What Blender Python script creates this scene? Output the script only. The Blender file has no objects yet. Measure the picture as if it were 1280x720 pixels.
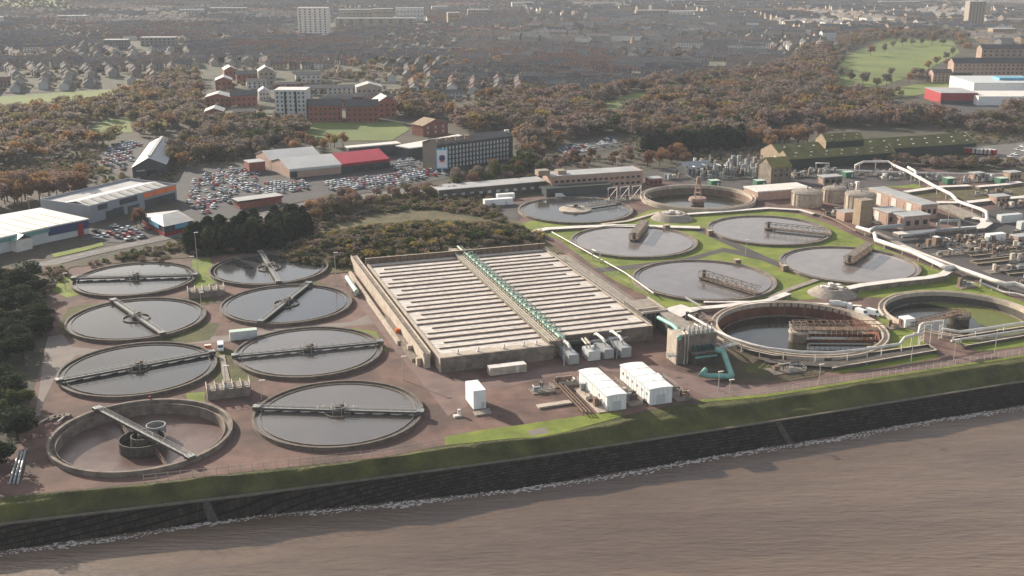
import bpy, math, random
import numpy as np
from mathutils import Vector
from mathutils.geometry import delaunay_2d_cdt
random.seed(7); rng = np.random.default_rng(7)
S = bpy.context.scene
COL = S.collection
# ------------------------------------------------------------------ camera, sky, sun, exposure
FPX, PITCH, CAMH = 1403.0, math.radians(17.0), 134.0
cd = bpy.data.cameras.new('camera'); cam = bpy.data.objects.new('camera', cd); COL.objects.link(cam)
cd.sensor_width = 36; cd.lens = FPX / 1280 * 36; cd.clip_start = 1; cd.clip_end = 20000
cam.location = (0, 0, CAMH); cam.rotation_euler = (math.pi / 2 - PITCH, 0, 0); S.camera = cam
SUN_AZ = math.radians(-45)      # from +y (away from the camera) towards -x
SUN_EL = math.radians(20.5)
HAZE = 0.000075
wd = bpy.data.worlds.new('World'); S.world = wd; wd.use_nodes = True
nt = wd.node_tree; bg = nt.nodes['Background']
sky = nt.nodes.new('ShaderNodeTexSky'); sky.sky_type = 'NISHITA'; sky.sun_disc = False
sky.sun_elevation = SUN_EL; sky.sun_rotation = SUN_AZ; sky.air_density = 1.0; sky.dust_density = 2.0; sky.ozone_density = 1.0
tc = nt.nodes.new('ShaderNodeTexCoord'); nz = nt.nodes.new('ShaderNodeTexNoise'); nz.inputs['Scale'].default_value = 2.4; nz.inputs['Detail'].default_value = 6
mpn = nt.nodes.new('ShaderNodeMapping'); mpn.inputs['Scale'].default_value = (1, 1, 3.2)
rp = nt.nodes.new('ShaderNodeValToRGB'); rp.color_ramp.elements[0].position = .40; rp.color_ramp.elements[1].position = .62
mx = nt.nodes.new('ShaderNodeMix'); mx.data_type = 'RGBA'; mx.inputs['B'].default_value = (5.0, 4.75, 4.5, 1)
nt.links.new(tc.outputs['Generated'], mpn.inputs['Vector']); nt.links.new(mpn.outputs[0], nz.inputs['Vector'])
nt.links.new(nz.outputs['Fac'], rp.inputs['Fac'])
mm = nt.nodes.new('ShaderNodeMath'); mm.operation = 'MULTIPLY'; mm.inputs[1].default_value = .75
nt.links.new(rp.outputs['Color'], mm.inputs[0]); nt.links.new(mm.outputs[0], mx.inputs['Factor'])
nt.links.new(sky.outputs['Color'], mx.inputs['A']); nt.links.new(mx.outputs['Result'], bg.inputs['Color'])
bg.inputs['Strength'].default_value = 0.095
sd = bpy.data.lights.new('sun', 'SUN'); sd.energy = 4.8; sd.angle = math.radians(.7); sd.color = (1, .90, .77)
sun = bpy.data.objects.new('sun', sd); COL.objects.link(sun)
sv = Vector((math.sin(SUN_AZ) * math.cos(SUN_EL), math.cos(SUN_AZ) * math.cos(SUN_EL), math.sin(SUN_EL)))
sun.rotation_euler = sv.to_track_quat('Z', 'Y').to_euler()
S.view_settings.view_transform = 'Standard'; S.view_settings.look = 'None'; S.view_settings.gamma = 1
S.view_settings.use_curve_mapping = False; S.view_settings.exposure = 0.98
S.render.engine = 'CYCLES'; S.cycles.max_bounces = 5; S.cycles.volume_bounces = 0; S.cycles.transparent_max_bounces = 6

# ------------------------------------------------------------------ helpers
CP, SP = math.cos(PITCH), math.sin(PITCH)
def G(px, py, z=0.0):
    """ground point under a photo pixel (1280x720) on the level z"""
    X = (px - 640) / FPX; Y = (py - 360) / FPX
    t = (z - CAMH) / (-SP - Y * CP)
    return (X * t, (CP - Y * SP) * t)
def P3(px, py, z): x, y = G(px, py, z); return (x, y, z)
def PX(x, y, z=0.0):
    zz = z - CAMH; d = y * CP - zz * SP
    return 640 + FPX * x / d, 360 - FPX * (y * SP + zz * CP) / d
def HZ(px, pyb, pyt):
    x, y = G(px, pyb); Y = (pyt - 360) / FPX
    return CAMH + (-SP - Y * CP) * y / (CP - Y * SP)
def inpoly(x, y, poly):
    c = False; j = len(poly) - 1
    for i in range(len(poly)):
        xi, yi = poly[i][0], poly[i][1]; xj, yj = poly[j][0], poly[j][1]
        if (yi > y) != (yj > y) and x < (xj - xi) * (y - yi) / (yj - yi) + xi: c = not c
        j = i
    return c
TH = math.radians(18.5)                       # the works are laid out on this grid
U = Vector((math.cos(TH), math.sin(TH))); V = Vector((-math.sin(TH), math.cos(TH)))

MATS = {}
def M(name, c1, c2=None, scale=.3, rough=.85, bump=0.0, metal=0.0, bscale=None, rnd=0.0, lo=.35, hi=.65, stretch=None, spec=.3, fine=0.0, trans=0.0, tiles=None):
    """procedural material: two colours mixed by object-space noise, optional bump and per-object variation"""
    m = bpy.data.materials.new(name); m.use_nodes = True; t = m.node_tree; b = t.nodes['Principled BSDF']
    b.inputs['Roughness'].default_value = rough; b.inputs['Metallic'].default_value = metal
    b.inputs['Specular IOR Level'].default_value = spec
    b.inputs['Base Color'].default_value = (*c1, 1)
    co = t.nodes.new('ShaderNodeTexCoord'); src = co.outputs['Object']
    if stretch:
        mp = t.nodes.new('ShaderNodeMapping'); mp.inputs['Scale'].default_value = stretch[:3]
        if len(stretch) > 3: mp.inputs['Rotation'].default_value = (0, 0, stretch[3])
        t.links.new(src, mp.inputs['Vector']); src = mp.outputs[0]
    out = None
    if c2 is not None:
        n = t.nodes.new('ShaderNodeTexNoise'); n.inputs['Scale'].default_value = scale; n.inputs['Detail'].default_value = 7; n.inputs['Roughness'].default_value = .62
        t.links.new(src, n.inputs['Vector'])
        r = t.nodes.new('ShaderNodeValToRGB'); e = r.color_ramp.elements
        e[0].position = lo; e[1].position = hi; e[0].color = (*c1, 1); e[1].color = (*c2, 1)
        t.links.new(n.outputs['Fac'], r.inputs['Fac']); out = r.outputs['Color']
    if fine:      # finer dirt and wear on top
        n3 = t.nodes.new('ShaderNodeTexNoise'); n3.inputs['Scale'].default_value = 1.3; n3.inputs['Detail'].default_value = 8; n3.inputs['Roughness'].default_value = .75; t.links.new(src, n3.inputs['Vector'])
        m3 = t.nodes.new('ShaderNodeMapRange'); m3.inputs['From Min'].default_value = .3; m3.inputs['From Max'].default_value = .7; m3.inputs['To Min'].default_value = 1 - fine; m3.inputs['To Max'].default_value = 1 + fine; t.links.new(n3.outputs['Fac'], m3.inputs['Value'])
        n4 = t.nodes.new('ShaderNodeTexNoise'); n4.inputs['Scale'].default_value = .16; n4.inputs['Detail'].default_value = 4; t.links.new(src, n4.inputs['Vector'])
        m4 = t.nodes.new('ShaderNodeMapRange'); m4.inputs['From Min'].default_value = .35; m4.inputs['From Max'].default_value = .65; m4.inputs['To Min'].default_value = 1 - fine; m4.inputs['To Max'].default_value = 1 + fine * .8; t.links.new(n4.outputs['Fac'], m4.inputs['Value'])
        mu = t.nodes.new('ShaderNodeMath'); mu.operation = 'MULTIPLY'; t.links.new(m3.outputs[0], mu.inputs[0]); t.links.new(m4.outputs[0], mu.inputs[1])
        h3 = t.nodes.new('ShaderNodeHueSaturation'); t.links.new(mu.outputs[0], h3.inputs['Value']); t.links.new(out, h3.inputs['Color']); out = h3.outputs['Color']
    if tiles:     # stone or slab courses
        tb = t.nodes.new('ShaderNodeTexBrick'); tb.inputs['Scale'].default_value = 1; tb.inputs['Brick Width'].default_value = tiles[0]; tb.inputs['Row Height'].default_value = tiles[1]; tb.inputs['Mortar Size'].default_value = tiles[2]
        tb.inputs['Color1'].default_value = (1, 1, 1, 1); tb.inputs['Color2'].default_value = (.45, .45, .45, 1); tb.inputs['Mortar'].default_value = (*tiles[3], 1)
        mp2 = t.nodes.new('ShaderNodeMapping'); mp2.inputs['Rotation'].default_value = tiles[4]; t.links.new(co.outputs['Object'], mp2.inputs['Vector']); t.links.new(mp2.outputs[0], tb.inputs['Vector'])
        mt = t.nodes.new('ShaderNodeMix'); mt.data_type = 'RGBA'; mt.blend_type = 'MULTIPLY'; mt.inputs['Factor'].default_value = 1; t.links.new(out, mt.inputs['A']); t.links.new(tb.outputs['Color'], mt.inputs['B']); out = mt.outputs['Result']
    if rnd:
        oi = t.nodes.new('ShaderNodeObjectInfo'); hs = t.nodes.new('ShaderNodeHueSaturation')
        mr = t.nodes.new('ShaderNodeMapRange'); mr.inputs['To Min'].default_value = 1 - rnd; mr.inputs['To Max'].default_value = 1 + rnd
        t.links.new(oi.outputs['Random'], mr.inputs['Value']); t.links.new(mr.outputs[0], hs.inputs['Value'])
        if out: t.links.new(out, hs.inputs['Color'])
        else: hs.inputs['Color'].default_value = (*c1, 1)
        out = hs.outputs['Color']
    if out: t.links.new(out, b.inputs['Base Color'])
    if bump:
        n2 = t.nodes.new('ShaderNodeTexNoise'); n2.inputs['Scale'].default_value = bscale or scale * 4; n2.inputs['Detail'].default_value = 5
        t.links.new(src, n2.inputs['Vector'])
        bp = t.nodes.new('ShaderNodeBump'); bp.inputs['Strength'].default_value = 1; bp.inputs['Distance'].default_value = bump
        t.links.new(n2.outputs['Fac'], bp.inputs['Height']); t.links.new(bp.outputs[0], b.inputs['Normal'])
    if trans:     # thin leaves and twigs let light through
        tr = t.nodes.new('ShaderNodeBsdfTranslucent'); ms = t.nodes.new('ShaderNodeMixShader'); ms.inputs[0].default_value = trans
        if out: t.links.new(out, tr.inputs['Color'])
        else: tr.inputs['Color'].default_value = (*c1, 1)
        t.links.new(b.outputs[0], ms.inputs[1]); t.links.new(tr.outputs[0], ms.inputs[2]); t.links.new(ms.outputs[0], t.nodes['Material Output'].inputs['Surface'])
    MATS[name] = m
    return m

W = {}
def tag(o, label=None, cat=None, group=None, kind=None):
    if label: o['label'] = label
    if cat: o['category'] = cat
    if group: o['group'] = group
    if kind: o['kind'] = kind
    return o
def thing(name, label, cat, loc, group=None):
    o = bpy.data.objects.new(name, None); COL.objects.link(o); o.location = loc; W[o] = Vector(loc)
    o.empty_display_size = .5
    return tag(o, label, cat, group)
class MB:
    def __init__(s): s.v = []; s.f = []; s.m = []; s.mats = []; s.smooth = False
    def mi(s, mat):
        if isinstance(mat, str): mat = MATS[mat]
        if mat not in s.mats: s.mats.append(mat)
        return s.mats.index(mat)
    def add(s, vs, fs, mat):
        b = len(s.v); s.v += [tuple(p) for p in vs]; k = s.mi(mat)
        for f in fs: s.f.append([b + i for i in f]); s.m.append(k)
    def face(s, pts, mat): s.add(pts, [list(range(len(pts)))], mat)
    def box(s, c, size, rot=0.0, mat='concrete', top=None):
        """c = centre of the base"""
        sx, sy, sz = size[0] / 2, size[1] / 2, size[2]; cr, sr = math.cos(rot), math.sin(rot); vs = []
        for z in (0, sz):
            for x, y in ((-sx, -sy), (sx, -sy), (sx, sy), (-sx, sy)): vs.append((c[0] + x * cr - y * sr, c[1] + x * sr + y * cr, c[2] + z))
        s.add(vs, [(0, 3, 2, 1), (0, 1, 5, 4), (1, 2, 6, 5), (2, 3, 7, 6), (3, 0, 4, 7)], mat); s.add(vs[4:], [(0, 1, 2, 3)], top or mat)
    def prism(s, poly, z0, z1, mat, top=None):
        n = len(poly); vs = [(p[0], p[1], z0) for p in poly] + [(p[0], p[1], z1) for p in poly]
        s.add(vs, [(i, (i + 1) % n, n + (i + 1) % n, n + i) for i in range(n)], mat); s.add(vs[n:], [list(range(n))], top or mat)
        s.add(vs[:n], [list(range(n))[::-1]], mat)
    def lathe(s, c, prof, seg, mat, a0=0.0, a1=2 * math.pi, cap=False):
        full = abs(a1 - a0 - 2 * math.pi) < 1e-6; n = seg if full else seg + 1; vs = []
        for i in range(n):
            a = a0 + (a1 - a0) * i / seg; ca, sa = math.cos(a), math.sin(a)
            vs += [(c[0] + r * ca, c[1] + r * sa, c[2] + z) for r, z in prof]
        k = len(prof); fs = []
        for i in range(seg):
            j = (i + 1) % n
            for q in range(k - 1): fs.append((i * k + q, j * k + q, j * k + q + 1, i * k + q + 1))
        s.add(vs, fs, mat)
        if cap: s.add([vs[i * k + k - 1] for i in range(n)], [list(range(n))], mat)
    def disc(s, c, r, mat, seg=64): s.add([(c[0] + r * math.cos(2 * math.pi * i / seg), c[1] + r * math.sin(2 * math.pi * i / seg), c[2]) for i in range(seg)], [list(range(seg))], mat)
    def cyl(s, c, r, h, mat, seg=16, r2=None): s.lathe(c, [(r, 0), (r if r2 is None else r2, h)], seg, mat, cap=True)
    def tube(s, pts, r, mat, seg=8, closed=False):
        pts = [Vector(p) for p in pts]; n = len(pts); vs = []; fs = []; up0 = None
        for i, p in enumerate(pts):
            a = pts[i - 1] if i else p; b = pts[i + 1] if i < n - 1 else p
            d1 = (p - a).normalized() if i else (b - p).normalized(); d2 = (b - p).normalized() if i < n - 1 else d1
            d = (d1 + d2); d = d.normalized() if d.length > 1e-4 else d1
            up = Vector((0, 0, 1)) if abs(d.z) < .9 else Vector((0, 1, 0)) if up0 is None else up0
            sx = d.cross(up).normalized(); sy = sx.cross(d).normalized(); up0 = sy
            k = 1 / max(.6, math.sqrt((1 + d1.dot(d2)) / 2))
            vs += [tuple(p + (sx * math.cos(2 * math.pi * q / seg) + sy * math.sin(2 * math.pi * q / seg)) * r * k) for q in range(seg)]
        for i in range(n - 1):
            for q in range(seg): fs.append((i * seg + q, i * seg + (q + 1) % seg, (i + 1) * seg + (q + 1) % seg, (i + 1) * seg + q))
        s.add(vs, fs, mat); s.add(vs[:seg], [list(range(seg))], mat); s.add(vs[-seg:], [list(range(seg))], mat)
    def beam(s, a, b, w, h, mat):
        """bar from a to b, w wide, h deep, its top through a-b"""
        a, b = Vector(a), Vector(b); d = b - a
        n = Vector((-d.y, d.x, 0)); n = (n.normalized() if n.length > 1e-5 else Vector((1, 0, 0))) * (w / 2)
        if abs(d.z) > .9 * d.length:
            e = Vector((0, h / 2, 0)); q = [a - n - e, a + n - e, a + n + e, a - n + e, b - n - e, b + n - e, b + n + e, b - n + e]
        else:
            e = Vector((0, 0, h)); q = [a - n - e, a + n - e, a + n, a - n, b - n - e, b + n - e, b + n, b - n]
        s.add(q, [(0, 1, 2, 3), (4, 7, 6, 5), (0, 4, 5, 1), (1, 5, 6, 2), (2, 6, 7, 3), (3, 7, 4, 0)], mat)
    def strip(s, pts, w, z0, z1, mat, top=None):
        """ribbon wall along a ground polyline: w wide, from z0 up to z1"""
        L = []; R = []
        for i, p in enumerate(pts):
            a = Vector(pts[max(0, i - 1)][:2]); b = Vector(pts[min(len(pts) - 1, i + 1)][:2]); d = (b - a).normalized(); n = Vector((-d.y, d.x)) * w / 2
            L.append((p[0] + n.x, p[1] + n.y)); R.append((p[0] - n.x, p[1] - n.y))
        for i in range(len(pts) - 1):
            a, b, c, d = L[i], R[i], R[i + 1], L[i + 1]
            s.add([(*a, z1), (*b, z1), (*c, z1), (*d, z1)], [(0, 1, 2, 3)], top or mat)
            if z1 - z0 > .05:
                s.add([(*b, z0), (*c, z0), (*c, z1), (*b, z1)], [(0, 1, 2, 3)], mat); s.add([(*a, z0), (*d, z0), (*d, z1), (*a, z1)], [(3, 2, 1, 0)], mat)
        for q in (0, -1): s.add([(*L[q], z0), (*R[q], z0), (*R[q], z1), (*L[q], z1)], [(0, 1, 2, 3)], mat)
    def rail(s, pts, h=1.1, mat='rail', step=2.5, r=.05):
        for k in (h, h * .5): 
            for a, b in zip(pts[:-1], pts[1:]): s.beam((a[0], a[1], a[2] + k), (b[0], b[1], b[2] + k), r * 1.6, r * 1.6, mat)
        for a, b in zip(pts[:-1], pts[1:]):
            a, b = Vector(a), Vector(b); n = max(1, int((b - a).length / step))
            for i in range(n + 1): p = a.lerp(b, i / n); s.beam(p, p + Vector((0, 0, h)), r * 1.6, r * 1.6, mat)
    def build(s, name, parent=None, smooth=False, loc=None):
        org = W[parent] if parent is not None else Vector(loc) if loc is not None else Vector((0, 0, 0))
        me = bpy.data.meshes.new(name); me.from_pydata([(x - org.x, y - org.y, z - org.z) for x, y, z in s.v], [], s.f)
        for m in s.mats: me.materials.append(m)
        me.polygons.foreach_set('material_index', s.m)
        if smooth or s.smooth: me.polygons.foreach_set('use_smooth', [True] * len(s.f))
        me.update(); o = bpy.data.objects.new(name, me); COL.objects.link(o)
        if parent is not None: o.parent = parent; W[o] = W[parent]
        else: o.location = org; W[o] = org
        return o
def fastmesh(name, verts, quads, mats, midx):
    me = bpy.data.meshes.new(name); nv, nf = len(verts), len(quads)
    me.vertices.add(nv); me.vertices.foreach_set('co', np.asarray(verts, np.float32).ravel())
    me.loops.add(nf * 4); me.loops.foreach_set('vertex_index', np.asarray(quads, np.int32).ravel())
    me.polygons.add(nf); me.polygons.foreach_set('loop_start', np.arange(0, nf * 4, 4, dtype=np.int32)); me.polygons.foreach_set('loop_total', np.full(nf, 4, np.int32))
    me.polygons.foreach_set('material_index', np.asarray(midx, np.int32))
    for m in mats: me.materials.append(m)
    me.update(calc_edges=True)
    return me
HOLES = []
def cdt(polys, circles, z, name, mat, grid=None, zf=None, kind='structure'):
    """flat sheet with the outlines given, cut out round the deep tanks"""
    vs = []; es = []
    for p in polys:
        b = len(vs); vs += [Vector(q[:2]) for q in p]; es += [(b + i, b + (i + 1) % len(p)) for i in range(len(p))]
    for (cx, cy, r) in circles:
        b = len(vs); n = 72; vs += [Vector((cx + r * math.cos(2 * math.pi * i / n), cy + r * math.sin(2 * math.pi * i / n))) for i in range(n)]
        es += [(b + i, b + (i + 1) % n) for i in range(n)]
    if grid: vs += [Vector(g) for g in grid]
    ov, oe, of, *_ = delaunay_2d_cdt(vs, es, [], 0, 1e-4)
    fs = []
    for f in of:
        cx = sum(ov[i].x for i in f) / len(f); cy = sum(ov[i].y for i in f) / len(f)
        if not any(inpoly(cx, cy, p) for p in polys): continue
        if any((cx - a) ** 2 + (cy - b) ** 2 < r * r for a, b, r in circles): continue
        fs.append(list(f))
    me = bpy.data.meshes.new(name); me.from_pydata([(v.x, v.y, zf(v.x, v.y) if zf else z) for v in ov], [], fs)
    me.materials.append(MATS[mat]); me.update()
    o = bpy.data.objects.new(name, me); COL.objects.link(o); tag(o, kind=kind)
    return o
def PG(pts, z=0): return [G(a, b, z) for a, b in pts]
SHN = [0]
def sheet(name, pts, z, mat, circles=None):
    SHN[0] += 1; z = .02 + .004 * SHN[0]      # every sheet a little above the one before
    return cdt([PG(pts)], HOLES if circles is None else circles, z, name, mat)
def foot(a, b, depth, h=0):
    """footprint with its front edge on pixels a-b and 'depth' metres deep (away from the camera)"""
    p = Vector(G(*a)); q = Vector(G(*b)); d = (q - p).normalized(); n = Vector((-d.y, d.x)) * depth
    return [p, q, q + n, p + n]
def mean(pts): return (sum(p[0] for p in pts) / len(pts), sum(p[1] for p in pts) / len(pts))
def shrink(poly, d):
    c = Vector(mean(poly)); return [Vector(p[:2]) + (c - Vector(p[:2])).normalized() * d for p in poly]
def window_row(root, p, q, z, n, w, h, mat, name='window', margin=1.0, rows=1, dz=3.0, parent=None):
    p, q = Vector(p[:2]), Vector(q[:2]); d = (q - p); L = d.length; d.normalize(); out = Vector((d.y, -d.x)) * .04
    rot = math.atan2(d.y, d.x)
    for r in range(rows):
        for i in range(n):
            t = margin + (L - 2 * margin) * ((i + .5) / n); c = p + d * t + out
            mb = MB(); mb.box((c.x, c.y, z + r * dz), (w, .12, h), rot, mat); mb.build(name, parent or root)
def gable_roof(mb, poly, ze, zr, mat, along=0, over=.3, wall=None):
    """poly c0..c3; ridge parallel to edge c0-c1 (along=0) or c1-c2 (along=1)"""
    c = [Vector(p[:2]) for p in poly]
    if along: c = c[1:] + c[:1]
    d = (c[1] - c[0]).normalized() * over; n = (c[3] - c[0]).normalized() * over
    e = [c[0] - d - n, c[1] + d - n, c[2] + d + n, c[3] - d + n]
    m0 = (e[0] + e[3]) / 2; m1 = (e[1] + e[2]) / 2; k = over * (zr - ze) / max(.1, (c[3] - c[0]).length / 2); zz = ze - k
    A, B, C_, D = [(v.x, v.y, zz) for v in e]; R0 = (m0.x, m0.y, zr); R1 = (m1.x, m1.y, zr); t = .18
    mb.add([A, B, C_, D, R0, R1], [(0, 1, 5, 4), (3, 4, 5, 2)], mat)
    mb.add([(v[0], v[1], v[2] - t) for v in (A, B, C_, D, R0, R1)] + [A, B, C_, D, R0, R1], [(0, 4, 5, 1), (3, 2, 5, 4), (0, 1, 7, 6), (2, 3, 9, 8), (0, 6, 10, 4), (3, 4, 10, 9), (1, 5, 11, 7), (2, 8, 11, 5)], mat)
    if wall:
        a0, a1 = (c[0] + c[3]) / 2, (c[1] + c[2]) / 2
        mb.face([(*c[3], ze), (*c[0], ze), (*a0, zr - .2)], wall); mb.face([(*c[1], ze), (*c[2], ze), (*a1, zr - .2)], wall)
def building(name, label, a, b, depth, h, wall, roof, style='flat', rise=3.0, along=0, group=None, cat='building', parapet=.5, poly=None):
    """walls + roof; returns root, footprint"""
    p = poly or foot(a, b, depth); c = mean(p); root = thing(name, label, cat, (*c, 0), group)
    w = MB(); w.prism(p, -.5, h, wall)
    if style == 'flat':
        w.build('wall', root); r = MB(); q = shrink(p, -.25); qi = shrink(p, .35); r.prism(q, h + .01, h + .25, roof)
        for i in range(4):
            j = (i + 1) % 4; r.face([(*q[i], h + .25), (*q[j], h + .25), (*q[j], h + parapet), (*q[i], h + parapet)], wall)
            r.face([(*q[i], h + parapet), (*q[j], h + parapet), (*qi[j], h + parapet), (*qi[i], h + parapet)], wall)
            r.face([(*qi[i], h + .25), (*qi[i], h + parapet), (*qi[j], h + parapet), (*qi[j], h + .25)], wall)
        ro = r.build('roof', root)
    elif style == 'plain':
        w.build('wall', root); r = MB(); r.prism(shrink(p, -.3), h + .01, h + .35, roof); ro = r.build('roof', root)
    else:
        r = MB(); gable_roof(r, p, h, h + rise, roof, along, .4); gable_walls(w, p, h, h + rise, wall, along)
        w.build('wall', root); ro = r.build('roof', root)
    return root, p, ro
def gable_walls(w, poly, ze, zr, mat, along):
    c = [Vector(p[:2]) for p in poly]
    if along: c = c[1:] + c[:1]
    a0, a1 = (c[0] + c[3]) / 2, (c[1] + c[2]) / 2
    w.face([(*c[3], ze), (*c[0], ze), (*a0, zr - .15)], mat); w.face([(*c[1], ze), (*c[2], ze), (*a1, zr - .15)], mat)

# ------------------------------------------------------------------ materials
M('sea', (.098, .066, .045), (.168, .116, .081), .013, .32, .34, bscale=.5, fine=.10, lo=.38, hi=.68, stretch=(.35, 1.6, 1, -.30), spec=.5)
M('foam', (.62, .58, .54), (.40, .36, .33), 1.5, .9)
M('earth', (.085, .068, .050), (.045, .048, .028), .035, .95, .3, bscale=.4)
M('blaes', (.165, .098, .078), (.078, .053, .044), .06, .95, .06, bscale=1.2, lo=.40, hi=.66, fine=.16)
M('blaes_road', (.19, .125, .108), (.14, .095, .082), .15, .9, fine=.12)
M('site_tarmac', (.095, .082, .078), (.055, .048, .046), .08, .9, fine=.2)
M('pale_road', (.21, .175, .15), (.16, .13, .115), .1, .9)
M('asphalt', (.075, .07, .068), (.05, .047, .045), .08, .9, fine=.18)
M('pale_asphalt', (.15, .14, .13), (.11, .10, .095), .1, .85)
M('town_ground', (.19, .175, .150), (.115, .115, .080), .05, .95, fine=.15, spec=.05)
M('grass', (.190, .220, .032), (.110, .145, .025), .09, .95, .15, bscale=1.5, fine=.14)
M('rough_grass', (.098, .098, .028), (.050, .050, .020), .10, .95, .3, bscale=1.0, fine=.2)
M('park_grass', (.155, .185, .045), (.095, .125, .034), .012, .95, fine=.08)
M('dry_grass', (.135, .105, .048), (.055, .055, .024), .14, .95, .5, bscale=.8)
M('scrub_ground', (.10, .07, .045), (.06, .05, .025), .12, .95, .4, bscale=.8)
M('tramline', (.02, .02, .02))
M('revetment', (.026, .022, .018), (.060, .050, .040), .5, .9, .15, bscale=2, spec=.1, tiles=(1.5, .62, .07, (.12, .12, .12), (0, 0, -math.radians(18.5))))
M('coping', (.16, .135, .105), (.10, .09, .07), .3, .9)
M('concrete', (.33, .285, .235), (.20, .17, .14), .5, .9, .02)
M('weathered', (.25, .205, .165), (.12, .10, .08), .35, .9, .03)
M('tank_concrete', (.17, .14, .11), (.085, .07, .058), .5, .9, .02, fine=.15)
M('cream_concrete', (.50, .43, .35), (.34, .28, .22), .4, .9, .02)
M('white_cover', (.70, .65, .59), (.55, .50, .45), .4, .75)
M('dark_concrete', (.11, .095, .08), (.06, .055, .045), .6, .9)
M('mossy_wall', (.12, .11, .05), (.10, .085, .065), .5, .9)
M('tank_water', (.050, .049, .046), (.036, .036, .035), .02, .10, .004, bscale=1.5, spec=.6, rnd=.3, fine=.12)
M('silt_water', (.135, .115, .095), (.105, .092, .078), .03, .10, .004, bscale=1.5, spec=.6)
M('murky_water', (.215, .185, .165), (.165, .140, .125), .03, .12, .004, bscale=1.5, spec=.6, rnd=.12, fine=.09)
M('dark_water', (.018, .020, .015), (.034, .032, .022), .05, .09, .004, bscale=1.5, spec=.6, fine=.2)
M('algae', (.105, .125, .032), (.14, .15, .04), .3, .6)
M('sludge', (.100, .062, .052), (.155, .105, .088), .10, .35, .04, bscale=.6, fine=.12)
M('red_lining', (.20, .075, .048), (.10, .05, .035), .3, .9)
M('froth', (.62, .565, .505), (.27, .215, .165), .8, .9, .12, bscale=1.4, lo=.44, hi=.74, fine=.08, stretch=(.5, 1.6, 1, -TH))
M('lane_wall', (.10, .065, .045), (.16, .11, .08), .5, .9)
M('brickpanel', (.22, .155, .11), (.15, .10, .07), .4, .9)
M('rail', (.42, .40, .36), None, rough=.6)
M('galv', (.36, .37, .36), (.25, .26, .25), .8, .5, metal=.3)
M('dark_steel', (.07, .065, .06), (.13, .10, .08), .8, .7)
M('rust_steel', (.24, .16, .11), (.13, .085, .06), .6, .8)
M('truss_steel', (.27, .22, .175), (.15, .12, .10), .6, .8)
M('pipe_white', (.68, .64, .59), (.50, .46, .41), .4, .5)
M('pipe_cream', (.56, .50, .42), (.42, .36, .30), .4, .5)
M('pipe_teal', (.14, .32, .27), (.22, .42, .36), .5, .5)
M('pipe_dark_teal', (.03, .10, .11), None, rough=.5)
M('gallery_green', (.40, .50, .40), (.22, .33, .26), .8, .6)
M('white_metal', (.80, .80, .77), (.70, .70, .67), .3, .45)
M('offwhite_metal', (.55, .56, .54), (.46, .47, .45), .4, .5)
M('grey_metal', (.33, .34, .34), (.26, .27, .27), .4, .5)
M('gull_white', (.8, .8, .78), None)
M('pale_green', (.45, .55, .45), None, rough=.5)
M('green_box', (.05, .16, .09), (.04, .12, .07), 1, .5)
M('orange', (.55, .13, .03), None, rough=.5)
M('orange_sign', (.80, .20, .06), (.72, .17, .05), .3, .5)
M('red_paint', (.33, .03, .04), (.26, .025, .03), .3, .5)
M('red_roof', (.52, .055, .075), (.44, .045, .065), .1, .5)
M('white_roof', (.62, .60, .56), (.52, .50, .46), .08, .6)
M('grey_roof', (.40, .395, .38), (.30, .295, .285), .10, .6)
M('rooflight', (.58, .53, .42), (.42, .38, .30), .3, .4)
M('clad_grey', (.30, .31, .34), (.26, .27, .30), .1, .5)
M('clad_dark', (.05, .055, .06), (.07, .075, .075), .2, .5)
M('clad_teal', (.13, .26, .24), None, rough=.5)
M('blue_fascia', (.03, .04, .12), None, rough=.5)
M('sky_blue', (.13, .34, .46), None, rough=.5)
M('glass', (.03, .04, .045), (.05, .07, .07), .4, .12, spec=.8)
M('window_dark', (.025, .027, .03), None, rough=.2, spec=.6)
M('window_pale', (.40, .42, .42), None, rough=.3)
M('brick_red', (.30, .115, .078), (.22, .085, .06), .4, .9, rnd=.12)
M('brick_pink', (.43, .30, .24), (.34, .23, .18), .4, .9)
M('brick_tan', (.34, .26, .18), (.26, .20, .13), .4, .9)
M('stone_dark', (.085, .07, .058), (.05, .045, .04), .3, .9)
M('stone_pink', (.33, .23, .18), (.25, .175, .14), .15, .9, rnd=.08)
M('slate', (.075, .072, .072), (.05, .05, .052), .3, .7)
M('moss_roof', (.165, .165, .050), (.115, .10, .055), .12, .9, fine=.15)
M('moss_bright', (.21, .20, .05), (.16, .13, .06), .3, .9)
M('dark_green_wall', (.018, .030, .022), (.03, .04, .03), .3, .7)
M('tyre', (.015, .015, .015), None, rough=.9)
M('bark', (.06, .045, .035), (.04, .03, .022), 2, .95)
M('skin', (.45, .28, .2), None); M('cloth_red', (.5, .03, .03), None); M('cloth_dark', (.03, .03, .04), None)
M('sign_white', (.75, .75, .75), None); M('sign_pink', (.65, .25, .25), None)
HW = {}
for k, c in dict(cream=(.34, .30, .25), white=(.52, .505, .475), grey=(.26, .25, .23), sandstone=(.36, .28, .20), brown=(.27, .215, .18), pink=(.36, .28, .24)).items():
    HW[k] = M('house_wall_' + k, c, tuple(x * .8 for x in c), .2, .95, rnd=.15, spec=.05)
HR = {}
for k, c in dict(dark_grey=(.125, .12, .12), brown=(.175, .14, .12), red_brown=(.19, .12, .10), pale_grey=(.165, .16, .157)).items():
    HR[k] = M('house_roof_' + k, c, tuple(x * .75 for x in c), .3, .95, rnd=.2, spec=.05)
CARC = dict(white=(.72, .72, .70), silver=(.42, .43, .44), grey=(.14, .145, .15), black=(.02, .02, .022), red=(.42, .02, .02), blue=(.03, .07, .20))
for k, c in CARC.items(): M('car_' + k, c, None, rough=.25, spec=.7, rnd=.08)
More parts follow.
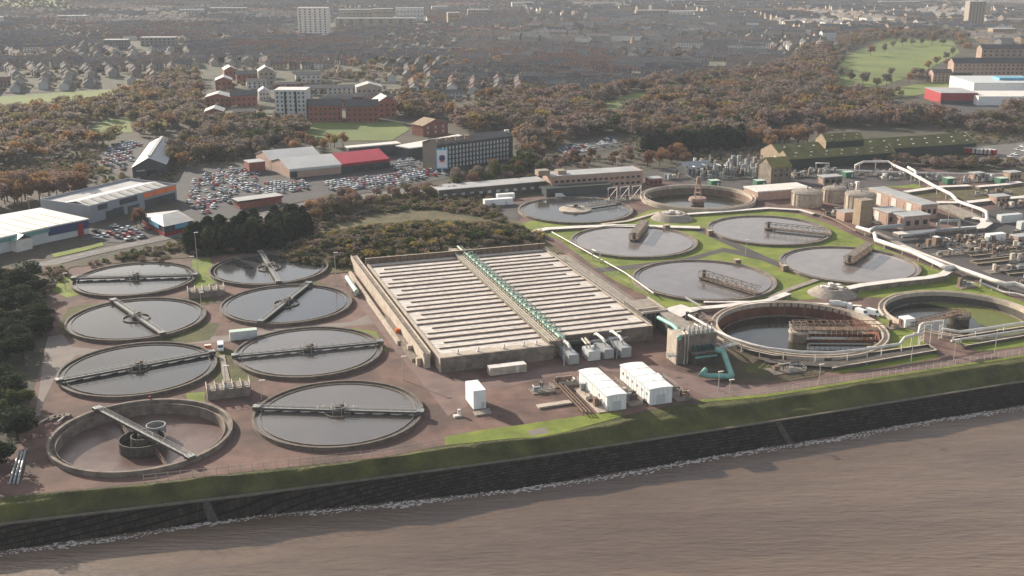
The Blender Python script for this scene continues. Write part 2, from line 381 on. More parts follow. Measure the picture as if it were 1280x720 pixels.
LEAF = {}
for k, (c, c2) in dict(orange=((.28, .165, .080), (.20, .125, .068)), russet=((.20, .110, .070), (.14, .085, .058)), olive=((.19, .155, .085), (.14, .115, .065)),
                 bare=((.225, .180, .150), (.155, .128, .106)), green=((.080, .095, .035), (.06, .072, .028)), evergreen=((.020, .032, .016), (.032, .042, .020)), yellow=((.33, .25, .07), (.24, .19, .06)), pinkbrown=((.27, .190, .155), (.20, .14, .115))).items():
    LEAF[k] = M('leaf_' + k, c, c2, .5, .9, rnd=.28, spec=.1, trans=.45)
# ------------------------------------------------------------------ tank positions (world metres)
LT = [(-158.5, 452.5), (-105.4, 468.2), (-141.1, 400), (-88.2, 418.2), (-123.9, 348), (-70.2, 364.4), (-106.1, 295.3), (-52.1, 311.2)]
LT = [(x * .992, y * .992) for x, y in LT]
RT = {2: (57.6, 514.3), 3: (80.3, 450.7), 4: (126, 535.9), 5: (147.8, 474), 1: (33.5, 579.9)}
RT = {k: (x * .994, y * .994) for k, (x, y) in RT.items()}
R7 = (103.9, 384.9); R6 = G(872, 250, 0); R8 = G(1199, 391, 1)
HOLES += [(LT[6][0], LT[6][1], 24.6), (R7[0], R7[1], 29.6), (R6[0], R6[1], 29.6), (R8[0], R8[1], 27.2)]
# ------------------------------------------------------------------ sea, shore, ground
def sv2(s, t): return (U.x * s + V.x * t, U.y * s + V.y * t)
def line_st(pts, z):
    o = []
    for a, b in pts:
        x, y = G(a, b, z); o.append((x * U.x + y * U.y, x * V.x + y * V.y))
    return [(-6000, o[0][1])] + o + [(6000, o[-1][1])]
crest = line_st([(0, 622), (150, 608), (320, 589), (480, 572), (560, 556), (640, 548), (672, 547), (705, 540), (777, 521), (840, 507), (960, 496), (1110, 471.5), (1280, 446)], 0)
wtop = line_st([(0, 655), (320, 617), (640, 575), (960, 527), (1280, 476)], -3.5)
wbot = line_st([(0, 687), (320, 643), (640, 611), (960, 558), (1280, 505)], -8.5)
def lerp_st(L, s):
    for (a, b), (c, d) in zip(L[:-1], L[1:]):
        if a <= s <= c: return b + (d - b) * (s - a) / (c - a)
    return L[-1][1]
g = MB(); g.face([(-9000, -3000, -9), (9000, -3000, -9), (9000, 6000, -9), (-9000, 6000, -9)], 'sea'); tag(g.build('sea'), kind='structure')
poly = [sv2(s, t) for s, t in crest] + [(9500, 9500), (-9500, 9500)]
cdt([poly], HOLES, 0, 'ground', 'earth')
ss = [-6000, -3000, -1500, -800, -500, -300] + list(np.arange(-240, 420, 1.6)) + [450, 600, 900, 1500, 3000, 6000]
from mathutils import noise as mnoise
def banked(name, La, Lb, za, zb, rows, mat, amp=0.0):
    vs = []; fs = []
    for s in ss:
        ta, tb = lerp_st(La, s), lerp_st(Lb, s)
        for r in range(rows + 1):
            k = r / rows; x, y = sv2(s, ta + (tb - ta) * k); fl = (.10 + .22 * min(1, max(0, (s + 20) / 60))) if amp else 0; kz = max(0, (k - fl) / (1 - fl))
            z = za - .12 * min(k, fl) + (zb - za) * kz + amp * (1 if k > fl else .25) * math.sin(math.pi * k) * (mnoise.noise((s * .035, k * 2.2, 3)) * 1.3 + mnoise.noise((s * .15, k * 4, 9)) * .35)
            vs.append((x, y, z))
    n = rows + 1
    for i in range(len(ss) - 1):
        for r in range(rows): fs.append((i * n + r, i * n + r + 1, (i + 1) * n + r + 1, (i + 1) * n + r))
    me = bpy.data.meshes.new(name); me.from_pydata(vs, [], fs); me.materials.append(MATS[mat]); me.update()
    for p in me.polygons: p.use_smooth = True
    o = bpy.data.objects.new(name, me); COL.objects.link(o); return o
tag(banked('grass_bank', crest, wtop, 0, -3.55, 12, 'rough_grass', 1.9), kind='structure')
sea_wall = thing('sea_wall', 'long dark sloping stone sea wall between the grass bank and the brown water', 'sea wall', (*sv2(0, 270), -8))
def wallmesh():
    mb = MB(); rows = 7
    S2 = [-6000, -2000, -800, -400] + list(np.arange(-240, 420, 2.0)) + [500, 900, 2000, 6000]
    for s0, s1 in zip(S2[:-1], S2[1:]):
        for r in range(rows):
            q = []
            for s, k in ((s0, r / rows), (s1, r / rows), (s1, (r + 1) / rows), (s0, (r + 1) / rows)):
                ta, tb = lerp_st(wtop, s) - .9, lerp_st(wbot, s); j = .16 * mnoise.noise((s * 1.7, k * 9, 0)) + .1 * mnoise.noise((s * .2, k * 3, 5))
                q.append((*sv2(s, ta + (tb - ta) * k), -3.5 - 5.9 * k + j * (0 < k < 1)))
            mb.face(q[::-1], 'revetment')
    return mb
wallmesh().build('stone_facing', sea_wall)
mb = MB(); SS = [-6000] + list(np.arange(-240, 420, 20)) + [6000]
mb.strip([sv2(s, lerp_st(wtop, s) - .45) for s in SS], .95, -3.9, -3.2, 'coping'); mb.build('coping', sea_wall)
for s in (8, 175):            # stone steps down the wall
    mb = MB()
    ta, tb = lerp_st(wtop, s) - 1, lerp_st(wbot, s)
    for k in range(12):
        t = ta + (tb - ta) * (k + .5) / 12; x, y = sv2(s + k * .15, t); mb.box((x, y, -9.3), (1.8, .8, 5.9 - 5.3 * (k + .5) / 12), TH, 'dark_concrete')
    mb.build('stair', sea_wall)
# foam where the waves meet the wall
fm = MB()
for s in np.arange(-236, 300, .55):
    for _ in range(3):
        t = lerp_st(wbot, s) - .1 + rng.normal(-.9, .8) + .7 * math.sin(s * .09)
        w = rng.uniform(.15, .75) * (0.55 + .55 * (mnoise.noise((s * .06, 0, 0)) + .4)); x, y = sv2(s + rng.uniform(-.4, .4), t)
        if w > .1: fm.box((x, y, -9.02), (w * 1.5, w * .6, .1 + .12 * w), TH + rng.uniform(-.5, .5), 'foam')
tag(fm.build('sea_foam'), 'white broken foam along the foot of the sea wall', 'foam', kind='stuff')

# ------------------------------------------------------------------ the ground of the works
cr = [(0, 621), (150, 607), (320, 588.3), (480, 571.3), (560, 555.5), (640, 547.3), (672, 546.3), (705, 539.3), (777, 520.4), (840, 506.4), (960, 495.5), (1110, 471), (1280, 445.5)]
sheet('works_yard', cr + [(1400, 425), (1400, 330), (1290, 250), (1280, 222), (1100, 205), (960, 205), (850, 215), (690, 240), (600, 258), (560, 262), (640, 290), (560, 296), (440, 300), (415, 288), (385, 290), (300, 318), (230, 322), (90, 332), (55, 380), (60, 430), (20, 560), (-60, 600), (-60, 628)], .02, 'blaes')
# left works roads
sheet('service_road', [(56, 436), (60, 421), (78, 418), (84, 425), (90, 434), (125, 437), (165, 432), (230, 424), (285, 419), (330, 412), (440, 402), (470, 388), (478, 395), (470, 404), (400, 412), (330, 418), (285, 427), (230, 430), (160, 437), (130, 442), (95, 444), (70, 470), (55, 500), (50, 520), (44, 520), (50, 480)], .05, 'pale_road')
sheet('works_road', [(393, 287), (403, 286), (414, 305), (440, 345), (470, 378), (508, 418), (540, 445), (560, 470), (585, 497), (583, 508), (560, 520), (545, 500), (520, 470), (483, 424), (452, 385), (430, 352), (408, 312)], .06, 'blaes_road')
sheet('front_road', [(560, 478), (620, 472), (700, 455), (760, 452), (820, 458), (860, 468), (905, 481), (960, 482), (1035, 474), (1110, 462), (1180, 450), (1280, 434), (1400, 416), (1400, 426), (1280, 443), (1180, 459), (1110, 469), (960, 492), (890, 498), (850, 482), (800, 468), (760, 464), (700, 468), (640, 482), (560, 500)], .06, 'blaes_road')
for nm, p in dict(a=[(84, 340), (92, 352), (100, 368), (84, 372), (62, 362)], b=[(85, 384), (150, 376), (240, 372), (275, 374), (250, 385), (252, 400), (275, 405), (262, 425), (225, 430), (150, 422), (90, 424), (72, 410)],
                  c=[(240, 325), (262, 322), (272, 352), (250, 362), (238, 352)], d=[(272, 440), (292, 436), (290, 455), (320, 475), (280, 490), (262, 470)], e=[(232, 492), (256, 490), (256, 504), (236, 506)],
                  f=[(440, 410), (470, 415), (485, 440), (470, 440), (450, 425)], g=[(340, 355), (392, 350), (408, 356), (350, 360)]).items():
    sheet('grass', p, .04, 'grass' if nm in 'acef' else 'rough_grass')
sheet('grass', [(556, 557), (556, 546), (600, 538), (640, 532.5), (700, 524), (750, 516.5), (777, 515), (777, 521), (705, 540.3), (672, 547), (640, 548), (560, 556.5)], .05, 'grass')
sheet('grass', [(872, 500), (960, 492.6), (1110, 469.4), (1280, 443.5), (1280, 446), (1110, 471.5), (960, 496), (880, 503)], .05, 'grass')
sheet('paved_slab', [(659, 539), (680, 534), (687, 541), (664, 545)], .07, 'pale_road')
# right works lawns
GR = [(645, 282), (665, 276), (690, 272), (780, 276), (800, 268), (815, 262), (862, 264), (950, 262), (1000, 268), (1040, 282), (1078, 300), (1110, 312), (1165, 335), (1210, 350), (1280, 378), (1330, 400), (1330, 425), (1280, 433), (1180, 446), (1172, 440), (1210, 420), (1190, 412), (1160, 400), (1110, 405), (1100, 380), (1108, 372), (1050, 372), (960, 378), (880, 378), (872, 390), (850, 395), (812, 372), (770, 352), (735, 328), (700, 300), (668, 290)]
sheet('lawn', GR, .04, 'grass')
sheet('lawn', [(1095, 395), (1130, 400), (1165, 425), (1150, 440), (1100, 438), (1105, 420)], .06, 'grass')
sheet('lawn', [(1200, 420), (1290, 400), (1290, 412), (1210, 428)], .06, 'grass')
sheet('lawn', [(1035, 464), (1100, 452), (1165, 441), (1176, 446), (1150, 452), (1050, 467)], .07, 'grass')
sheet('lawn', [(1206, 435), (1290, 421), (1290, 429), (1220, 440)], .07, 'grass')
sheet('lawn', [(836, 213), (870, 208), (905, 207), (890, 214), (850, 216)], .07, 'grass')
sheet('lawn', [(1075, 232), (1140, 227), (1155, 236), (1110, 234), (1085, 238)], .07, 'grass')
sheet('lawn', [(1250, 234), (1290, 230), (1290, 238), (1255, 239)], .07, 'grass')
sheet('verge', [(1130, 238), (1290, 228), (1290, 246), (1210, 250), (1150, 248)], .05, 'dry_grass')
sheet('footpath', [(740, 336), (800, 330), (860, 322), (905, 310), (955, 320), (1010, 344), (1005, 347), (950, 325), (903, 315), (862, 327), (800, 336), (748, 341)], .08, 'site_tarmac')
sheet('footpath', [(850, 283), (880, 285), (960, 322), (1022, 345), (1014, 350), (935, 318), (880, 293)], .09, 'site_tarmac')
sheet('footpath', [(1130, 402), (1158, 398), (1185, 428), (1225, 440), (1180, 452), (1168, 440)], .09, 'blaes')
sheet('plant_tarmac', [(1095, 282), (1150, 296), (1240, 290), (1300, 300), (1330, 400), (1280, 372), (1200, 342), (1150, 318), (1100, 298)], .05, 'site_tarmac')
sheet('plant_tarmac', [(860, 205), (990, 200), (1100, 212), (1200, 222), (1130, 232), (1060, 236), (1000, 232), (930, 240), (890, 232), (820, 226), (800, 216)], .05, 'site_tarmac')
sheet('plant_tarmac', [(600, 262), (640, 256), (690, 245), (800, 236), (870, 226), (890, 232), (800, 240), (700, 252), (650, 262), (650, 272), (640, 285), (610, 272)], .05, 'site_tarmac')
sheet('plant_tarmac', [(1170, 252), (1215, 270), (1280, 250), (1280, 300), (1230, 292), (1210, 285)], .06, 'asphalt')
sheet('footpath', [(595, 262), (603, 261), (640, 292), (630, 296)], .07, 'pale_road')
sheet('painted_yard_shade', [(860, 448), (905, 430), (960, 452), (1040, 460), (1020, 472), (960, 480), (900, 478)], .04, 'scrub_ground')  # darker sheet, the pump house's shadow painted onto the yard
sheet('grass', [(925, 458), (950, 454), (975, 462), (960, 470), (935, 466)], .06, 'rough_grass')

# ------------------------------------------------------------------ round settling tanks
def center_gear(root, c, z, r=5.0, cage=True):
    m = MB(); m.lathe((*c, z), [(r, -.6), (r, .35), (r - .25, .35), (r - .25, -.6)], 36, 'weathered'); m.build('scum_ring', root)
    m = MB(); m.cyl((*c, z - 1), 1.7, 2.2, 'dark_concrete', 18); m.cyl((*c, z + 1.2), .9, 1.0, 'dark_steel', 12); m.box((c[0] + 1, c[1] + .6, z + 1.2), (1.1, .9, 1.3), .4, 'dark_steel'); m.build('center_column', root)
    if cage:
        m = MB()
        for k in range(6):
            a = math.pi * k / 3; p = (c[0] + 2.6 * math.cos(a), c[1] + 2.6 * math.sin(a)); m.beam((*p, z - .3), (*p, z + 3.0), .12, .12, 'rail')
            b = math.pi * (k + 1) / 3; q = (c[0] + 2.6 * math.cos(b), c[1] + 2.6 * math.sin(b)); m.beam((*p, z + 2.2), (*q, z + 2.2), .1, .1, 'rail')
        m.build('cage', root)
def walkway(root, c, ang, R, z, half=False, w=1.5):
    d = Vector((math.cos(ang), math.sin(ang))); n = Vector((-d.y, d.x))
    a = Vector(c) - d * R * (0 if half else 1); b = Vector(c) + d * R
    br = MB(); br.beam((*a, z + .55), (*b, z + .55), w, .14, 'galv')
    for s in (-1, 1):
        o = n * s * w / 2; br.beam((*(a + o), z + .72), (*(b + o), z + .72), .16, .7, 'dark_steel')
    bridge = br.build('bridge', root)
    r = MB()
    for s in (-1, 1):
        o = n * s * w / 2; r.rail([(*(a + o), z + .7), (*(b + o), z + .7)], 1.05, 'rail', 2.6, .045)
    r.build('handrail', bridge)
    h = MB(); k = int(R * (1 if half else 2) / 5)
    for i in range(1, k):
        p = a.lerp(b, i / k) ; h.beam((*p, z + .3), (*(p + n * .05), z - 1.2), .14, .14, 'dark_steel')
        h.beam((*(p - d * 1.8), z + .05), (*(p + d * 1.8 + n * 1.0), z + .05), .07, .35, 'rust_steel')
    h.beam((*(a + d * 4), z + .2), (*(b - d * 4), z + .2), .12, .12, 'dark_steel')
    h.build('scraper', bridge)
    for p in ([b] if half else [a, b]): e = MB(); e.box((p.x - .0, p.y, z - .02), (2.2, 2.4, 1.1), ang, 'dark_steel', 'galv'); e.build('end_carriage', bridge)
def shallow_tank(idx, c, R, label, water, ang, rim=1.25, half=False, wallmat='tank_concrete', ww=.55):
    root = thing('settling_tank', label, 'settling tank', (*c, 0), 'round settling tanks of the sewage works')
    m = MB(); m.lathe((*c, 0), [(R + .25, -.5), (R + .05, rim - .35), (R + .25, rim - .35), (R + .25, rim), (R - ww, rim), (R - ww, .1)], 96, wallmat); m.smooth = False; m.build('tank_wall', root)
    m = MB(); m.lathe((*c, 0), [(R - 2.0, .1), (R - 2.0, rim - .22), (R - 2.25, rim - .22), (R - 2.25, .1)], 96, 'weathered'); m.build('launder', root)
    m = MB(); m.disc((*c, rim - .5), R - ww + .1, water, 96); m.build('water', root)
    return root
L_LAB = ['grey settling tank at the top of the leftmost column, its bridge lying level', 'settling tank right under the dark evergreens, its bridge pointing up the photo',
         'settling tank second in the leftmost column, bridge slanting from upper left to lower right', 'settling tank beside the works road with a bridge slanting up to the right',
         'settling tank third in the leftmost column, bridge rising slightly to the right', 'settling tank just below the pale site container, bridge nearly level', '', 'settling tank of brownish water nearest the grass bank, crossed by a level bridge']
ENDS = [((96, 353), (240, 349)), ((323, 318), (344, 353)), ((138, 377), (198, 418)), ((328, 404), (383, 360)), ((76, 483), (263, 448)), ((292, 451), (478, 433)), ((118, 513), (240, 577)), ((318, 513), (529, 519))]
for i, c in enumerate(LT):
    a, b = Vector(G(*ENDS[i][0], 1.6)), Vector(G(*ENDS[i][1], 1.6)); ang = math.atan2(b.y - a.y, b.x - a.x)
    if i == 6:
        root = thing('drained_settling_tank', 'drained settling tank with bare brown floor and deep central drum, bottom left corner', 'settling tank', (*c, 0), 'round settling tanks of the sewage works')
        R = 25; m = MB(); m.lathe((*c, 0), [(R + .25, -.6), (R + .25, 1.5), (R - .65, 1.5), (R - .65, .1), (R - 1.9, .1), (R - 1.9, .7), (R - 2.2, .7), (R - 2.2, -3.2)], 96, 'weathered'); m.build('tank_wall', root)
        m = MB(); m.lathe((*c, 0), [(R - 2.1, -2.6), (8, -3.4), (4, -3.6)], 64, 'sludge'); m.build('floor', root)
        m = MB(); m.lathe((*c, 0), [(6.6, -3.4), (6.6, -.2), (6.2, -.2), (6.2, -2.6)], 40, 'dark_concrete'); m.lathe((*c, 0), [(3.2, -3.4), (3.2, .6), (2.8, .6), (2.8, -2)], 24, 'dark_concrete'); m.cyl((*c, -3.4), 1.2, 4.6, 'dark_steel'); m.disc((*c, -2.2), 6.3, 'dark_water', 32); m.build('center_drum', root)
        m = MB(); q = Vector(c) + Vector((1.5, 8)); m.lathe((q.x, q.y, 0), [(2.8, -2), (2.8, .4), (2.5, .4), (2.5, -1)], 24, 'galv'); m.build('inlet_ring', root)
        walkway(root, c, ang, R - .4, 1.2, w=1.15)
        m = MB()
        for s in (-1, 1):
            for off in (0.5,):
                d = Vector((math.cos(ang + off * 0), math.sin(ang))) * s; n = Vector((-d.y, d.x))
                p0 = Vector(c) + d * 7; p1 = Vector(c) + d * 21 - n * 4; m.beam((*p0, -2.2), (*p1, -2.2), .3, 1.0, 'rust_steel'); m.beam((*p0, -.9), (*p1, -1.5), .2, .2, 'rust_steel')
                for k in range(6): q = p0.lerp(p1, k / 5); m.beam((*q, -.9), (*q, -3), .12, .12, 'rust_steel')
        m.build('scraper', root)
        continue
    root = shallow_tank(i, c, 25, L_LAB[i], 'silt_water' if i in (5, 7) else 'tank_water', ang)
    walkway(root, c, ang, 24.6, 1.25)
    center_gear(root, c, .85, 5.0 if i not in (0, 4, 5, 7) else 4.0)
def truss(root, a, b, z, w=2.6, h=2.6, mat='truss_steel', name='bridge', deck=True):
    a, b = Vector(a), Vector(b); d = b - a; L = d.length; d.normalize(); n = Vector((-d.y, d.x)) * w / 2; m = MB(); k = max(4, int(L / 2.4))
    for s in (-1, 1):
        for zz in (0, h): m.beam((*(a + n * s), z + zz), (*(b + n * s), z + zz), .22, .24, mat)
        for i in range(k):
            p = a + d * L * i / k; q = a + d * L * (i + 1) / k
            m.beam((*(p + n * s), z), (*(p + n * s), z + h), .14, .14, mat)
            m.beam((*(p + n * s), z if i % 2 else z + h), (*(q + n * s), z + h if i % 2 else z), .13, .13, mat)
    for i in range(k + 1):
        p = a + d * L * i / k; m.beam((*(p - n), z + h), (*(p + n), z + h), .13, .13, mat)
    o = m.build(name, root)
    if deck:
        m = MB(); m.beam((*a, z + .1), (*b, z + .1), w - .2, .12, 'rust_steel'); m.build('deck', o)
    return o
R_LAB = {2: 'greyish brown round tank whose short covered bridge points up the photo, behind the pale walkway', 3: 'large round tank right of the aeration basin, lattice bridge at lower right',
         4: 'round tank just left of the storage silos, dark lattice bridge reaching its right rim', 5: 'round tank with a box-like bridge reaching to its upper right rim below the pipes',
         1: 'round tank below the brick offices with a wide pale disc at its centre'}
for k, c in RT.items():
    root = shallow_tank(k, c, 29.6 if k != 1 else 30, R_LAB[k], 'murky_water' if k != 1 else 'tank_water', 0, rim=1.2, wallmat='weathered', ww=.8)
    if k == 1:
        m = MB(); m.lathe((*c, 0), [(8.5, 0), (8.5, 1.4), (7.9, 1.5), (.5, 2.2)], 40, 'cream_concrete', cap=True); m.build('center_disc', root)
        m = MB(); m.box((*c, 2.1), (2.2, 1.5, 1.6), .4, 'dark_steel'); m.beam((c[0] - 6, c[1] + 1, 2.9), (c[0] + 3, c[1] - 1, 2.6), .5, .5, 'galv'); m.build('drive_unit', root)
        e = Vector(G(776, 252, 1.5)); truss(root, c, Vector(c) + (e - Vector(c)) * .97, 1.6, 2.0, 1.6, 'galv')
    else:
        e = {2: (806, 280), 3: (953, 367), 4: (1030, 291), 5: (1090, 307)}[k]; s0 = {2: (789, 305), 3: (874, 351), 4: (957, 285), 5: (1062, 332)}[k]
        e = Vector(G(*e, 2.2)); s1 = Vector(c); d = (e - s1).normalized(); e = s1 + d * 29
        truss(root, s1 - d * 1.5, e, 1.7, 4.2 if k in (2, 5) else 3.4, 2.7, 'truss_steel')
        m = MB(); m.cyl((*c, -.2), 2.0, 1.9, 'dark_concrete'); m.cyl((*c, 1.7), .8, 3.2, 'dark_steel', 10); m.build('center_column', root)
        if k in (2, 5):
            m = MB(); 
            for j in range(14):
                p = s1 + d * (1 + 2.0 * j); n = Vector((-d.y, d.x)); m.beam((*(p - n * 2), 4.5), (*(p + n * 2), 4.5), 1.55, .12, 'truss_steel')
            m.build('roof_grating', root)
        m = MB(); q = s1 + d * 3.0; m.beam((*(q - Vector((-d.y, d.x)) * 3), .75), (*(q + Vector((-d.y, d.x)) * 3), .75), .5, .5, 'rust_steel'); m.build('scum_box', root)
        m = MB(); n = Vector((-.95, -.25)) if k in (4, 5) else Vector((.6, .8)); q = Vector(c) + n.normalized() * 31; m.box((q.x, q.y, 0), (2.6, 2.6, 2.6), TH, 'brickpanel', 'cream_concrete'); m.build('valve_chamber', root)
def deep_tank(name, label, c, R, rim, wz, water, inner, lit=None):
    root = thing(name, label, 'deep tank', (*c, 0), 'deep round tanks of the sewage works')
    m = MB(); m.lathe((*c, 0), [(R + 2.4, -.3), (R + 2.4, rim), (R + 1.9, rim), (R + 1.9, rim - .7), (R + .5, rim - .7), (R + .5, rim + .1), (R, rim + .1), (R, rim - 1.6)], 96, 'cream_concrete'); m.build('tank_wall', root)
    m = MB(); m.lathe((*c, 0), [(R, rim - 1.6), (R - .02, wz - .5)], 96, inner); m.build('lining', root)
    m = MB(); m.disc((*c, wz), R, water, 96); m.build('water', root)
    m = MB(); m.lathe((*c, 0), [(R - 1.3, wz - .4), (R - 1.3, wz + .5), (R - 1.5, wz + .5), (R - 1.5, wz - .4)], 96, 'weathered'); m.build('weir', root)
    return root
r7 = deep_tank('deep_tank', 'deep round tank with reddish inner wall and rusty lattice bridge to its right rim', R7, 29, 1.6, -3.6, 'dark_water', 'red_lining')
pc = Vector(G(1000, 437, -3.6)); m = MB(); pc = Vector(R7); m.cyl((*pc, -5), 3.2, 4.6, 'weathered', 24); m.cyl((*pc, -.4), 3.5, .8, 'cream_concrete', 24); m.build('center_pier', r7)
e = Vector(G(1098, 408, 2)); d = (e - pc).normalized(); b = truss(r7, pc - d * 2, pc + d * 30, 1.0, 4.0, 2.6, 'rust_steel')
m = MB(); n = Vector((-d.y, d.x))
for k in range(13): q = pc + d * (5 + 1.9 * k) + n * 2.2; m.beam((*q, 1), (*q, -4), .16, .16, 'cream_concrete')
m.beam((*(pc + d * 4 + n * -2.5), -2.3), (*(pc + d * 28.5 + n * -2.5), -2.3), .3, .7, 'red_lining'); m.beam((*(pc + d * 4 + n * -2.5), -1.9), (*(pc + d * 4 + n * 2.5), -1.9), .2, .2, 'red_lining'); m.beam((*(pc + d * 4 + n * 2.2), 1), (*(pc + d * 4 + n * 2.6), -2.2), .2, .2, 'red_lining'); m.beam((*(pc + d * 4 + n * 2.5), -1.8), (*(pc + d * 28.5 + n * 2.5), -1.8), .25, 1.2, 'red_lining'); m.build('scraper', r7)
m = MB(); m.rail([(*(pc - d * 3 - n * 2.6), .6), (*(pc - d * 3 + n * 2.6), .6), (*(pc + d * 3 + n * 2.6), .6)], 2.2, 'rail', 1.2, .08); m.rail([(*(pc - d * 3 - n * 2.6), .6), (*(pc + d * 3 - n * 2.6), .6)], 2.2, 'rail', 1.2, .08); m.build('cage', r7)
m = MB()
for k in range(12):
    a = math.radians(40 + 5.2 * k); q = (R7[0] + 28.9 * math.cos(a), R7[1] + 28.9 * math.sin(a)); m.beam((*q, 1.4), (*q, -3.4), .5, .5, 'brickpanel' if k % 3 == 0 else 'red_lining')
m.build('buttress', r7)
r8 = deep_tank('deep_tank', 'deep round tank at the right edge, half covered by green algae', R8, 26.8, 1.0, -3.2, 'dark_water', 'dark_concrete')
m = MB(); pts = []
for k in range(41):
    a = math.radians(-58 + 160 * k / 40); pts.append((R8[0] + 25.2 * math.cos(a), R8[1] + 25.2 * math.sin(a)))
q0, q1 = pts[-1], pts[0]
for k in range(1, 16):
    t = k / 16; nx = q0[0] + (q1[0] - q0[0]) * t + 3.5 * math.sin(t * 7) + 5 * math.sin(t * 3.1); ny = q0[1] + (q1[1] - q0[1]) * t + 1.5 * math.sin(t * 13); pts.append((nx, ny))
m.face([(x, y, -3.17) for x, y in pts], 'algae'); m.build('algae', r8)
pc = Vector(R8); m = MB(); m.cyl((*pc, -4), 4.0, 3.6, 'dark_concrete', 24); m.cyl((*pc, -.4), 4.4, .9, 'weathered', 24); m.build('center_pier', r8)
e = Vector(G(1135, 406, 1.4)); d = (e - pc).normalized(); truss(r8, pc, pc + d * 28, .8, 2.0, 1.6, 'rust_steel')
m = MB(); m.rail([(pc.x - 3, pc.y - 3, .5), (pc.x + 3, pc.y - 3, .5), (pc.x + 3, pc.y + 3, .5), (pc.x - 3, pc.y + 3, .5)], 1.6, 'rust_steel', 1.2, .07); m.build('handrail', r8)
r6 = deep_tank('deep_tank', 'deep dark round tank behind the lawns, a pink pylon on its central pier', R6, 29, 2.2, -2.6, 'dark_water', 'brickpanel')
m = MB(); m.cyl((*R6, -3.4), 3.6, 3.2, 'brickpanel', 24); m.cyl((*R6, -.2), 5.0, 1.6, 'stone_pink', 24, r2=4.6); m.build('center_pier', r6)
m = MB()
for a in range(4):
    x, y = math.cos(a * math.pi / 2 + .8), math.sin(a * math.pi / 2 + .8); m.beam((R6[0] + 2.6 * x, R6[1] + 2.6 * y, 1.4), (R6[0] + .9 * x, R6[1] + .9 * y, 13), .45, .45, 'stone_pink')
for zz in (4, 6.5, 9, 11.5): m.box((*R6, zz), (3.9 - zz * .16, 3.9 - zz * .16, .3), .8 + math.pi / 4, 'stone_pink')
m.cyl((*R6, 9.5), 1.0, 3.5, 'stone_pink', 12); m.build('pylon', r6)
e = Vector(R6) + Vector((10, -27)); m = MB(); m.beam((*R6, .9), (*e, .9), 1.6, .3, 'weathered')

# ------------------------------------------------------------------ aeration block
AB = thing('aeration_basin', 'huge rectangular basin of frothy white lanes split by a central pipe gallery', 'aeration basin', (*G(552, 462), 0))
o = Vector(G(552, 447.5, 5)); hL = 5.0
def ab(s, t): p = o + U * s + V * t; return (p.x, p.y)
Wd, Dp = 38.0, 120.0; GX = 3.0       # half width, depth, gallery width
m = MB()
m.strip([ab(-.2, -.2), ab(Wd + 1, -.2)], .8, 0, 5.1, 'weathered')
m.strip([ab(Wd, -.2), ab(Wd, 9)], .8, 0, 5.1, 'weathered')
m.strip([ab(Wd + 1, 7.5), ab(79, 7.5)], .8, 0, 5.3, 'weathered', 'cream_concrete')
m.strip([ab(79, 7.3), ab(79, Dp)], .8, 0, 5.1, 'weathered', 'cream_concrete')
m.strip([ab(-.2, -.2), ab(-.2, Dp)], .8, 0, 5.1, 'cream_concrete')  # left wall in paler concrete, its sunlit look put into the colour
m.build('outer_wall', AB)
m = MB(); m.strip([ab(-1, Dp + .2), ab(80, Dp + .2)], .7, 0, 7.2, 'brickpanel', 'cream_concrete')
for k in range(0, 27): m.strip([ab(-1 + 3 * k, Dp - .3), ab(-.8 + 3 * k, Dp - .3)], .3, 4.4, 7.0, 'lane_wall')
m.build('back_wall', AB)
m = MB(); m.prism([ab(0.2, 4.2), ab(Wd, 4.2), ab(Wd, Dp), ab(.2, Dp)], 0, 4.62, 'froth'); m.prism([ab(Wd + 6, 7.9), ab(78.6, 7.9), ab(78.6, Dp), ab(Wd + 6, Dp)], 0, 4.62, 'froth'); m.build('froth', AB)
m = MB(); m.prism([ab(.2, .2), ab(Wd - .4, .2), ab(Wd - .4, 4.2), ab(.2, 4.2)], 4, 5.0, 'cream_concrete')
m.build('front_deck', AB)
n = 22
for k in range(1, n):
    for side in (0, 1):
        t = 4.2 + (Dp - 4.2) * k / n if side == 0 else 7.9 + (Dp - 7.9) * k / n
        thick = .85 if k % 3 == 0 else .6
        s0, s1 = (0.2, Wd) if side == 0 else (Wd + 6, 78.6)
        if k % 3 == 2: s1 -= 0 if side == 0 else 4.5; s0 += 4.5 if side == 0 else 0
        if k % 3 == 1: s0 += 1.5 if side == 0 else 0
        m = MB(); m.strip([ab(s0, t), ab(s1, t)], thick, 4.2, 5.02 if k % 3 == 0 else 4.95, 'lane_wall'); m.build('lane_wall', AB)
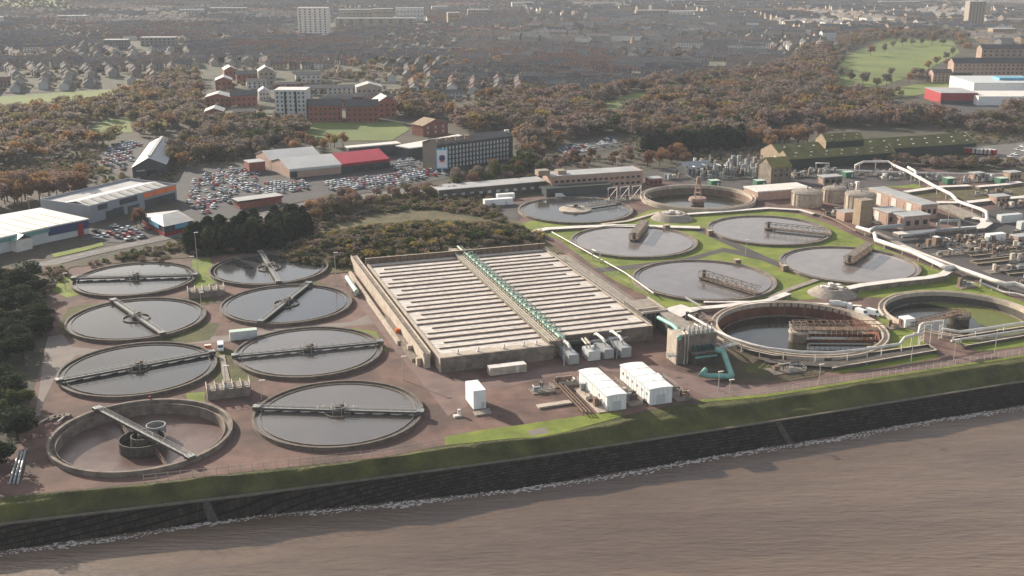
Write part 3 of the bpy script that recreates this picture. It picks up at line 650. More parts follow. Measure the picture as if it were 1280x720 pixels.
# central gallery
m = MB(); m.prism([ab(Wd, 2), ab(Wd + 6, 2), ab(Wd + 6, Dp + 10), ab(Wd, Dp + 10)], 0, 5.6, 'weathered', 'brickpanel'); m.build('gallery_floor', AB)
for q in (.5, 1.5, 2.5): m = MB(); m.strip([ab(Wd + q, 2), ab(Wd + q, Dp + 9)], .28, 5.6, 5.95, 'pipe_cream'); m.build('gallery_rail', AB)
m = MB(); m.tube([(*ab(Wd + 4.4, 3), 6.4), (*ab(Wd + 4.4, Dp + 10), 6.4)], .42, 'gallery_green', 10); m.tube([(*ab(Wd + 5.6, 3), 6.0), (*ab(Wd + 5.6, Dp + 4), 6.0)], .3, 'pipe_teal', 8); m.build('air_main', AB)
m = MB()
for k in range(1, 23):
    t = 4 + (Dp - 4) * k / 23
    for s in (3.6, 5.4): m.tube([(*ab(Wd + s, t), 5.6), (*ab(Wd + s, t), 7.6), (*ab(Wd + s + (1.6 if s > 4 else -.6), t + .6), 7.6), (*ab(Wd + s + (1.6 if s > 4 else -.6), t + .6), 4.6)], .16, 'gallery_green', 6)
    m.box((*ab(Wd + 5.4, t + 1.6), 5.6), (.7, .7, 1.2), TH, 'gallery_green')
m.tube([(*ab(Wd + 5.4, 3), 5.9), (*ab(Wd + 5.4, Dp), 5.9)], .12, 'gallery_green', 6); m.tube([(*ab(Wd + 3.6, 3), 5.75), (*ab(Wd + 3.6, Dp), 5.75)], .12, 'gallery_green', 6)
m.build('riser_pipe', AB)
m = MB()
for s in (Wd + .1, Wd + 5.9): m.rail([(*ab(s, 2), 5.6), (*ab(s, Dp + 9), 5.6)], 1.1, 'gallery_green', 3, .05)
m.rail([(*ab(79, 8), 5.1), (*ab(79, Dp), 5.1)], 1.1, 'rail', 3, .04)
m.build('handrail', AB)
for s in (6, 13, 22, 29, 33.5): m = MB(); m.cyl((*ab(s, 2.2), 5), .55, .5, 'white_cover', 10, r2=.35); m.box((*ab(s + .3, 2.4), 5.3), (.5, .5, 1.2), .2, 'white_cover'); m.build('vent', AB)
# channel along the left side
CH = thing('feed_channel', 'long raised concrete channel running along the left side of the aeration basin', 'channel', (*ab(-4, 0), 0))
m = MB(); m.prism([ab(-4.6, 5), ab(-2.6, 5), ab(-2.6, Dp + 14), ab(-4.6, Dp + 14)], -.3, 5.0, 'cream_concrete', 'weathered'); m.build('channel_wall', CH)
m = MB(); m.strip([ab(-2.45, 5), ab(-2.45, Dp + 12)], .3, 4.0, 5.7, 'cream_concrete'); m.strip([ab(-4.75, 5), ab(-4.75, Dp + 13)], .3, 4.0, 5.6, 'cream_concrete'); m.build('parapet', CH)
m = MB(); m.strip([ab(-7.4, 30), ab(-7.4, Dp + 2)], 1.2, 0, 1.6, 'cream_concrete'); m.strip([ab(-6, 12), ab(-6, 60)], 2.2, 0, 1.2, 'weathered'); m.build('ledge', CH)
m = MB()
for t in (9, 22, 40): m.box((*ab(-5.6, t), 0), (1.5, 1.8, 2.6), TH, 'orange' if t == 40 else 'cream_concrete')
m.build('valve_box', CH)
# stepped chamber at the right rear corner of the basin front
m = MB(); CHB = thing('outlet_chamber', 'raised concrete outlet chamber with railed flat top at the right corner of the aeration basin', 'chamber', (*ab(84, 22), 0))
m.prism([ab(80, 18), ab(89.5, 18), ab(89.5, 34), ab(80, 34)], 0, 6.2, 'dark_concrete', 'concrete'); m.build('chamber_wall', CHB)
m = MB(); m.strip([ab(80, 17.6), ab(90, 17.6)], .5, 6.2, 6.9, 'cream_concrete'); m.strip([ab(89.8, 18), ab(89.8, 34)], .5, 6.2, 6.9, 'cream_concrete'); m.strip([ab(80, 22), ab(88, 22)], .8, 6.2, 6.8, 'cream_concrete'); m.build('parapet', CHB)
for k in range(5): m = MB(); m.box((*ab(81.5 + 1.8 * k, 17.8), 0), (.5, .6, 6), TH, 'weathered'); m.build('buttress', CHB)
m = MB(); m.rail([(*ab(80.2, 18.2), 6.2), (*ab(89, 18.2), 6.2), (*ab(89, 33.5), 6.2)], 1.2, 'rail', 2, .05); m.build('handrail', CHB)
SUMP = thing('side_trench', 'dark open trench between the aeration basin and the pale walkway on its right', 'trench', (*ab(84, 40), 0))
m = MB(); m.prism([ab(79.5, 36), ab(84.6, 36), ab(84.6, Dp - 2), ab(79.5, Dp - 2)], 0, .35, 'scrub_ground'); m.strip([ab(84.9, 34), ab(84.9, Dp + 3)], .5, 0, 1.7, 'dark_concrete', 'cream_concrete'); m.build('trench_wall', SUMP)
WK = thing('raised_walkway', 'long pale concrete walkway with thin railings between the aeration basin and the lawns', 'walkway', (*ab(87, 40), 0))
m = MB(); m.prism([ab(85.3, 34), ab(89.6, 34), ab(89.6, Dp - 2), ab(85.3, Dp - 2)], 0, 1.5, 'weathered', 'concrete'); m.build('deck', WK)
m = MB()
for s in (85.5, 89.4): m.rail([(*ab(s, 34), 1.5), (*ab(s, Dp - 3), 1.5)], 1.1, 'rail', 3, .05)
m.build('handrail', WK)
# ------------------------------------------------------------------ machines and buildings of the works
def lbl(o, l, c, g=None): return tag(o, l, c, g)
def obox(mb, c, size, mat, top=None): mb.box(c, size, TH, mat, top)
def at(px, py, z=0): return Vector(G(px, py, z))
# white sheds
def white_shed(label, a, width, depth, h, windows):
    q = at(*a); p = [q, q + U * width, q + U * width + V * depth, q + V * depth]; c = mean(p)
    root = thing('equipment_shed', label, 'shed', (*c, 0), 'white flat-roofed sheds by the grass bank')
    w = MB(); w.prism(p, 0, h, 'white_metal')
    for k in range(1, int(depth / 1.9)): c = q + V * 1.9 * k - U * .03; w.beam((*c, h), (*c, .1), .06, .06, 'grey_metal')
    for k in range(1, int(width / 1.5)): c = q + U * 1.5 * k - V * .03; w.beam((*c, h), (*c, .1), .06, .06, 'grey_metal')
    w.strip([q - U * .05, q + V * depth - U * .05], .12, 0, .5, 'weathered'); w.build('wall', root)
    m = MB(); m.tube([(*(q - U * .3), h - .1), (*(q + V * depth - U * .3), h - .1)], .12, 'grey_metal', 6); m.build('gutter', root)
    r = MB(); n = 8
    for i in range(n):
        k0, k1 = i / n, (i + 1) / n; z0 = h + .02 + .3 * math.sin(math.pi * k0); z1 = h + .02 + .3 * math.sin(math.pi * k1)
        a0 = q + U * (width + .4) * k0 - U * .2 - V * .2; a1 = q + U * (width + .4) * k1 - U * .2 - V * .2; e = V * (depth + .4)
        r.face([(*a0, z0 + .1), (*a1, z1 + .1), (*(a1 + e), z1 + .1), (*(a0 + e), z0 + .1)], 'white_metal'); r.face([(*a0, h - .1), (*a1, h - .1), (*a1, z1 + .1), (*a0, z0 + .1)], 'white_metal')
    for i in range(1, 4): t = q + V * depth * i / 4; r.beam((*(t - U * .2), h + .25), (*(t + U * (width / 2)), h + .5), .1, .06, 'offwhite_metal'); r.beam((*(t + U * (width + .2)), h + .25), (*(t + U * (width / 2)), h + .5), .1, .06, 'offwhite_metal')
    r.build('roof', root)
    for i in range(windows):
        m = MB(); c = q - U * .06 + V * (depth * (i + .6) / (windows + .2)); m.box((*c, h * .52), (.14, .9, .9), TH, 'clad_grey'); m.build('vent', root)
    m = MB(); c = q + U * width * .5 - V * .05; m.box((*c, 0), (width * .4, .12, h * .62), TH, 'offwhite_metal'); m.build('door', root)
white_shed('long white shed on the left of the pair beside the grass bank', (758.5, 514.5), 6.3, 22.5, 4.9, 2)
white_shed('broader white shed on the right of the pair, small dark vents along its side', (811.5, 507), 7.6, 22, 5.2, 6)
def container(name, label, a, w, d, h, mat='white_metal', top=None, group=None, rot=None, z=0, cat='container'):
    q = at(*a); root = thing(name, label, cat, (*(q + U * w / 2 + V * d / 2), z), group); c = q + U * w / 2 + V * d / 2; rt = TH if rot is None else rot
    m = MB(); m.box((*c, z + .25), (w, d, h - .25), rt, mat, top or mat); m.build('body', root)
    m = MB(); m.box((*c, z), (w * .9, d * .9, .26), rt, 'dark_steel'); m.build('skid', root)
    m = MB(); ca, sa = math.cos(rt), math.sin(rt); X = Vector((ca, sa)); Y = Vector((-sa, ca))
    m.box((*(c - Y * (d / 2 + .04) + X * w * .25), z + .35), (min(1.1, w * .3), .08, min(2.1, h * .75)), rt, 'offwhite_metal'); m.build('door', root)
    return root
r = container('control_cabin', 'tall white cabin on a dark open base at the end of the works road', (592, 513), 3.9, 8.6, 6.2)
r = container('portable_cabin', 'long pale portable cabin in front of the aeration basin', (612.5, 471), 12.6, 3.2, 2.9, 'cream_concrete', 'white_cover')
r = container('portable_cabin', 'pale green site container on the track between the settling tanks', (288, 427), 9.5, 2.9, 3.4, 'offwhite_metal', 'pale_green')
r = container('shipping_container', 'long white container by the low grey roofed building behind the mound', (606, 258.5), 16, 3.4, 3.6)
r = container('shipping_container', 'white container alone on the dark tarmac right of the looping channel', (1236, 304), 9.5, 3.2, 4.0)
r = container('shipping_container', 'long pale container at the right edge above the lone white container', (1251, 280), 13, 3.4, 4.2, 'offwhite_metal')
r = container('shipping_container', 'second pale container at the right edge, behind the long one', (1276, 288), 9, 3.4, 4, 'offwhite_metal')
r = container('storage_cabin', 'small white cabin under the long grey roof behind the round tanks', (622, 250), 10, 3, 3)
for i, (a, l) in enumerate([((889, 234), 'green kiosk with pale roof behind the pink pylon tank'), ((946, 234), 'green kiosk left of the long cream roof'), ((1057, 223), 'green kiosk behind the storage silos'),
                            ((1184, 231), 'green kiosk on the tarmac left of the other far right one'), ((1250, 231), 'green kiosk farthest to the right behind the channels')]):
    container('green_kiosk', l, a, 6.0, 5, 3.6, 'green_box', 'pale_green', 'green kiosks', cat='kiosk')
container('white_kiosk', 'white cabin at the foot of the slim bridge of the algae tank', (1131, 411), 4.2, 4, 3.6, 'white_metal', cat='kiosk')
container('switch_cabin', 'tall pale narrow cabin among the pipework right of the big round tanks', (1169, 309), 2.6, 3, 4.6, 'brickpanel', 'white_metal', cat='cabin')
# silencer boxes with ducts
for i, (a, w, d, h, mat, l) in enumerate([((711, 457), 3.6, 13, 3.6, 'grey_metal', 'grey blower box nearest the gallery end'), ((735.5, 452.5), 4.3, 6, 3.6, 'offwhite_metal', 'pale cube-like blower box with two stub pipes'),
                                     ((755.5, 450), 3.4, 11, 3.6, 'grey_metal', 'grey blower box with curved duct right of the pale cube'), ((776.5, 448.5), 3.7, 12, 3.8, 'grey_metal', 'grey blower box farthest right in the row')]):
    q = at(*a); root = thing('blower_unit', l + ' in front of the basin', 'blower unit', (*q, 0), 'blower units in front of the aeration basin')
    m = MB(); c = q + U * w / 2 + V * d / 2; m.box((*c, .3), (w, d, h - .3), TH, mat); m.build('housing', root)
    m = MB(); m.box((*c, 0), (w * .8, d * .9, .31), TH, 'dark_steel'); m.build('base', root)
    m = MB(); c2 = q + U * w * .5
    if i != 1: m.tube([(*(c2 + V * 3.5), h - .2), (*(c2 + V * 3.8), h + 1.3), (*(c2 + V * 5), h + 1.9), (*(c2 + V * d), h + 1.9), (*(c2 + V * (d + 3)), h + .5)], .5, 'pipe_white', 10)
    else: m.tube([(*(c2 + V * 2 + U), h - .2), (*(c2 + V * 2 + U), h + 2.0)], .5, 'galv', 10)
    m.build('duct', root)
    if i == 1:
        for s in (-1.4, -.2): m = MB(); m.tube([(*(c2 + V * 3.5 + U * s), h - .1), (*(c2 + V * 3.8 + U * s), h + 1.5), (*(c2 + V * 8 + U * s), h + 2)], .35, 'pipe_cream', 8); m.build('duct', root)
MN = thing('air_manifold', 'dark green manifold of pipes under the front edge of the aeration basin', 'manifold', (*at(715, 436), 0))
m = MB(); m.tube([P3(694, 431, 3.5), P3(735, 427, 3.5)], .9, 'dark_green_wall', 10); m.tube([P3(752, 426, 4), P3(785, 421.5, 4)], .35, 'galv', 8); m.tube([P3(690, 437, 1.5), P3(745, 432, 1.5)], .8, 'dark_green_wall', 10)
m.tube([P3(712, 429, 3.5), P3(712, 436, 1.5)], .4, 'dark_green_wall', 8); m.tube([P3(735, 427, 3.5), P3(752, 426, 4)], .3, 'galv', 8); m.build('pipe', MN)
# tower with teal pipes
TW = thing('pump_house', 'tall grey concrete pump house with rooftop valves between the basin and the reddish tank', 'pump house', (*at(870, 455), 0))
q = at(846, 455.5); m = MB(); p = [q, q + U * 14.5, q + U * 14.5 + V * 7, q + V * 7]; m.prism(p, 0, 9.6, 'weathered', 'concrete')
m.strip([q - U * .25 - V * .2, q - U * .25 + V * 7], .45, 0, 10.4, 'cream_concrete'); m.build('wall', TW)  # cream strip paints the sunlit left face of the grey walls
m = MB(); m.prism([q + U * 4.3 - V * 3, q + U * 14.5 - V * 3, q + U * 14.5 - V * .02, q + U * 4.3 - V * .02], 0, 4.2, 'dark_concrete', 'weathered'); m.build('annex', TW)
m = MB(); m.prism([q + U * .2 + V * .2, q + U * 3.6 + V * .2, q + U * 3.6 + V * 6, q + U * .2 + V * 6], 9.62, 10.2, 'cream_concrete'); m.build('roof_slab', TW)
for i in range(6):
    c = q + U * (4.6 + 1.7 * i) + V * 1.4; m = MB(); m.box((*c, 9.6), (1.2, 1.0, 1.2), TH, 'galv'); m.cyl((*c, 10.8), .25, 1.6, 'pipe_white', 8); m.build('valve', TW)
    c = c + V * 3.4; m = MB(); m.box((*c, 9.6), (1.0, .9, .9), TH, 'galv'); m.cyl((*c, 10.5), .2, 1.1, 'pipe_white', 8); m.build('valve', TW)
m = MB(); m.rail([(*(q + U * 4), 9.6), (*(q + U * 14.4), 9.6), (*(q + U * 14.4 + V * 7), 9.6)], 1.2, 'rail', 1.5, .05); m.build('handrail', TW)
for k in (2.4, 3.6): m = MB(); m.tube([(*(q + U * k - V * .5), 0), (*(q + U * k - V * .5), 10.6), (*(q + U * k + V * 1.5), 10.9)], .28, 'pipe_cream', 8); m.build('riser_pipe', TW)
m = MB(); m.tube([(*(q + U * 5 - V * 3.4), 2.9), (*(q + U * 13 - V * 3.4), 2.9)], .35, 'pipe_teal', 8); m.build('pipe', TW)
for k in range(5): m = MB(); m.tube([(*(q + U * (5.6 + 1.7 * k) - V * 1.4), 4.2), (*(q + U * (5.6 + 1.7 * k) - V * 1.4), 5.4), (*(q + U * (5.6 + 1.7 * k) + V * .3), 5.6)], .45, 'pipe_dark_teal', 8); m.build('pump', TW)
m = MB(); c = q - U * 2 + V * .5; m.box((*c, 3.2), (3, 2.2, .3), TH, 'galv'); m.rail([(*(c - U * 1.4 - V), 3.5), (*(c + U * 1.4 - V), 3.5)], 1.1, 'rail', 1, .05); m.rail([(*(c - U * 1.4 + V), 3.5), (*(c - U * 1.4 - V), 3.5)], 1.1, 'rail', 1, .05); m.beam((*(c - U), 3.2), (*(c - U), 0), .15, .15, 'rail'); m.build('platform', TW)
RD = thing('ramp_slab', 'flat grey concrete slab leading back from the pump house to the outlet chamber', 'channel', (*at(850, 405), 0))
m = MB(); m.prism([Vector(P3(*k, 6.5)[:2]) for k in ((824, 390), (847, 412), (850, 424), (896, 420), (874, 413), (855, 398), (826, 384))], .1, 6.5, 'dark_concrete', 'concrete'); m.build('slab', RD)
def pipe(name, label, pts, r, mat, group=None, cat='pipe', supports=4, smat=None, hs=True):
    """pts: (photo x, photo y, height)"""
    w = [Vector(P3(*p)) for p in pts]; root = thing(name, label, cat, (w[0].x, w[0].y, 0), group)
    m = MB(); m.tube(w, r, mat, 12); m.build('pipe_run', root, smooth=True)
    if hs:
        L = 0
        for a, b in zip(w[:-1], w[1:]):
            n = max(1, int((b - a).length / (supports * 2.2)))
            for i in range(n):
                p = a.lerp(b, (i + .5) / n)
                if p.z > 1.2: m = MB(); m.beam((p.x, p.y, p.z - r), (p.x, p.y, 0), .25, .25, smat or mat); m.build('support', root)
    return root
pipe('teal_pipe', 'teal pipe bending down beside the outlet chamber to the pump house roof', [(823, 397, 6.5), (841, 406.5, 7), (846, 411, 8), (849, 423, 9.9)], .75, 'pipe_teal', hs=False)
pipe('teal_pipe', 'teal pipe looping along the ground at the foot of the pump house', [(894, 437, 5.5), (904, 439.5, 5), (915, 469.5, 1.2), (913, 470.5, 1.2), (886, 470, 1.2), (877, 467.5, 2.0), (882, 462, 2.6)], .85, 'pipe_teal', hs=False)
# white-topped channels and conduits
def channel(label, pts, w=2.0, h=1.2, top='white_cover', side='weathered', cat='channel', name='conduit', z1=None, rail=False):
    P = [G(a, b, h) for a, b in pts]; root = thing(name, label, cat, (*P[0], 0), 'white-topped channels of the sewage works' if top == 'white_cover' else None)
    m = MB(); m.strip(P, w, 0, h - .18, side); m.build('channel_wall', root); m = MB(); m.strip(P, w + .35, h - .16, h, top); m.build('cover', root)
    if rail: m = MB(); m.rail([(*p, h) for p in P], 1.1, 'rail', 3, .05); m.build('handrail', root)
    return root
channel('white-topped channel starting broad behind the basin and running level past the mossy chamber', [(668, 291), (672, 288), (684, 285.5), (720, 283.5), (767, 281.5), (820, 282.5), (875, 284)], 4.2)
channel('narrow pale path-like channel climbing from the white channel to the mossy round chamber', [(752, 280), (785, 276), (825, 264.5)], 2.2, .7, 'cream_concrete')
channel('long white-topped channel passing in front of the pylon tank', [(855, 267.5), (905, 264), (960, 259.8), (1000, 262), (1018, 267)], 2.8)
channel('white-topped channel leading from the mossy cone towards the grey pipe bend', [(1058, 360), (1077, 356), (1120, 350.5), (1160, 346.5), (1178, 343), (1186, 338)], 3.4, 2.4)
channel('thin white kerb channel along the top of the reddish deep tank', [(880, 377), (960, 377), (1042, 380), (1077, 382)], 1.5, .9)
channel('pale concrete path between the lawns rising to the right', [(962, 372), (985, 362), (1022, 349)], 2.4, .5, 'concrete', name='path_slab')
channel('white slab channel joining the walkway end to the big right tank group', [(838, 393), (850, 387), (862, 384)], 9, 1.4)
channel('white-topped channel from the broad slab running right above the reddish tank', [(862, 386), (900, 382.5), (960, 375.5), (985, 366)], 3.0, 1.5)
channel('white-topped channel far right crossing under the long diagonal pipe', [(1132, 239.5), (1177, 233), (1212, 231.5)], 4, 1.5)
channel('white-topped channel continuing right past the green kiosk', [(1222, 233), (1257, 230), (1276, 227)], 3.6, 1.5)
channel('broad white-topped channel running off the right edge above the loop', [(1172, 252.5), (1206, 252.8), (1240, 249), (1300, 244)], 4.4, 1.6)
channel('grey sloping channel deck inside the pipe loop', [(1180, 256), (1200, 264), (1216, 271.5)], 9, 1.4, 'concrete')
channel('white-topped curved channel of the pipe loop', [(1216, 272), (1230, 274), (1234, 278), (1226, 283.5), (1180, 287), (1120, 291.5)], 5, 1.5)
channel('long white conduit running down the right side of the lawns', [(1127, 306), (1160, 319), (1192, 331), (1228, 345)], 1.6, 1.4)
channel('pale flat channel top beside the big white pipe', [(1094, 290), (1130, 307), (1180, 332), (1186, 335)], 3.4, 1.0, 'concrete')
GP = 'large white pipes of the sewage works'
pipe('process_pipe', 'big white pipe running diagonally above the lawns to a grey bend', [(1071, 284, 3), (1093, 290.5, 3), (1095, 300, 3), (1140, 315, 3), (1175, 331, 3), (1182, 336, 3), (1192, 334, 3)], .95, 'pipe_white', GP)
pipe('process_pipe', 'white pipe continuing down right past the grey bend to the right edge', [(1192, 333, 3), (1215, 341, 3), (1240, 350, 3), (1257, 356, 3), (1268, 355, 3), (1300, 366, 3)], .9, 'pipe_white', GP)
pipe('process_pipe', 'thin white pipe stepping down to the right edge above the algae tank', [(1226, 350, 3), (1226, 354, 1.2), (1254, 365, 1.2), (1270, 367, 1.2), (1300, 375, 1.2)], .4, 'pipe_white', GP)
pipe('process_pipe', 'long white pipe descending diagonally at upper right into the channel loop', [(1118, 207, 6), (1134, 214, 5), (1145, 220, 5), (1166, 231.5, 4), (1189, 243, 4), (1196, 250, 3)], .9, 'pipe_white', GP)
pipe('process_pipe', 'white pipe curving round the loop and diving down at its right end', [(1196, 251, 3), (1206, 255, 3.5), (1226, 261.5, 3.5), (1233, 265, 3.5), (1234, 276, 2)], .85, 'pipe_white', GP)
pipe('process_pipe', 'white pipe bridge with raised portal behind the silos', [(1069, 214, .5), (1069.5, 207, 6), (1080, 202, 7), (1110, 202, 7), (1120, 208, 6)], .6, 'pipe_white', GP)
pipe('process_pipe', 'level white pipe along the back of the works, behind the cream roof', [(1035, 212.5, 2.5), (1080, 214, 2.5), (1134, 216, 2.5)], .7, 'pipe_white', GP)
pipe('process_pipe', 'level white pipe running right along the rear hedge', [(1144, 216.5, 2.5), (1200, 217.5, 2.5), (1268, 218, 2.5)], .7, 'pipe_white', GP)
pipe('process_pipe', 'short steep white pipe at the kink of the rear pipes', [(1135, 209, 6), (1144, 214, 5), (1145, 219, 4.5)], .8, 'pipe_white', GP)
pipe('pipe_portal', 'small white pipe arch in front of the mossy warehouse', [(1020, 213, .3), (1020, 204, 5), (1036, 204, 5), (1036.5, 213, .3)], .35, 'pipe_white', hs=False)
pipe('pipe_portal', 'grey pipe arch standing on the curved channel loop', [(1173, 289, .5), (1173, 279, 5), (1176, 276, 5.8), (1199, 275.5, 5.8), (1199, 286, .5)], .6, 'galv', hs=False)
pipe('pipe_portal', 'large grey pipe rising beside the brick pumping buildings', [(1090, 292, .5), (1090, 288, 4), (1094, 285, 5), (1127, 282, 5), (1127, 289, .5)], .95, 'galv', hs=False)
pipe('process_pipe', 'grey pipe along the front of the curved channel', [(1127, 296, 2.5), (1160, 291, 2.5), (1167, 290, 2.5), (1170, 288, 2.5), (1220, 284.5, 2.5)], .6, 'galv', GP)
pipe('process_pipe', 'pale pipe on posts sweeping around the front of the reddish deep tank', [(861, 394, 4), (880, 405, 4), (896, 414, 4), (915, 423, 4), (940, 431, 4), (960, 435.5, 4), (1000, 440, 4), (1040, 441, 4), (1080, 437, 4), (1125, 430, 4), (1131, 422, 5), (1149, 417.5, 5), (1151, 407, 8), (1154, 404.5, 8), (1177, 401.5, 8)], .5, 'pipe_white', GP)
pipe('process_pipe', 'pale pipe on posts running right below the algae tank', [(1177, 411, 3), (1200, 415, 3), (1240, 409.5, 3), (1300, 400, 3)], .5, 'pipe_white', GP)
pipe('process_pipe', 'lower pale pipe parallel to the one below the algae tank', [(1189, 426, 2), (1240, 418.5, 2), (1300, 409.5, 2)], .4, 'pipe_white', GP)
pipe('process_pipe', 'thin white pipe beside the pale walkway left of the lawns', [(690, 290, 2), (740, 318, 2), (780, 340, 2), (817, 366.5, 2)], .28, 'pipe_white', GP)
pipe('process_pipe', 'white pipe stub descending to the broad slab by the walkway', [(857, 372, 4), (875, 382, 2.5)], .4, 'pipe_white', GP)
pipe('process_pipe', 'thin white pipe dropping to the pump house roof', [(868, 405, 4), (890, 417, 5), (896, 424, 6)], .3, 'pipe_white', GP)
pipe('red_pipe', 'long rusty red pipe rail in front of the storage silos', [(1008, 262, 1.5), (1040, 273, 1.5), (1070, 289, 1.5)], .35, 'rust_steel', hs=True)
pipe('pipe_portal', 'thin white goal-like pipe frame by the pale walkway', [(740.5, 325, .2), (740.5, 312, 5.6), (750, 316, 5.6), (750, 329, .2)], .22, 'pipe_white', hs=False)
# trestle with lattice legs at the pipe arch
m = MB(); TR = thing('pipe_trestle', 'white lattice trestle carrying the pale pipe over the brown path', 'trestle', (*at(1155, 425), 0))
a, b = Vector(G(1152, 428)), Vector(G(1175, 424))
for q in (a, b):
    for s in (-.7, .7): m.beam((*(q + U * s), 7.4), (*(q + U * s), 0), .18, .18, 'pipe_white')
    for i in range(5): m.beam((*(q - U * .7), 1.4 * i + .3), (*(q + U * .7), 1.4 * i + 1.6), .12, .12, 'pipe_white')
for z in (7.4, 6.4): m.beam((*a, z), (*b, z), .25, .25, 'pipe_white')
m.build('frame', TR)
# little walkway from tower to tank
m = MB(); BR = thing('footbridge', 'short steel footbridge from the pump house to the rim of the reddish tank', 'footbridge', (*at(908, 432), 0))
a, b = Vector(P3(897, 435, 5)), Vector(P3(921, 429, 4)); m.beam(a, b, 2.0, .3, 'galv'); m.build('deck', BR)
m = MB(); n = Vector((-(b - a).y, (b - a).x, 0)).normalized(); m.rail([a + n, b + n], 1.2, 'rail', 2, .06); m.build('handrail', BR); m = MB(); m.rail([a - n, b - n], 1.2, 'rail', 2, .06); m.build('handrail', BR)
# mossy cone chambers
for (px, py, r0, r1, l) in [(840, 273, 11.0, 7.0, 'mossy round cone chamber in front of the pylon tank'), (1040, 367, 9.8, 5.5, 'grey cone chamber with white slabs on top, above the reddish tank')]:
    c = at(px, py); root = thing('cone_chamber', l, 'chamber', (*c, 0)); m = MB(); m.lathe((*c, 0), [(r0, 0), (r1, 2.8)], 40, 'concrete', cap=True); m.build('cone', root)
    for k in range(8):
        a = k * .785; m = MB(); m.box((c[0] + 3.6 * math.cos(a), c[1] + 2.6 * math.sin(a), 2.82), (2.3, 1.8, .35 + .25 * (k % 3)), a, 'white_cover' if k % 3 else 'mossy_wall'); m.build('cover_slab', root)
# inlet chambers of the left tanks
def chamber(label, a, w, d, h):
    q = at(*a); root = thing('inlet_chamber', label, 'chamber', (*q, 0)); p = [q, q + U * w, q + U * w + V * d, q + V * d]
    m = MB(); m.prism(p, 0, h, 'weathered'); m.build('wall', root); n = 5
    for k in range(n):
        m = MB(); m.box((*(q + U * w * (k + .5) / n + V * d * .45), h), (w / n - .8, d * .55, .1), TH, 'dark_water' if k == 2 else 'concrete'); m.build('cover', root)
    for k in range(n + 1): m = MB(); m.beam((*(q + U * w * k / n), h + .9), (*(q + U * w * k / n + V * d), h + .9), .25, 1.0, 'cream_concrete'); m.build('parapet', root)
    m = MB(); m.rail([(*(q), h), (*(q + U * w), h), (*(q + U * w + V * d), h)], 1.5, 'rail', 2, .06); m.build('handrail', root)
chamber('concrete inlet chamber with dark openings between the two back settling tanks', (236, 374), 14, 7, 2.6)
chamber('concrete inlet chamber with railings between the two front settling tanks', (260, 501), 13, 6.5, 3.0)
m = MB(); c = thing('footpath_slab', 'narrow paved strip leading to the front inlet chamber', 'path', (*at(279, 470), 0)); a, b = at(277, 445), at(284, 478); m.beam((*a, .32), (*b, .32), 2.0, .2, 'concrete'); m.build('slab', c)
# digesters / silos
def silo(label, a, w_px, top, base):
    c = at(*a); r = w_px / 2 * (c.length ** 2 + CAMH ** 2) ** .5 / FPX; h = HZ(a[0], base, top) * .92; root = thing('storage_silo', label, 'silo', (*c, 0), 'round storage silos beside the brick tower')
    m = MB(); m.lathe((*c, 0), [(r, 0), (r, h)], 40, 'cream_concrete'); m.build('wall', root)
    m = MB(); m.lathe((*c, 0), [(r + .3, h - .3), (r + .3, h + .05), (r * .7, h + .9), (0.4, h + 1.4)], 40, 'concrete', cap=True); m.build('roof', root, smooth=False)
    for k in range(16):
        t = 2 * math.pi * k / 16; m = MB(); m.box((c[0] + (r + .12) * math.cos(t), c[1] + (r + .12) * math.sin(t), 0), (.3, .6, h - .3), t, 'cream_concrete'); m.build('rib', root)
    m = MB(); pts = [(c[0] + r * .95 * math.cos(t * .2617), c[1] + r * .95 * math.sin(t * .2617), h) for t in range(25)]; m.rail(pts, 1.2, 'rail', 4, .05); m.build('handrail', root)
    m = MB(); m.cyl((*c, h + 1.3), .5, 1.6, 'galv', 8); m.build('vent', root)
silo('broad pale round silo, leftmost of the three', (1008, 256), 36, 242, 260)
silo('round silo in the middle of the three, standing farthest back', (1042, 251), 27, 239, 256)
silo('round brick silo in front beside the square brick tower', (1073.5, 268), 35, 250, 279)
TWB = thing('brick_tower', 'square brick stair tower in front of the right silo', 'tower', (*at(1083, 281), 0))
q = at(1074, 283); m = MB(); m.prism([q, q + U * 7, q + U * 7 + V * 6, q + V * 6], 0, 13, 'brick_tan', 'concrete'); m.build('wall', TWB)
m = MB(); q = at(1055, 277); p = [q - V * 0, q + U * 8.2, q + U * 8.2 + V * 7, q + V * 7]; m.prism(p, 0, 4.6, 'brick_pink', 'grey_roof'); m.build('annex', TWB)
# brick pumping buildings
def brickbox(label, q, w, d, h, wall='brick_pink', roof='grey_roof', strips=0, name='pumping_building'):
    q = Vector(q); p = [q, q + U * w, q + U * w + V * d, q + V * d]; root = thing(name, label, 'building', (*mean(p), 0))
    m = MB(); m.prism(p, 0, h, wall); m.build('wall', root); m = MB(); m.prism(shrink(p, -.5), h + .02, h + .5, roof); m.build('roof', root)
    for k in range(strips):
        m = MB(); c = q - U * .05 + V * d * (k + .5) / strips; m.box((*c, .6), (.14, d / strips * .62, h - 1.4), TH, 'white_cover' if k % 2 else 'brick_pink'); m.build('door', root)
    for k in range(3):
        m = MB(); c = q + U * w * (k + .5) / 3 - V * .05; m.box((*c, h * .35), (w * .16, .14, h * .35), TH, 'window_dark'); m.build('window', root)
    return root
brickbox('long low brick building with grey flat roof and white doors, right of the silos', at(1150, 275), 10, 44, 7.5, strips=7)
brickbox('small brick block in front of the long brick building', at(1109, 283), 11, 12, 6.5, strips=2)
brickbox('foremost brick block of the pumping buildings, nearest the grey pipe arch', at(1129, 288), 15, 10, 6.5, strips=1)
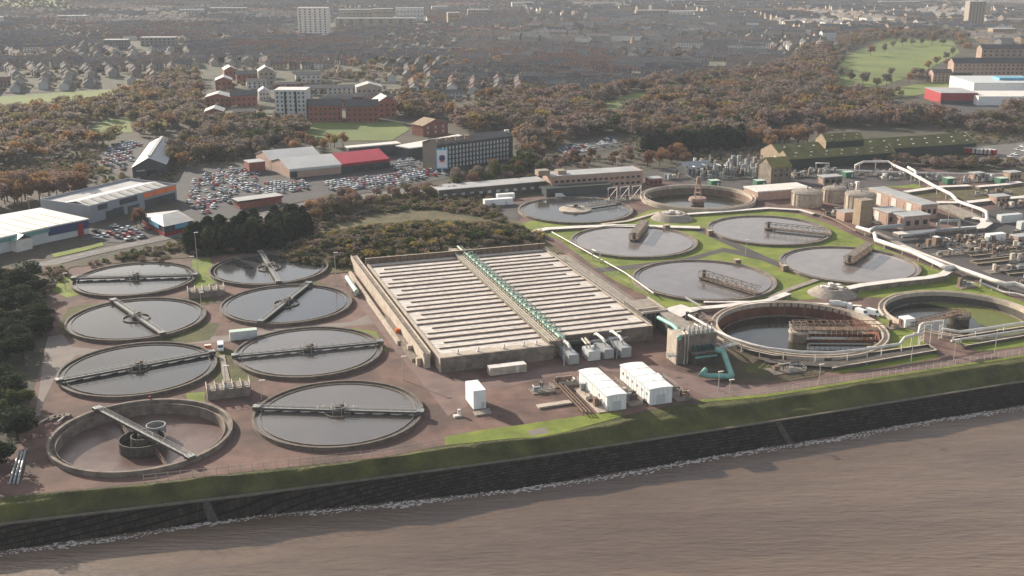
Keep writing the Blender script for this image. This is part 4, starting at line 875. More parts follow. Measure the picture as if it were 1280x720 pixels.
r = thing('flat_roof_store', 'low store with long cream flat roof left of the silos', 'building', (*at(985, 243), 0)); q = at(947, 251); p = [q, q + U * 33, q + U * 33 + V * 15, q + V * 15]
m = MB(); m.prism(p, 0, 4.6, 'brick_pink'); m.build('wall', r); m = MB(); m.prism(shrink(p, -.6), 4.62, 5.2, 'white_cover'); m.build('roof', r)
# mossy house
q = at(963, 230); p = [q, q + U * 13.5, q + U * 13.5 + V * 14, q + V * 14]; r, p, ro = building('mossy_house', 'tall stone house with yellow mossy roof left of the warehouse', 0, 0, 0, 10, 'weathered', 'moss_bright', 'gable', 4.5, 0, poly=p)
m = MB(); m.box((*(p[0] + U * 6.5 + V * 7), 13.6), (1.4, 1.4, 1.4), TH, 'white_cover'); m.build('chimney', ro)
window_row(r, p[0], p[1], 4, 3, 1.2, 1.6, 'window_dark', rows=2, dz=3)
# warehouse rows with mossy roofs
def wh(label, a, w, d, h, rise, wall='dark_green_wall', end='brick_tan', lights=8):
    q = at(*a); p = [q, q + U * w, q + U * w + V * d, q + V * d]; root = thing('mossy_warehouse', label, 'warehouse', (*mean(p), 0), 'long mossy roofed warehouses behind the works')
    m = MB(); m.prism(p, 0, h, wall); m.build('wall', root)
    for e, nm in ((p[0], 0), (p[1], 1)):
        m = MB(); s = -.2 if nm == 0 else .2; a0 = e + U * s; a1 = e + U * s + V * d; mid = (a0 + a1) / 2; th = U * .35
        q0 = [(*a0, 0), (*a1, 0), (*a1, h), (*mid, h + rise + .4), (*a0, h)]; q1 = [(x + th.x, y + th.y, z) for x, y, z in q0]
        m.face(q0[::-1], end); m.face(q1, end)
        for i in range(5): j = (i + 1) % 5; m.face([q0[i], q0[j], q1[j], q1[i]], end)
        m.build('gable_end', root)
    r_ = MB(); gable_roof(r_, p, h, h + rise, 'moss_roof', 0, .2); ro = r_.build('roof', root)
    for k in range(lights):
        for j in range(2):
            t = (j + .6) / 2.4; c = p[0] + U * w * (k + .5 + .2 * j) / lights + V * d / 2 * t; z = h + rise * t + .06; m = MB(); m.box((*c, z), (1.3, .9, .35), TH, 'white_cover'); m.build('skylight', ro)
    return root
wh('rear long warehouse with bobbly mossy roof and pale skylights, stretching farthest right', (975, 208), 150, 24, 7, 5, lights=14)
wh('front mossy roofed warehouse with dark green wall facing the works', (985, 213), 78, 14, 7, 3.8, lights=7)
wh('taller dark hall rising behind the front mossy warehouse, tan gable end', (1031, 203), 28, 12, 13.5, 4, lights=3)
# low building with long grey roof, offices
r, p, ro = building('low_grey_building', 'long low building with pale grey roof behind the scrub mound', (549, 250), (683, 238), 14, 5.2, 'dark_concrete', 'grey_roof', 'plain')
window_row(r, p[0], p[1], 1.4, 12, 2.2, 1.5, 'window_pale')
r, p, ro = building('brick_offices', 'two-storey brick offices with flat grey roof behind the round tanks', (690, 240), (803, 232), 16, 8.5, 'brick_pink', 'grey_roof', 'flat')
window_row(r, p[0], p[1], 1.6, 16, 2.0, 1.3, 'window_dark', rows=2, dz=3.4)
m = MB(); q = Vector(p[0]) + V * 8 - U * 3; m.box((*q, 8.5), (7, 6, 3), TH, 'brick_tan', 'concrete'); m.build('stair_head', r)
m = MB(); q = Vector(p[0]) + V * 8 + U * 8; m.box((*q, 8.6), (5, 6, 2.2), TH, 'brick_tan', 'concrete'); m.build('plant_room', r)
r, p, ro = building('green_sheds', 'low dark green shed in front of the brick offices', (683, 247), (765, 241), 8, 4.6, 'clad_dark', 'dark_green_wall', 'plain')
# gantry row
for k in range(3):
    a, b = Vector(G(760 + 15 * k, 251 - k)), Vector(G(771 + 15 * k, 250 - k)); m = MB(); 
    m.tube([(*a, 0), (*a, 7), (*b, 7.3), (*b, 0)], .25, 'pipe_white', 6); m.beam((*a, 1), (*b, 7), .2, .2, 'pipe_white')
    lbl(m.build('steel_gantry', loc=(*a, 0)), 'white steel gantry frame, %s of three behind the pale disc tank' % ['leftmost', 'middle', 'rightmost'][k], 'gantry', 'white steel gantries')
# clutter of process equipment
def skid(label, a, w, d, seed, h=2.6, base='weathered', cols=('galv', 'rust_steel', 'dark_steel', 'dark_steel', 'weathered', 'pipe_cream', 'brickpanel')):
    R_ = random.Random(seed); q = at(*a); root = thing('process_skid', label, 'process equipment', (*q, 0))
    m = MB(); m.prism([q, q + U * w, q + U * w + V * d, q + V * d], 0, .4, base); m.build('plinth', root)
    n = int(w * d / 14) + 3
    for i in range(n):
        c = q + U * R_.uniform(1, w - 1) + V * R_.uniform(1, d - 1); t = R_.random(); mt = R_.choice(cols); m = MB()
        if t < .35: m.box((*c, .4), (R_.uniform(1, 2.6), R_.uniform(1, 2.2), R_.uniform(.6, h)), TH, mt); m.build('cabinet', root)
        elif t < .6: m.cyl((*c, .4), R_.uniform(.5, 1.1), R_.uniform(.8, h), mt, 12); m.build('vessel', root)
        else:
            l = R_.uniform(2, 6); D = U if R_.random() < .6 else V; z = R_.uniform(.8, h); e = c + D * l
            e = q + U * min(max((e - q).dot(U), 0), w) + V * min(max((e - q).dot(V), 0), d)
            m.tube([(*c, .4), (*c, z), (*e, z), (*e, .4)], R_.uniform(.12, .3), mt, 6); m.build('pipe', root)
    m = MB(); m.rail([(*q, .4), (*(q + U * w), .4), (*(q + U * w + V * d), .4)], 1.2, 'rail', 2, .05); m.build('handrail', root)
skid('cluster of valves and pipes between the two white sheds', (788, 509), 4, 21, 1)
skid('pale bays of pipework left of the white sheds', (748, 517), 3.2, 20, 2, base='cream_concrete')
skid('pipework and rails right of the white sheds', (846, 503), 5, 20, 3, cols=('pipe_white', 'rust_steel', 'dark_steel', 'galv'))
skid('small blue-grey pump set on the brown yard left of the long rails', (667, 494), 7, 5, 4, 3, cols=('galv', 'dark_steel', 'grey_metal'))
skid('grey machinery on the yard behind the rails', (694, 486), 9, 4, 5)
skid('debris and equipment on the yard under the reddish tank', (968, 470), 12, 6, 6, 2.2)
skid('pipework strip along the tarmac right of the white conduit', (1175, 322), 26, 6, 7, 3.2)
skid('valve sets by the tarmac road right of the white conduit', (1238, 343), 20, 5, 8, 3.2)
skid('dense pipework bays behind the valve sets on the right', (1185, 312), 34, 12, 9, 3)
skid('process units at the right edge among the filter beds', (1240, 322), 24, 14, 10, 3)
skid('pipework behind the broad slab left of the reddish deep tank', (868, 410), 9, 12, 11, 3, cols=('rust_steel', 'dark_steel', 'galv'))
skid('small pump cluster on the lawn above the algae tank', (1202, 362), 8, 5, 12, 4)
skid('machinery in front of the silos', (1028, 272), 14, 7, 13, 3, cols=('white_cover', 'rust_steel', 'dark_steel', 'galv'))
skid('machinery between the brick tower and the brick blocks', (1094, 281), 9, 12, 14, 3)
skid('brown pump housings at the left foot of the algae tank', (1113, 413), 9, 5, 15, 3, cols=('rust_steel', 'brickpanel', 'red_lining'))
skid('pipework behind the pale disc tank in front of the gantries', (738, 255), 36, 7, 16, 2.6, cols=('galv', 'concrete', 'pipe_cream', 'dark_steel'))
skid('white stacks and vents beside the middle silo', (1060, 246), 14, 9, 17, 8, cols=('pipe_white', 'white_cover', 'galv'))
for i, (a, w, d) in enumerate([((868, 226), 30, 16), ((905, 226), 28, 22), ((872, 214), 26, 14), ((925, 213), 22, 18), ((985, 224), 38, 12), ((1108, 226), 30, 8), ((1150, 228), 22, 9), ((1203, 230), 26, 8)]):
    skid('tangle of industrial pipes and vessels, %s' % ['front left of the sludge plant', 'front right of the sludge plant', 'rear left of the sludge plant', 'beside the mossy house', 'in front of the mossy warehouse', 'behind the rear brick building', 'between the rear pipes', 'between the two right green kiosks'][i], a, w, d, 30 + i, 7 if i < 4 else 4, base='dark_concrete', cols=('galv', 'pipe_white', 'dark_steel', 'concrete', 'grey_metal', 'galv'))
r, p, ro = building('sludge_shed', 'dark shed with hipped grey roof left of the industrial pipes', (858, 221), (890, 218), 12, 5, 'clad_dark', 'grey_metal', 'gable', 3, 0)
# rail rack & slabs by sheds
m = MB(); q = at(694, 488)
r = thing('pipe_rack', 'long bundle of pale rails slanting across the yard left of the white sheds', 'rack', (*q, 0))
for k in range(3):
    a, b = at(692 + 4 * k, 480), at(729 + 4.5 * k, 519.5); m.beam((*a, 1.4), (*b, 1.4), .3, .3, 'brickpanel')
for k in range(8): a = at(692, 480).lerp(at(729, 519.5), k / 7); b = at(700, 480).lerp(at(738, 519.5), k / 7); m.beam((*a, 1.2), (*b, 1.2), .25, .25, 'brickpanel'); m.beam((*a, 1.2), (*a, 0), .2, .2, 'brickpanel')
m.build('rack', r)
r = thing('concrete_slab', 'pale concrete slab lying on the brown yard left of the rails', 'slab', (*at(690, 508), 0)); m = MB(); m.beam((*at(672, 510), .7), (*at(713, 504), .7), 2.4, .5, 'cream_concrete'); m.build('slab', r)
r = thing('filter_bay', 'open concrete bay with pale walls behind the grey yard machinery', 'bay', (*at(705, 480), 0)); m = MB(); m.strip([at(700, 484), at(716, 482), at(714, 475), at(697, 477), at(700, 484)], .5, 0, 1.6, 'cream_concrete'); m.build('wall', r)
# long low walls by the seaward road
for l, P in (('dark walled channel with pale coping in front of the reddish deep tank', [(905, 428), (930, 440), (965, 448), (1035, 452), (1100, 443), (1160, 434.5)]), ('second low wall just outside the reddish deep tank channel', [(1040, 464), (1110, 452), (1170, 441.5), (1160, 434.5)]),
             ('low pale wall running right below the algae tank', [(1190, 427), (1206, 436), (1300, 420)]), ('low dark wall along the back of the channel below the algae tank', [(1190, 426), (1240, 418), (1300, 409)])):
    r = thing('retaining_wall', l, 'wall', (*at(*P[0]), 0)); m = MB(); m.strip([G(*k) for k in P], .7, 0, 1.3, 'dark_concrete', 'cream_concrete'); m.build('wall', r)
tag(cdt([PG([(1042, 462), (1168, 441), (1158, 436), (1100, 445), (1037, 454), (1000, 454), (960, 451), (940, 448), (960, 456)])], [], .75, 'channel_bed', 'dark_concrete'), kind='structure')
# fences: thin posts and wires along the seaward road
def fence(label, pts, step=3.0, h=2.2, mat='rail'):
    P = [Vector(G(*k)) for k in pts]; root = thing('perimeter_fence', label, 'fence', (*P[0], 0)); m = MB()
    for a, b in zip(P[:-1], P[1:]):
        n = max(1, int((b - a).length / step))
        for i in range(n): c = a.lerp(b, i / n); m.beam((*c, h), (*c, 0), .11, .11, mat)
        for z in (h - .1, h * .5): m.beam((*a, z), (*b, z), .045, .045, mat)
    m.build('fence_panel', root)
fence('thin pale post fence along the seaward road on the right', [(880, 501), (960, 493), (1110, 469.5), (1300, 440)])
fence('thin post fence above the grass bank past the front settling tanks', [(180, 603), (330, 586), (480, 570), (556, 556)])
fence('post fence round the lawn edge above the pale walkway', [(668, 286), (735, 328), (812, 372)], 3, 1.4)
# lamp posts
def lamp(px, pyb, pyt, label):
    c = at(px, pyb); h = max(5, HZ(px, pyb, pyt)); root = thing('lamp_post', label, 'lamp post', (*c, 0), 'lamp posts of the works')
    m = MB(); m.lathe((*c, 0), [(.17, 0), (.09, h)], 8, 'rail', cap=True); m.build('pole', root); m = MB(); m.box((*(c + U * .5), h), (1.7, .5, .22), TH, 'white_cover'); m.build('lamp_head', root)
for i, (a, b, t, l) in enumerate([(82, 362, 342, 'left of the farthest left settling tank'), (241, 353, 321, 'between the two farthest settling tanks'), (248, 345, 291, 'tall one against the dark evergreens'), (252, 388, 366, 'in front of the rear inlet chamber'),
                                  (420, 356, 316, 'beside the works road near its top'), (327, 500, 476, 'at the corner of the front inlet chamber'), (504, 475, 446, 'beside the works road right of the front tanks'), (1023.7, 480, 456, 'on the seaward road below the reddish tank'), (1083, 457, 434, 'standing in front of the pale pipe on posts'),
                                  (1138.5, 455, 417, 'on the seaward road by the pipe trestle'), (1192, 452, 425, 'right of the pipe trestle'), (1243, 444, 413, 'below the algae tank'), (1184, 286, 250, 'inside the looping channel'), (932, 320, 300, 'on the lawn between the big tanks'), (898, 488, 465, 'right of the pump house'), (912, 494, 482, 'short one on the lawn edge below the pump house'),
                                  (705, 457, 428, 'thin one left of the blower units'), (771, 448, 415, 'thin one among the blower units'), (37, 264, 246, 'behind the white-roofed retail sheds'), (770, 219, 196, 'behind the brick offices'), (1040, 200, 178, 'in front of the mossy warehouse'), (283, 490, 458, 'on the paved strip to the front inlet chamber')]):
    lamp(a, b, t, 'thin pale lamp post ' + l)
# misc: pipes, trailer, marker
r = thing('pipe_pile', 'pile of pale pipes and pallets on the ground left of the drained tank', 'pile', (*at(60, 528), 0))
for k, (a, b) in enumerate([((48, 531), (68, 521)), ((62, 527), (76, 521)), ((72, 530), (84, 520)), ((20, 607), (27, 562)), ((13, 607), (22, 570)), ((27, 606), (31, 565))][:3]): m = MB(); m.tube([(*at(*a), .5), (*at(*b), .5)], .28, 'pipe_cream', 8); m.build('pipe', r)
for k in range(4): m = MB(); m.box((*at(66 + 6 * k, 524 - k), 0), (2, 1.6, .8), k, 'weathered'); m.build('pallet', r)
r = thing('pipe_pile', 'bundle of long grey pipes lying at the lower left edge', 'pile', (*at(18, 590), 0))
for a, b in (((12, 606), (24, 566)), ((17, 606), (28, 566)), ((22, 606), (32, 564))): m = MB(); m.tube([(*at(*a), .35), (*at(*b), .35)], .3, 'grey_metal', 8); m.build('pipe', r)
r = thing('tanker_trailer', 'pale green tank trailer parked beside the works road', 'trailer', (*at(440, 362), 0)); a, b = at(434, 353), at(446, 371); m = MB(); m.tube([(*a, 2.2), (*b, 2.2)], .95, 'pale_green', 14); m.build('tank', r, smooth=False)
m = MB(); m.beam((*a, 1.1), (*(b + (b - a).normalized() * 1.5), 1.1), 1.6, .35, 'dark_steel'); m.build('chassis', r)
for t in (.2, .75, .95):
    for s in (-1, 1):
        c = a.lerp(b, t); n = Vector((-(b - a).y, (b - a).x)).normalized() * s * .9; m = MB(); m.tube([(*(c + n * .85), .5), (*(c + n * 1.1), .5)], .5, 'tyre', 12); m.build('wheel', r)
r = thing('pipe_on_stands', 'thin pale pipe lying along the works road next to the green trailer', 'pipe', (*at(445, 355), 0)); m = MB(); m.tube([(*at(437, 352), .6), (*at(449, 369), .6)], .2, 'pipe_white', 6); m.build('pipe', r)
r = thing('marker_post', 'small red-topped post between the two lowest left tanks', 'post', (*at(188, 504), 0)); m = MB(); m.cyl((*at(188, 504), 0), .3, 1.4, 'sign_white', 8); m.build('post', r); m = MB(); m.cyl((*at(188, 504), 1.42), .34, .9, 'red_paint', 8); m.build('cap', r)
r = thing('pump_unit', 'small white pump on the yard left of the tall white cabin', 'pump', (*at(572, 520), 0)); m = MB(); m.box((*at(572, 521), 0), (2.4, 1.4, .6), TH, 'white_cover'); m.build('base', r); m = MB(); m.cyl((*at(574, 519.5), .6), .5, 1.4, 'white_cover', 10); m.build('motor', r)
r = thing('safety_box', 'orange box beside the white van between the tanks', 'box', (*at(260, 436), 0)); m = MB(); m.box((*at(260, 436), 0), (2.2, 1.5, 1.5), TH, 'orange', 'white_cover'); m.build('body', r)
r = thing('access_stand', 'dark raised stand under the tall white cabin', 'stand', (*at(608, 518), 0)); m = MB(); m.box((*at(603, 517), 0), (5, 3, .5), TH, 'concrete'); m.rail([(*at(597, 520), .5), (*at(612, 516), .5)], 1.1, 'rail', 1.2, .05); m.build('deck', r)

# filter beds and more plant at the right edge
for i, (a, w, d) in enumerate([((1222, 332), 22, 5), ((1250, 318), 30, 5), ((1262, 345), 18, 5), ((1215, 322), 14, 6)]):
    q = at(*a); r = thing('filter_bed', 'low mossy-edged filter bed at the right edge, %s of four' % ['second nearest', 'rearmost', 'nearest', 'leftmost'][i], 'filter bed', (*q, 0), 'filter beds at the right edge')
    m = MB(); P_ = [q, q + U * w, q + U * w + V * d, q + V * d]; m.strip(P_ + [P_[0]], .5, 0, 1.0, 'mossy_wall', 'cream_concrete'); m.build('kerb', r); m = MB(); m.prism(shrink(P_, .4), 0, .5, 'dark_concrete', 'scrub_ground'); m.build('bed', r)
for i, (a, w, d, n_) in enumerate([((1150, 312), 20, 5, 'beside the pale narrow cabin'), ((1200, 305), 24, 6, 'left of the lone white container'), ((1256, 300), 20, 6, 'right of the lone white container'), ((1262, 330), 16, 6, 'behind the nearest filter bed'), ((1275, 356), 10, 5, 'by the white pipe at the right edge'),
                                   ((1218, 246), 26, 6, 'between the two long white channels'), ((1250, 262), 22, 8, 'behind the long pale container'), ((1080, 222), 24, 6, 'behind the pipe bridge'), ((1000, 218), 26, 6, 'before the small pipe arch'), ((1040, 240), 14, 6, 'behind the middle silo'), ((1135, 222), 14, 5, 'under the kinked rear pipe'), ((830, 226), 18, 6, 'on the track left of the sludge plant')]):
    skid('group of valves, boxes and pipes ' + n_, a, w, d, 60 + i, 3.4, base='site_tarmac')
for i, (a, w, d, h, wl, l) in enumerate([((1245, 256), 9, 6, 4, 'brick_pink', 'small brick hut between the white channels at right'), ((1262, 226), 8, 6, 4.5, 'brick_tan', 'tan hut near the far right kiosk'), ((1218, 226), 7, 5, 4, 'weathered', 'grey hut between the two far right kiosks'), ((1030, 232), 12, 7, 4.5, 'weathered', 'grey hut behind the silos'), ((812, 232), 8, 6, 3.6, 'brick_red', 'small red hut behind the pylon tank'), ((1272, 306), 8, 5, 3.4, 'brick_pink', 'small brick hut at the right edge')]):
    brickbox(l, at(*a), w, d, h, wl, 'grey_roof', 1, 'plant_hut')
# ------------------------------------------------------------------ ground beyond the works
sheet('main_road', [(-60, 360), (0, 338), (60, 326), (110, 314.5), (150, 306), (190, 298), (240, 286), (330, 265), (400, 249), (470, 241), (560, 229), (640, 219), (720, 212), (800, 208), (800, 213), (720, 217), (640, 225), (560, 236), (470, 248), (400, 257), (330, 273), (240, 293), (190, 304), (150, 312), (110, 321), (60, 334), (0, 347), (-60, 370)], .05, 'pale_asphalt')
sheet('car_park', [(100, 300), (125, 285), (225, 262), (215, 240), (232, 212), (330, 208), (500, 196), (560, 205), (566, 222), (470, 240), (400, 247), (330, 263), (240, 284), (150, 304)], .04, 'asphalt')
sheet('car_park', [(120, 215), (135, 182), (180, 176), (205, 195), (190, 225)], .04, 'asphalt')
sheet('car_park', [(690, 196), (700, 182), (770, 170), (780, 182), (720, 196)], .04, 'asphalt')
sheet('car_park', [(1200, 186), (1300, 176), (1300, 208), (1230, 200)], .04, 'pale_asphalt')
sheet('car_park', [(1130, 140), (1165, 128), (1300, 132), (1300, 146), (1180, 146)], .04, 'asphalt')
sheet('works_access', [(-60, 345), (80, 330), (230, 308), (400, 262), (400, 270), (390, 288), (240, 322), (90, 334), (40, 360), (-60, 380)], .03, 'scrub_ground')
sheet('verge', [(64, 318), (110, 308), (128, 303), (130, 307), (100, 315), (68, 322)], .06, 'grass')
sheet('scrub', [(392, 290), (400, 262), (470, 248), (560, 238), (600, 250), (610, 262), (640, 292), (560, 298), (440, 304), (414, 300)], .04, 'dry_grass')
TOWN = [(-200, -8), (1500, -8), (1500, 64), (1250, 62), (1200, 44), (1060, 46), (1030, 66), (1000, 86), (960, 95), (900, 103), (830, 109), (760, 121), (640, 124), (500, 130), (495, 150), (256, 155), (228, 92), (190, 104), (150, 112), (-200, 124)]
sheet('town_ground', TOWN, .02, 'town_ground', [])
FIELDS = [[(-40, 136), (0, 121), (100, 114), (152, 111.5), (152, 118), (60, 128), (0, 136)], [(96, 168), (130, 150), (162, 147), (166, 166)], [(378, 170), (385, 153), (500, 153), (512, 162), (490, 176), (400, 176)],
          [(1036, 110), (1050, 74), (1075, 62), (1110, 48), (1190, 50), (1200, 66), (1150, 92), (1100, 108)], [(736, 138), (790, 116), (830, 115), (806, 128), (760, 140)], [(1100, 113), (1180, 100), (1190, 112), (1130, 122)]]
for f in FIELDS: sheet('park_lawn', f, .05, 'park_grass')
# scrub mound behind the basin
mc = Vector(ab(30, Dp + 40)); vs = []; fs = []; NX, NY = 60, 30
def mound_z(x, y):
    d = Vector((x, y)) - mc; a, b = d.dot(U) / 60, d.dot(V) / 33; r = a * a + b * b
    if r >= 1: return 0.0
    return (1 - r) ** .8 * (6.0 + 2.5 * mnoise.noise((x * .05, y * .05, 2)) + .8 * mnoise.noise((x * .25, y * .25, 2)))
for j in range(NY + 1):
    for i in range(NX + 1):
        p = mc + U * (i / NX * 2 - 1) * 61 + V * (j / NY * 2 - 1) * 34; vs.append((p.x, p.y, mound_z(p.x, p.y) + .25))
for j in range(NY):
    for i in range(NX): a = j * (NX + 1) + i; fs.append((a, a + 1, a + NX + 2, a + NX + 1))
me = bpy.data.meshes.new('mound'); me.from_pydata(vs, [], fs); me.materials.append(MATS['dry_grass']); o = bpy.data.objects.new('mound', me); COL.objects.link(o); tag(o, kind='structure')
for p in me.polygons: p.use_smooth = True

# ------------------------------------------------------------------ retail sheds and showrooms
def wallbox(mb, P, z0, z1, mat): mb.prism(P, z0, z1, mat)
hg = HZ(113, 279, 258.5)
c0 = Vector(P3(112.5, 258.5, hg)[:2]); c1 = Vector(P3(220, 231, hg)[:2]); c3 = Vector(P3(50, 250, hg)[:2]); c2 = c1 + (c3 - c0); P = [c0, c1, c2, c3]
root = thing('retail_store', 'large pale grey retail store with orange sign panels along its front', 'store', (*mean(P), 0))
m = MB(); m.prism(P, 0, hg - .9, 'clad_grey'); m.build('wall', root)
m = MB(); Q = shrink(P, 1.2); m.prism(shrink(P, .2), hg - .88, hg - .6, 'grey_roof')
for i in range(4): a, b = Vector(P[i]), Vector(P[(i + 1) % 4]); m.strip([a, b], .35, hg - .9, hg + .6, 'clad_grey')
ro = m.build('roof', root)
m = MB(); ea, eb = (c0 * .97 + c2 * .03), (c1 * .97 + c3 * .03); w = (c3 - c0); R0 = [c0 + w * .04 + (c1 - c0) * .03, c1 + w * .04 - (c1 - c0) * .06, c1 + w * .62 - (c1 - c0) * .06, c0 + w * .62 + (c1 - c0) * .03]
gable_roof(m, R0, hg - .5, hg + 1.4, 'white_roof', 0, .1); m.build('roof_panel', ro)
for k in range(9):
    t = (k + .5) / 9; p0 = R0[0].lerp(R0[1], t); q0 = R0[3].lerp(R0[2], t); m = MB(); a = p0.lerp(q0, .08); b = p0.lerp(q0, .42); m.beam((*a, hg + .0), (*b, hg + 1.35), 2.6, .2, 'rooflight'); m.build('rooflight', ro)
d = (c1 - c0); L = d.length; d = d.normalized(); out = Vector((d.y, -d.x)) * .12; rt = math.atan2(d.y, d.x)
for t0, t1 in ((.60, .70), (.715, .86), (.87, .985)): m = MB(); c = c0 + d * L * (t0 + t1) / 2 + out; m.box((*c, hg - 2.6), (L * (t1 - t0), .25, 2.5), rt, 'orange_sign'); m.build('sign_panel', root)
for t, w_, z, h in ((.13, 6, 5.6, 2.6), (.42, 12, 5.4, 2.8), (.2, 5, 0, 4), (.30, 7, 0, 4.5), (.47, 8, 0, 3.6), (.72, 14, 0, 4.6), (.88, 12, 0, 4.6)): m = MB(); c = c0 + d * L * t + out; m.box((*c, z), (w_, .22, h), rt, 'clad_dark'); m.build('window', root)
# teal and white shed, left edge
P = [Vector(P3(*k, 7)[:2]) for k in ((0, 298), (62, 284), (110, 274.5), (50, 261), (0, 270))]; P = [Vector(P3(-70, 314, 7)[:2])] + P + [Vector(P3(-70, 288, 7)[:2])]
root = thing('retail_shed', 'low retail sheds with white ribbed roof and teal fascia at the left edge', 'store', (*mean(P), 0))
m = MB(); m.prism(P, 0, 6.8, 'offwhite_metal'); m.build('wall', root); m = MB(); m.prism(shrink(P, -.5), 6.82, 7.5, 'white_roof'); ro = m.build('roof', root)
for k in range(10): a = P[0].lerp(P[2], (k + .5) / 10) if 0 else Vector(P3(-60 + 17 * k, 308 - 3.4 * k, 7.5)[:2]); b = a + (Vector(P[4]) - Vector(P[3])) * .8; m = MB(); m.beam((*a, 7.62), (*b, 7.62), .5, .12, 'rooflight'); m.build('roof_rib', ro)
d = (P[2] - P[0]).normalized(); out = Vector((d.y, -d.x)) * .2
m = MB(); m.strip([P[0] + out, P[2] + out], .3, 5.0, 6.8, 'clad_teal'); m.build('fascia', root)
d2 = (P[3] - P[2]).normalized(); out2 = Vector((d2.y, -d2.x)) * .2; m = MB(); m.strip([P[2] + out2 - d2 * 1, P[3] + out2], .4, 3.0, 6.9, 'blue_fascia'); m.build('fascia', root)
m = MB(); c = P[0].lerp(P[2], .68); r3 = math.atan2(d.y, d.x); m.box((*(c + out * 8), 0), (8, 5, 5.4), r3, 'white_cover'); q = c + out * 8; n = Vector((-d.y, d.x)); gable_roof(m, [q - d * 4.4 - n * 3, q + d * 4.4 - n * 3, q + d * 4.4 + n * 3, q - d * 4.4 + n * 3], 5.4, 7.6, 'clad_teal', 1, .2); m.build('porch', root)
m = MB(); c = P[2].lerp(P[3], .75); m.box((*(c + out2 * 3), 0), (3, 1, 6), 0, 'red_paint'); m.build('end_panel', root)
# pavilion with hipped roof
P = [Vector(P3(*k, 5)[:2]) for k in ((205, 283), (241, 275), (222, 263), (178, 268))]
root = thing('car_showroom', 'small pavilion with grey hipped roof and two sky blue signs', 'showroom', (*mean(P), 0)); m = MB(); m.prism(P, 0, 5, 'clad_dark'); m.build('wall', root)
m = MB(); Q = shrink(P, -1); c = Vector(mean(P)); r0 = c.lerp((P[0] + P[1]) / 2, .01); a = c + (P[0] - P[1]) * .22; b = c + (P[1] - P[0]) * .22
m.add([(*Q[0], 5), (*Q[1], 5), (*Q[2], 5), (*Q[3], 5), (*a, 7.4), (*b, 7.4)], [(0, 1, 5, 4), (1, 2, 5), (2, 3, 4, 5), (3, 0, 4), (3, 2, 1, 0)], 'grey_roof'); m.build('roof', root)
for i, j in ((3, 0), (0, 1)):
    a, b = P[i], P[j]; d = (b - a); L = d.length; d.normalize(); o_ = Vector((d.y, -d.x)) * .4; m = MB(); m.beam((*(a + d * L * .35 + o_), 4.8), (*(a + d * L * .8 + o_), 4.8), .3, 2.2, 'sky_blue'); m.build('sign_panel', root)
m = MB(); m.strip([P[3] , P[0], P[1]], .5, 0, 1.6, 'red_paint'); m.build('plinth', root)
# dark barn
P = [Vector(P3(*k, 6.5)[:2]) for k in ((165, 209), (207, 205), (220, 180), (188, 178))]
hb = 6.5; root = thing('barn', 'old dark green barn with pale ridged roof beside the rows of cars', 'barn', (*mean(P), 0)); m = MB(); m.prism(P, 0, hb, 'clad_dark'); gable_walls(m, P, hb, hb + 4.8, 'clad_dark', 1); m.build('wall', root)
m = MB(); gable_roof(m, P, hb, hb + 4.8, 'grey_metal', 1, .5); ro = m.build('roof', root)
m = MB(); a = (P[0] + P[1]) / 2; b = (P[2] + P[3]) / 2; m.beam((*a.lerp(b, .05), hb + 5.5), (*a.lerp(b, .95), hb + 5.5), 2, .7, 'grey_roof'); m.build('ridge_vent', ro)
d = P[1] - P[0]; o_ = Vector((d.y, -d.x)).normalized() * .15; m = MB(); m.beam((*(P[0].lerp(P[1], .12) + o_), 4.2), (*(P[0].lerp(P[1], .36) + o_), 4.2), .2, .5, 'white_cover'); m.build('sign_panel', root); m = MB(); m.beam((*(P[0].lerp(P[1], .42) + o_), 3.6), (*(P[0].lerp(P[1], .70) + o_), 3.6), .2, 3.6, 'window_dark'); m.build('door', root)
# twin-gabled showroom, white half and red half
he = 6.0; P0 = Vector(P3(361.5, 211, he)[:2]); P1 = Vector(P3(426, 205, he)[:2]); P2 = Vector(P3(487, 198, he)[:2]); dn = (P2 - P0).normalized(); nn = Vector((-dn.y, dn.x)); hr = 10.0
rl = Vector(P3(350, 197.5, hr)[:2]); dep = (rl - P0).dot(nn) * 2; dep = max(20, min(dep, 50))
for (a, b, wm, rm, lab) in ((P0, P1, 'brick_pink', 'white_roof', 'showroom half with pale grey roof and brick gable, packed cars before it'), (P1, P2, 'clad_dark', 'red_roof', 'showroom half with bright red roof and glass front')):
    Pp = [a + dn * .02, b - dn * .02, b + nn * dep, a + nn * dep]; root = thing('showroom', lab, 'showroom', (*mean(Pp), 0)); m = MB(); m.prism(Pp, 0, he, wm); gable_walls(m, Pp, he, hr, wm, 0); m.build('wall', root)
    m = MB(); gable_roof(m, Pp, he, hr, rm, 0, .6 if rm == 'white_roof' else .02); m.build('roof', root)
    L = (b - a).length; n_ = int(L / 5); o_ = -nn * .15
    m = MB(); m.strip([a + o_ * 2, b + o_ * 2], .3, he - 1.6, he - .1, 'red_paint' if rm == 'red_roof' else 'offwhite_metal'); m.build('fascia', root)
    for k in range(n_): m = MB(); c = a + dn * L * (k + .5) / n_ + o_; m.box((*c, .5), (L / n_ * .8, .2, 3.6), math.atan2(dn.y, dn.x), 'glass'); m.build('window', root)
Pp = [P0 - dn * 0 + nn * dep * 1.02, P1 + nn * dep * 1.02, P1 + nn * dep * 1.9, P0 + nn * dep * 1.9]; root = thing('showroom', 'rear gabled range behind the pale-roofed showroom', 'showroom', (*mean(Pp), 0)); m = MB(); m.prism(Pp, 0, he, 'brick_pink'); gable_walls(m, Pp, he, hr, 'brick_pink', 0); m.build('wall', root); m = MB(); gable_roof(m, Pp, he, hr, 'white_roof', 0, .5); m.build('roof', root)
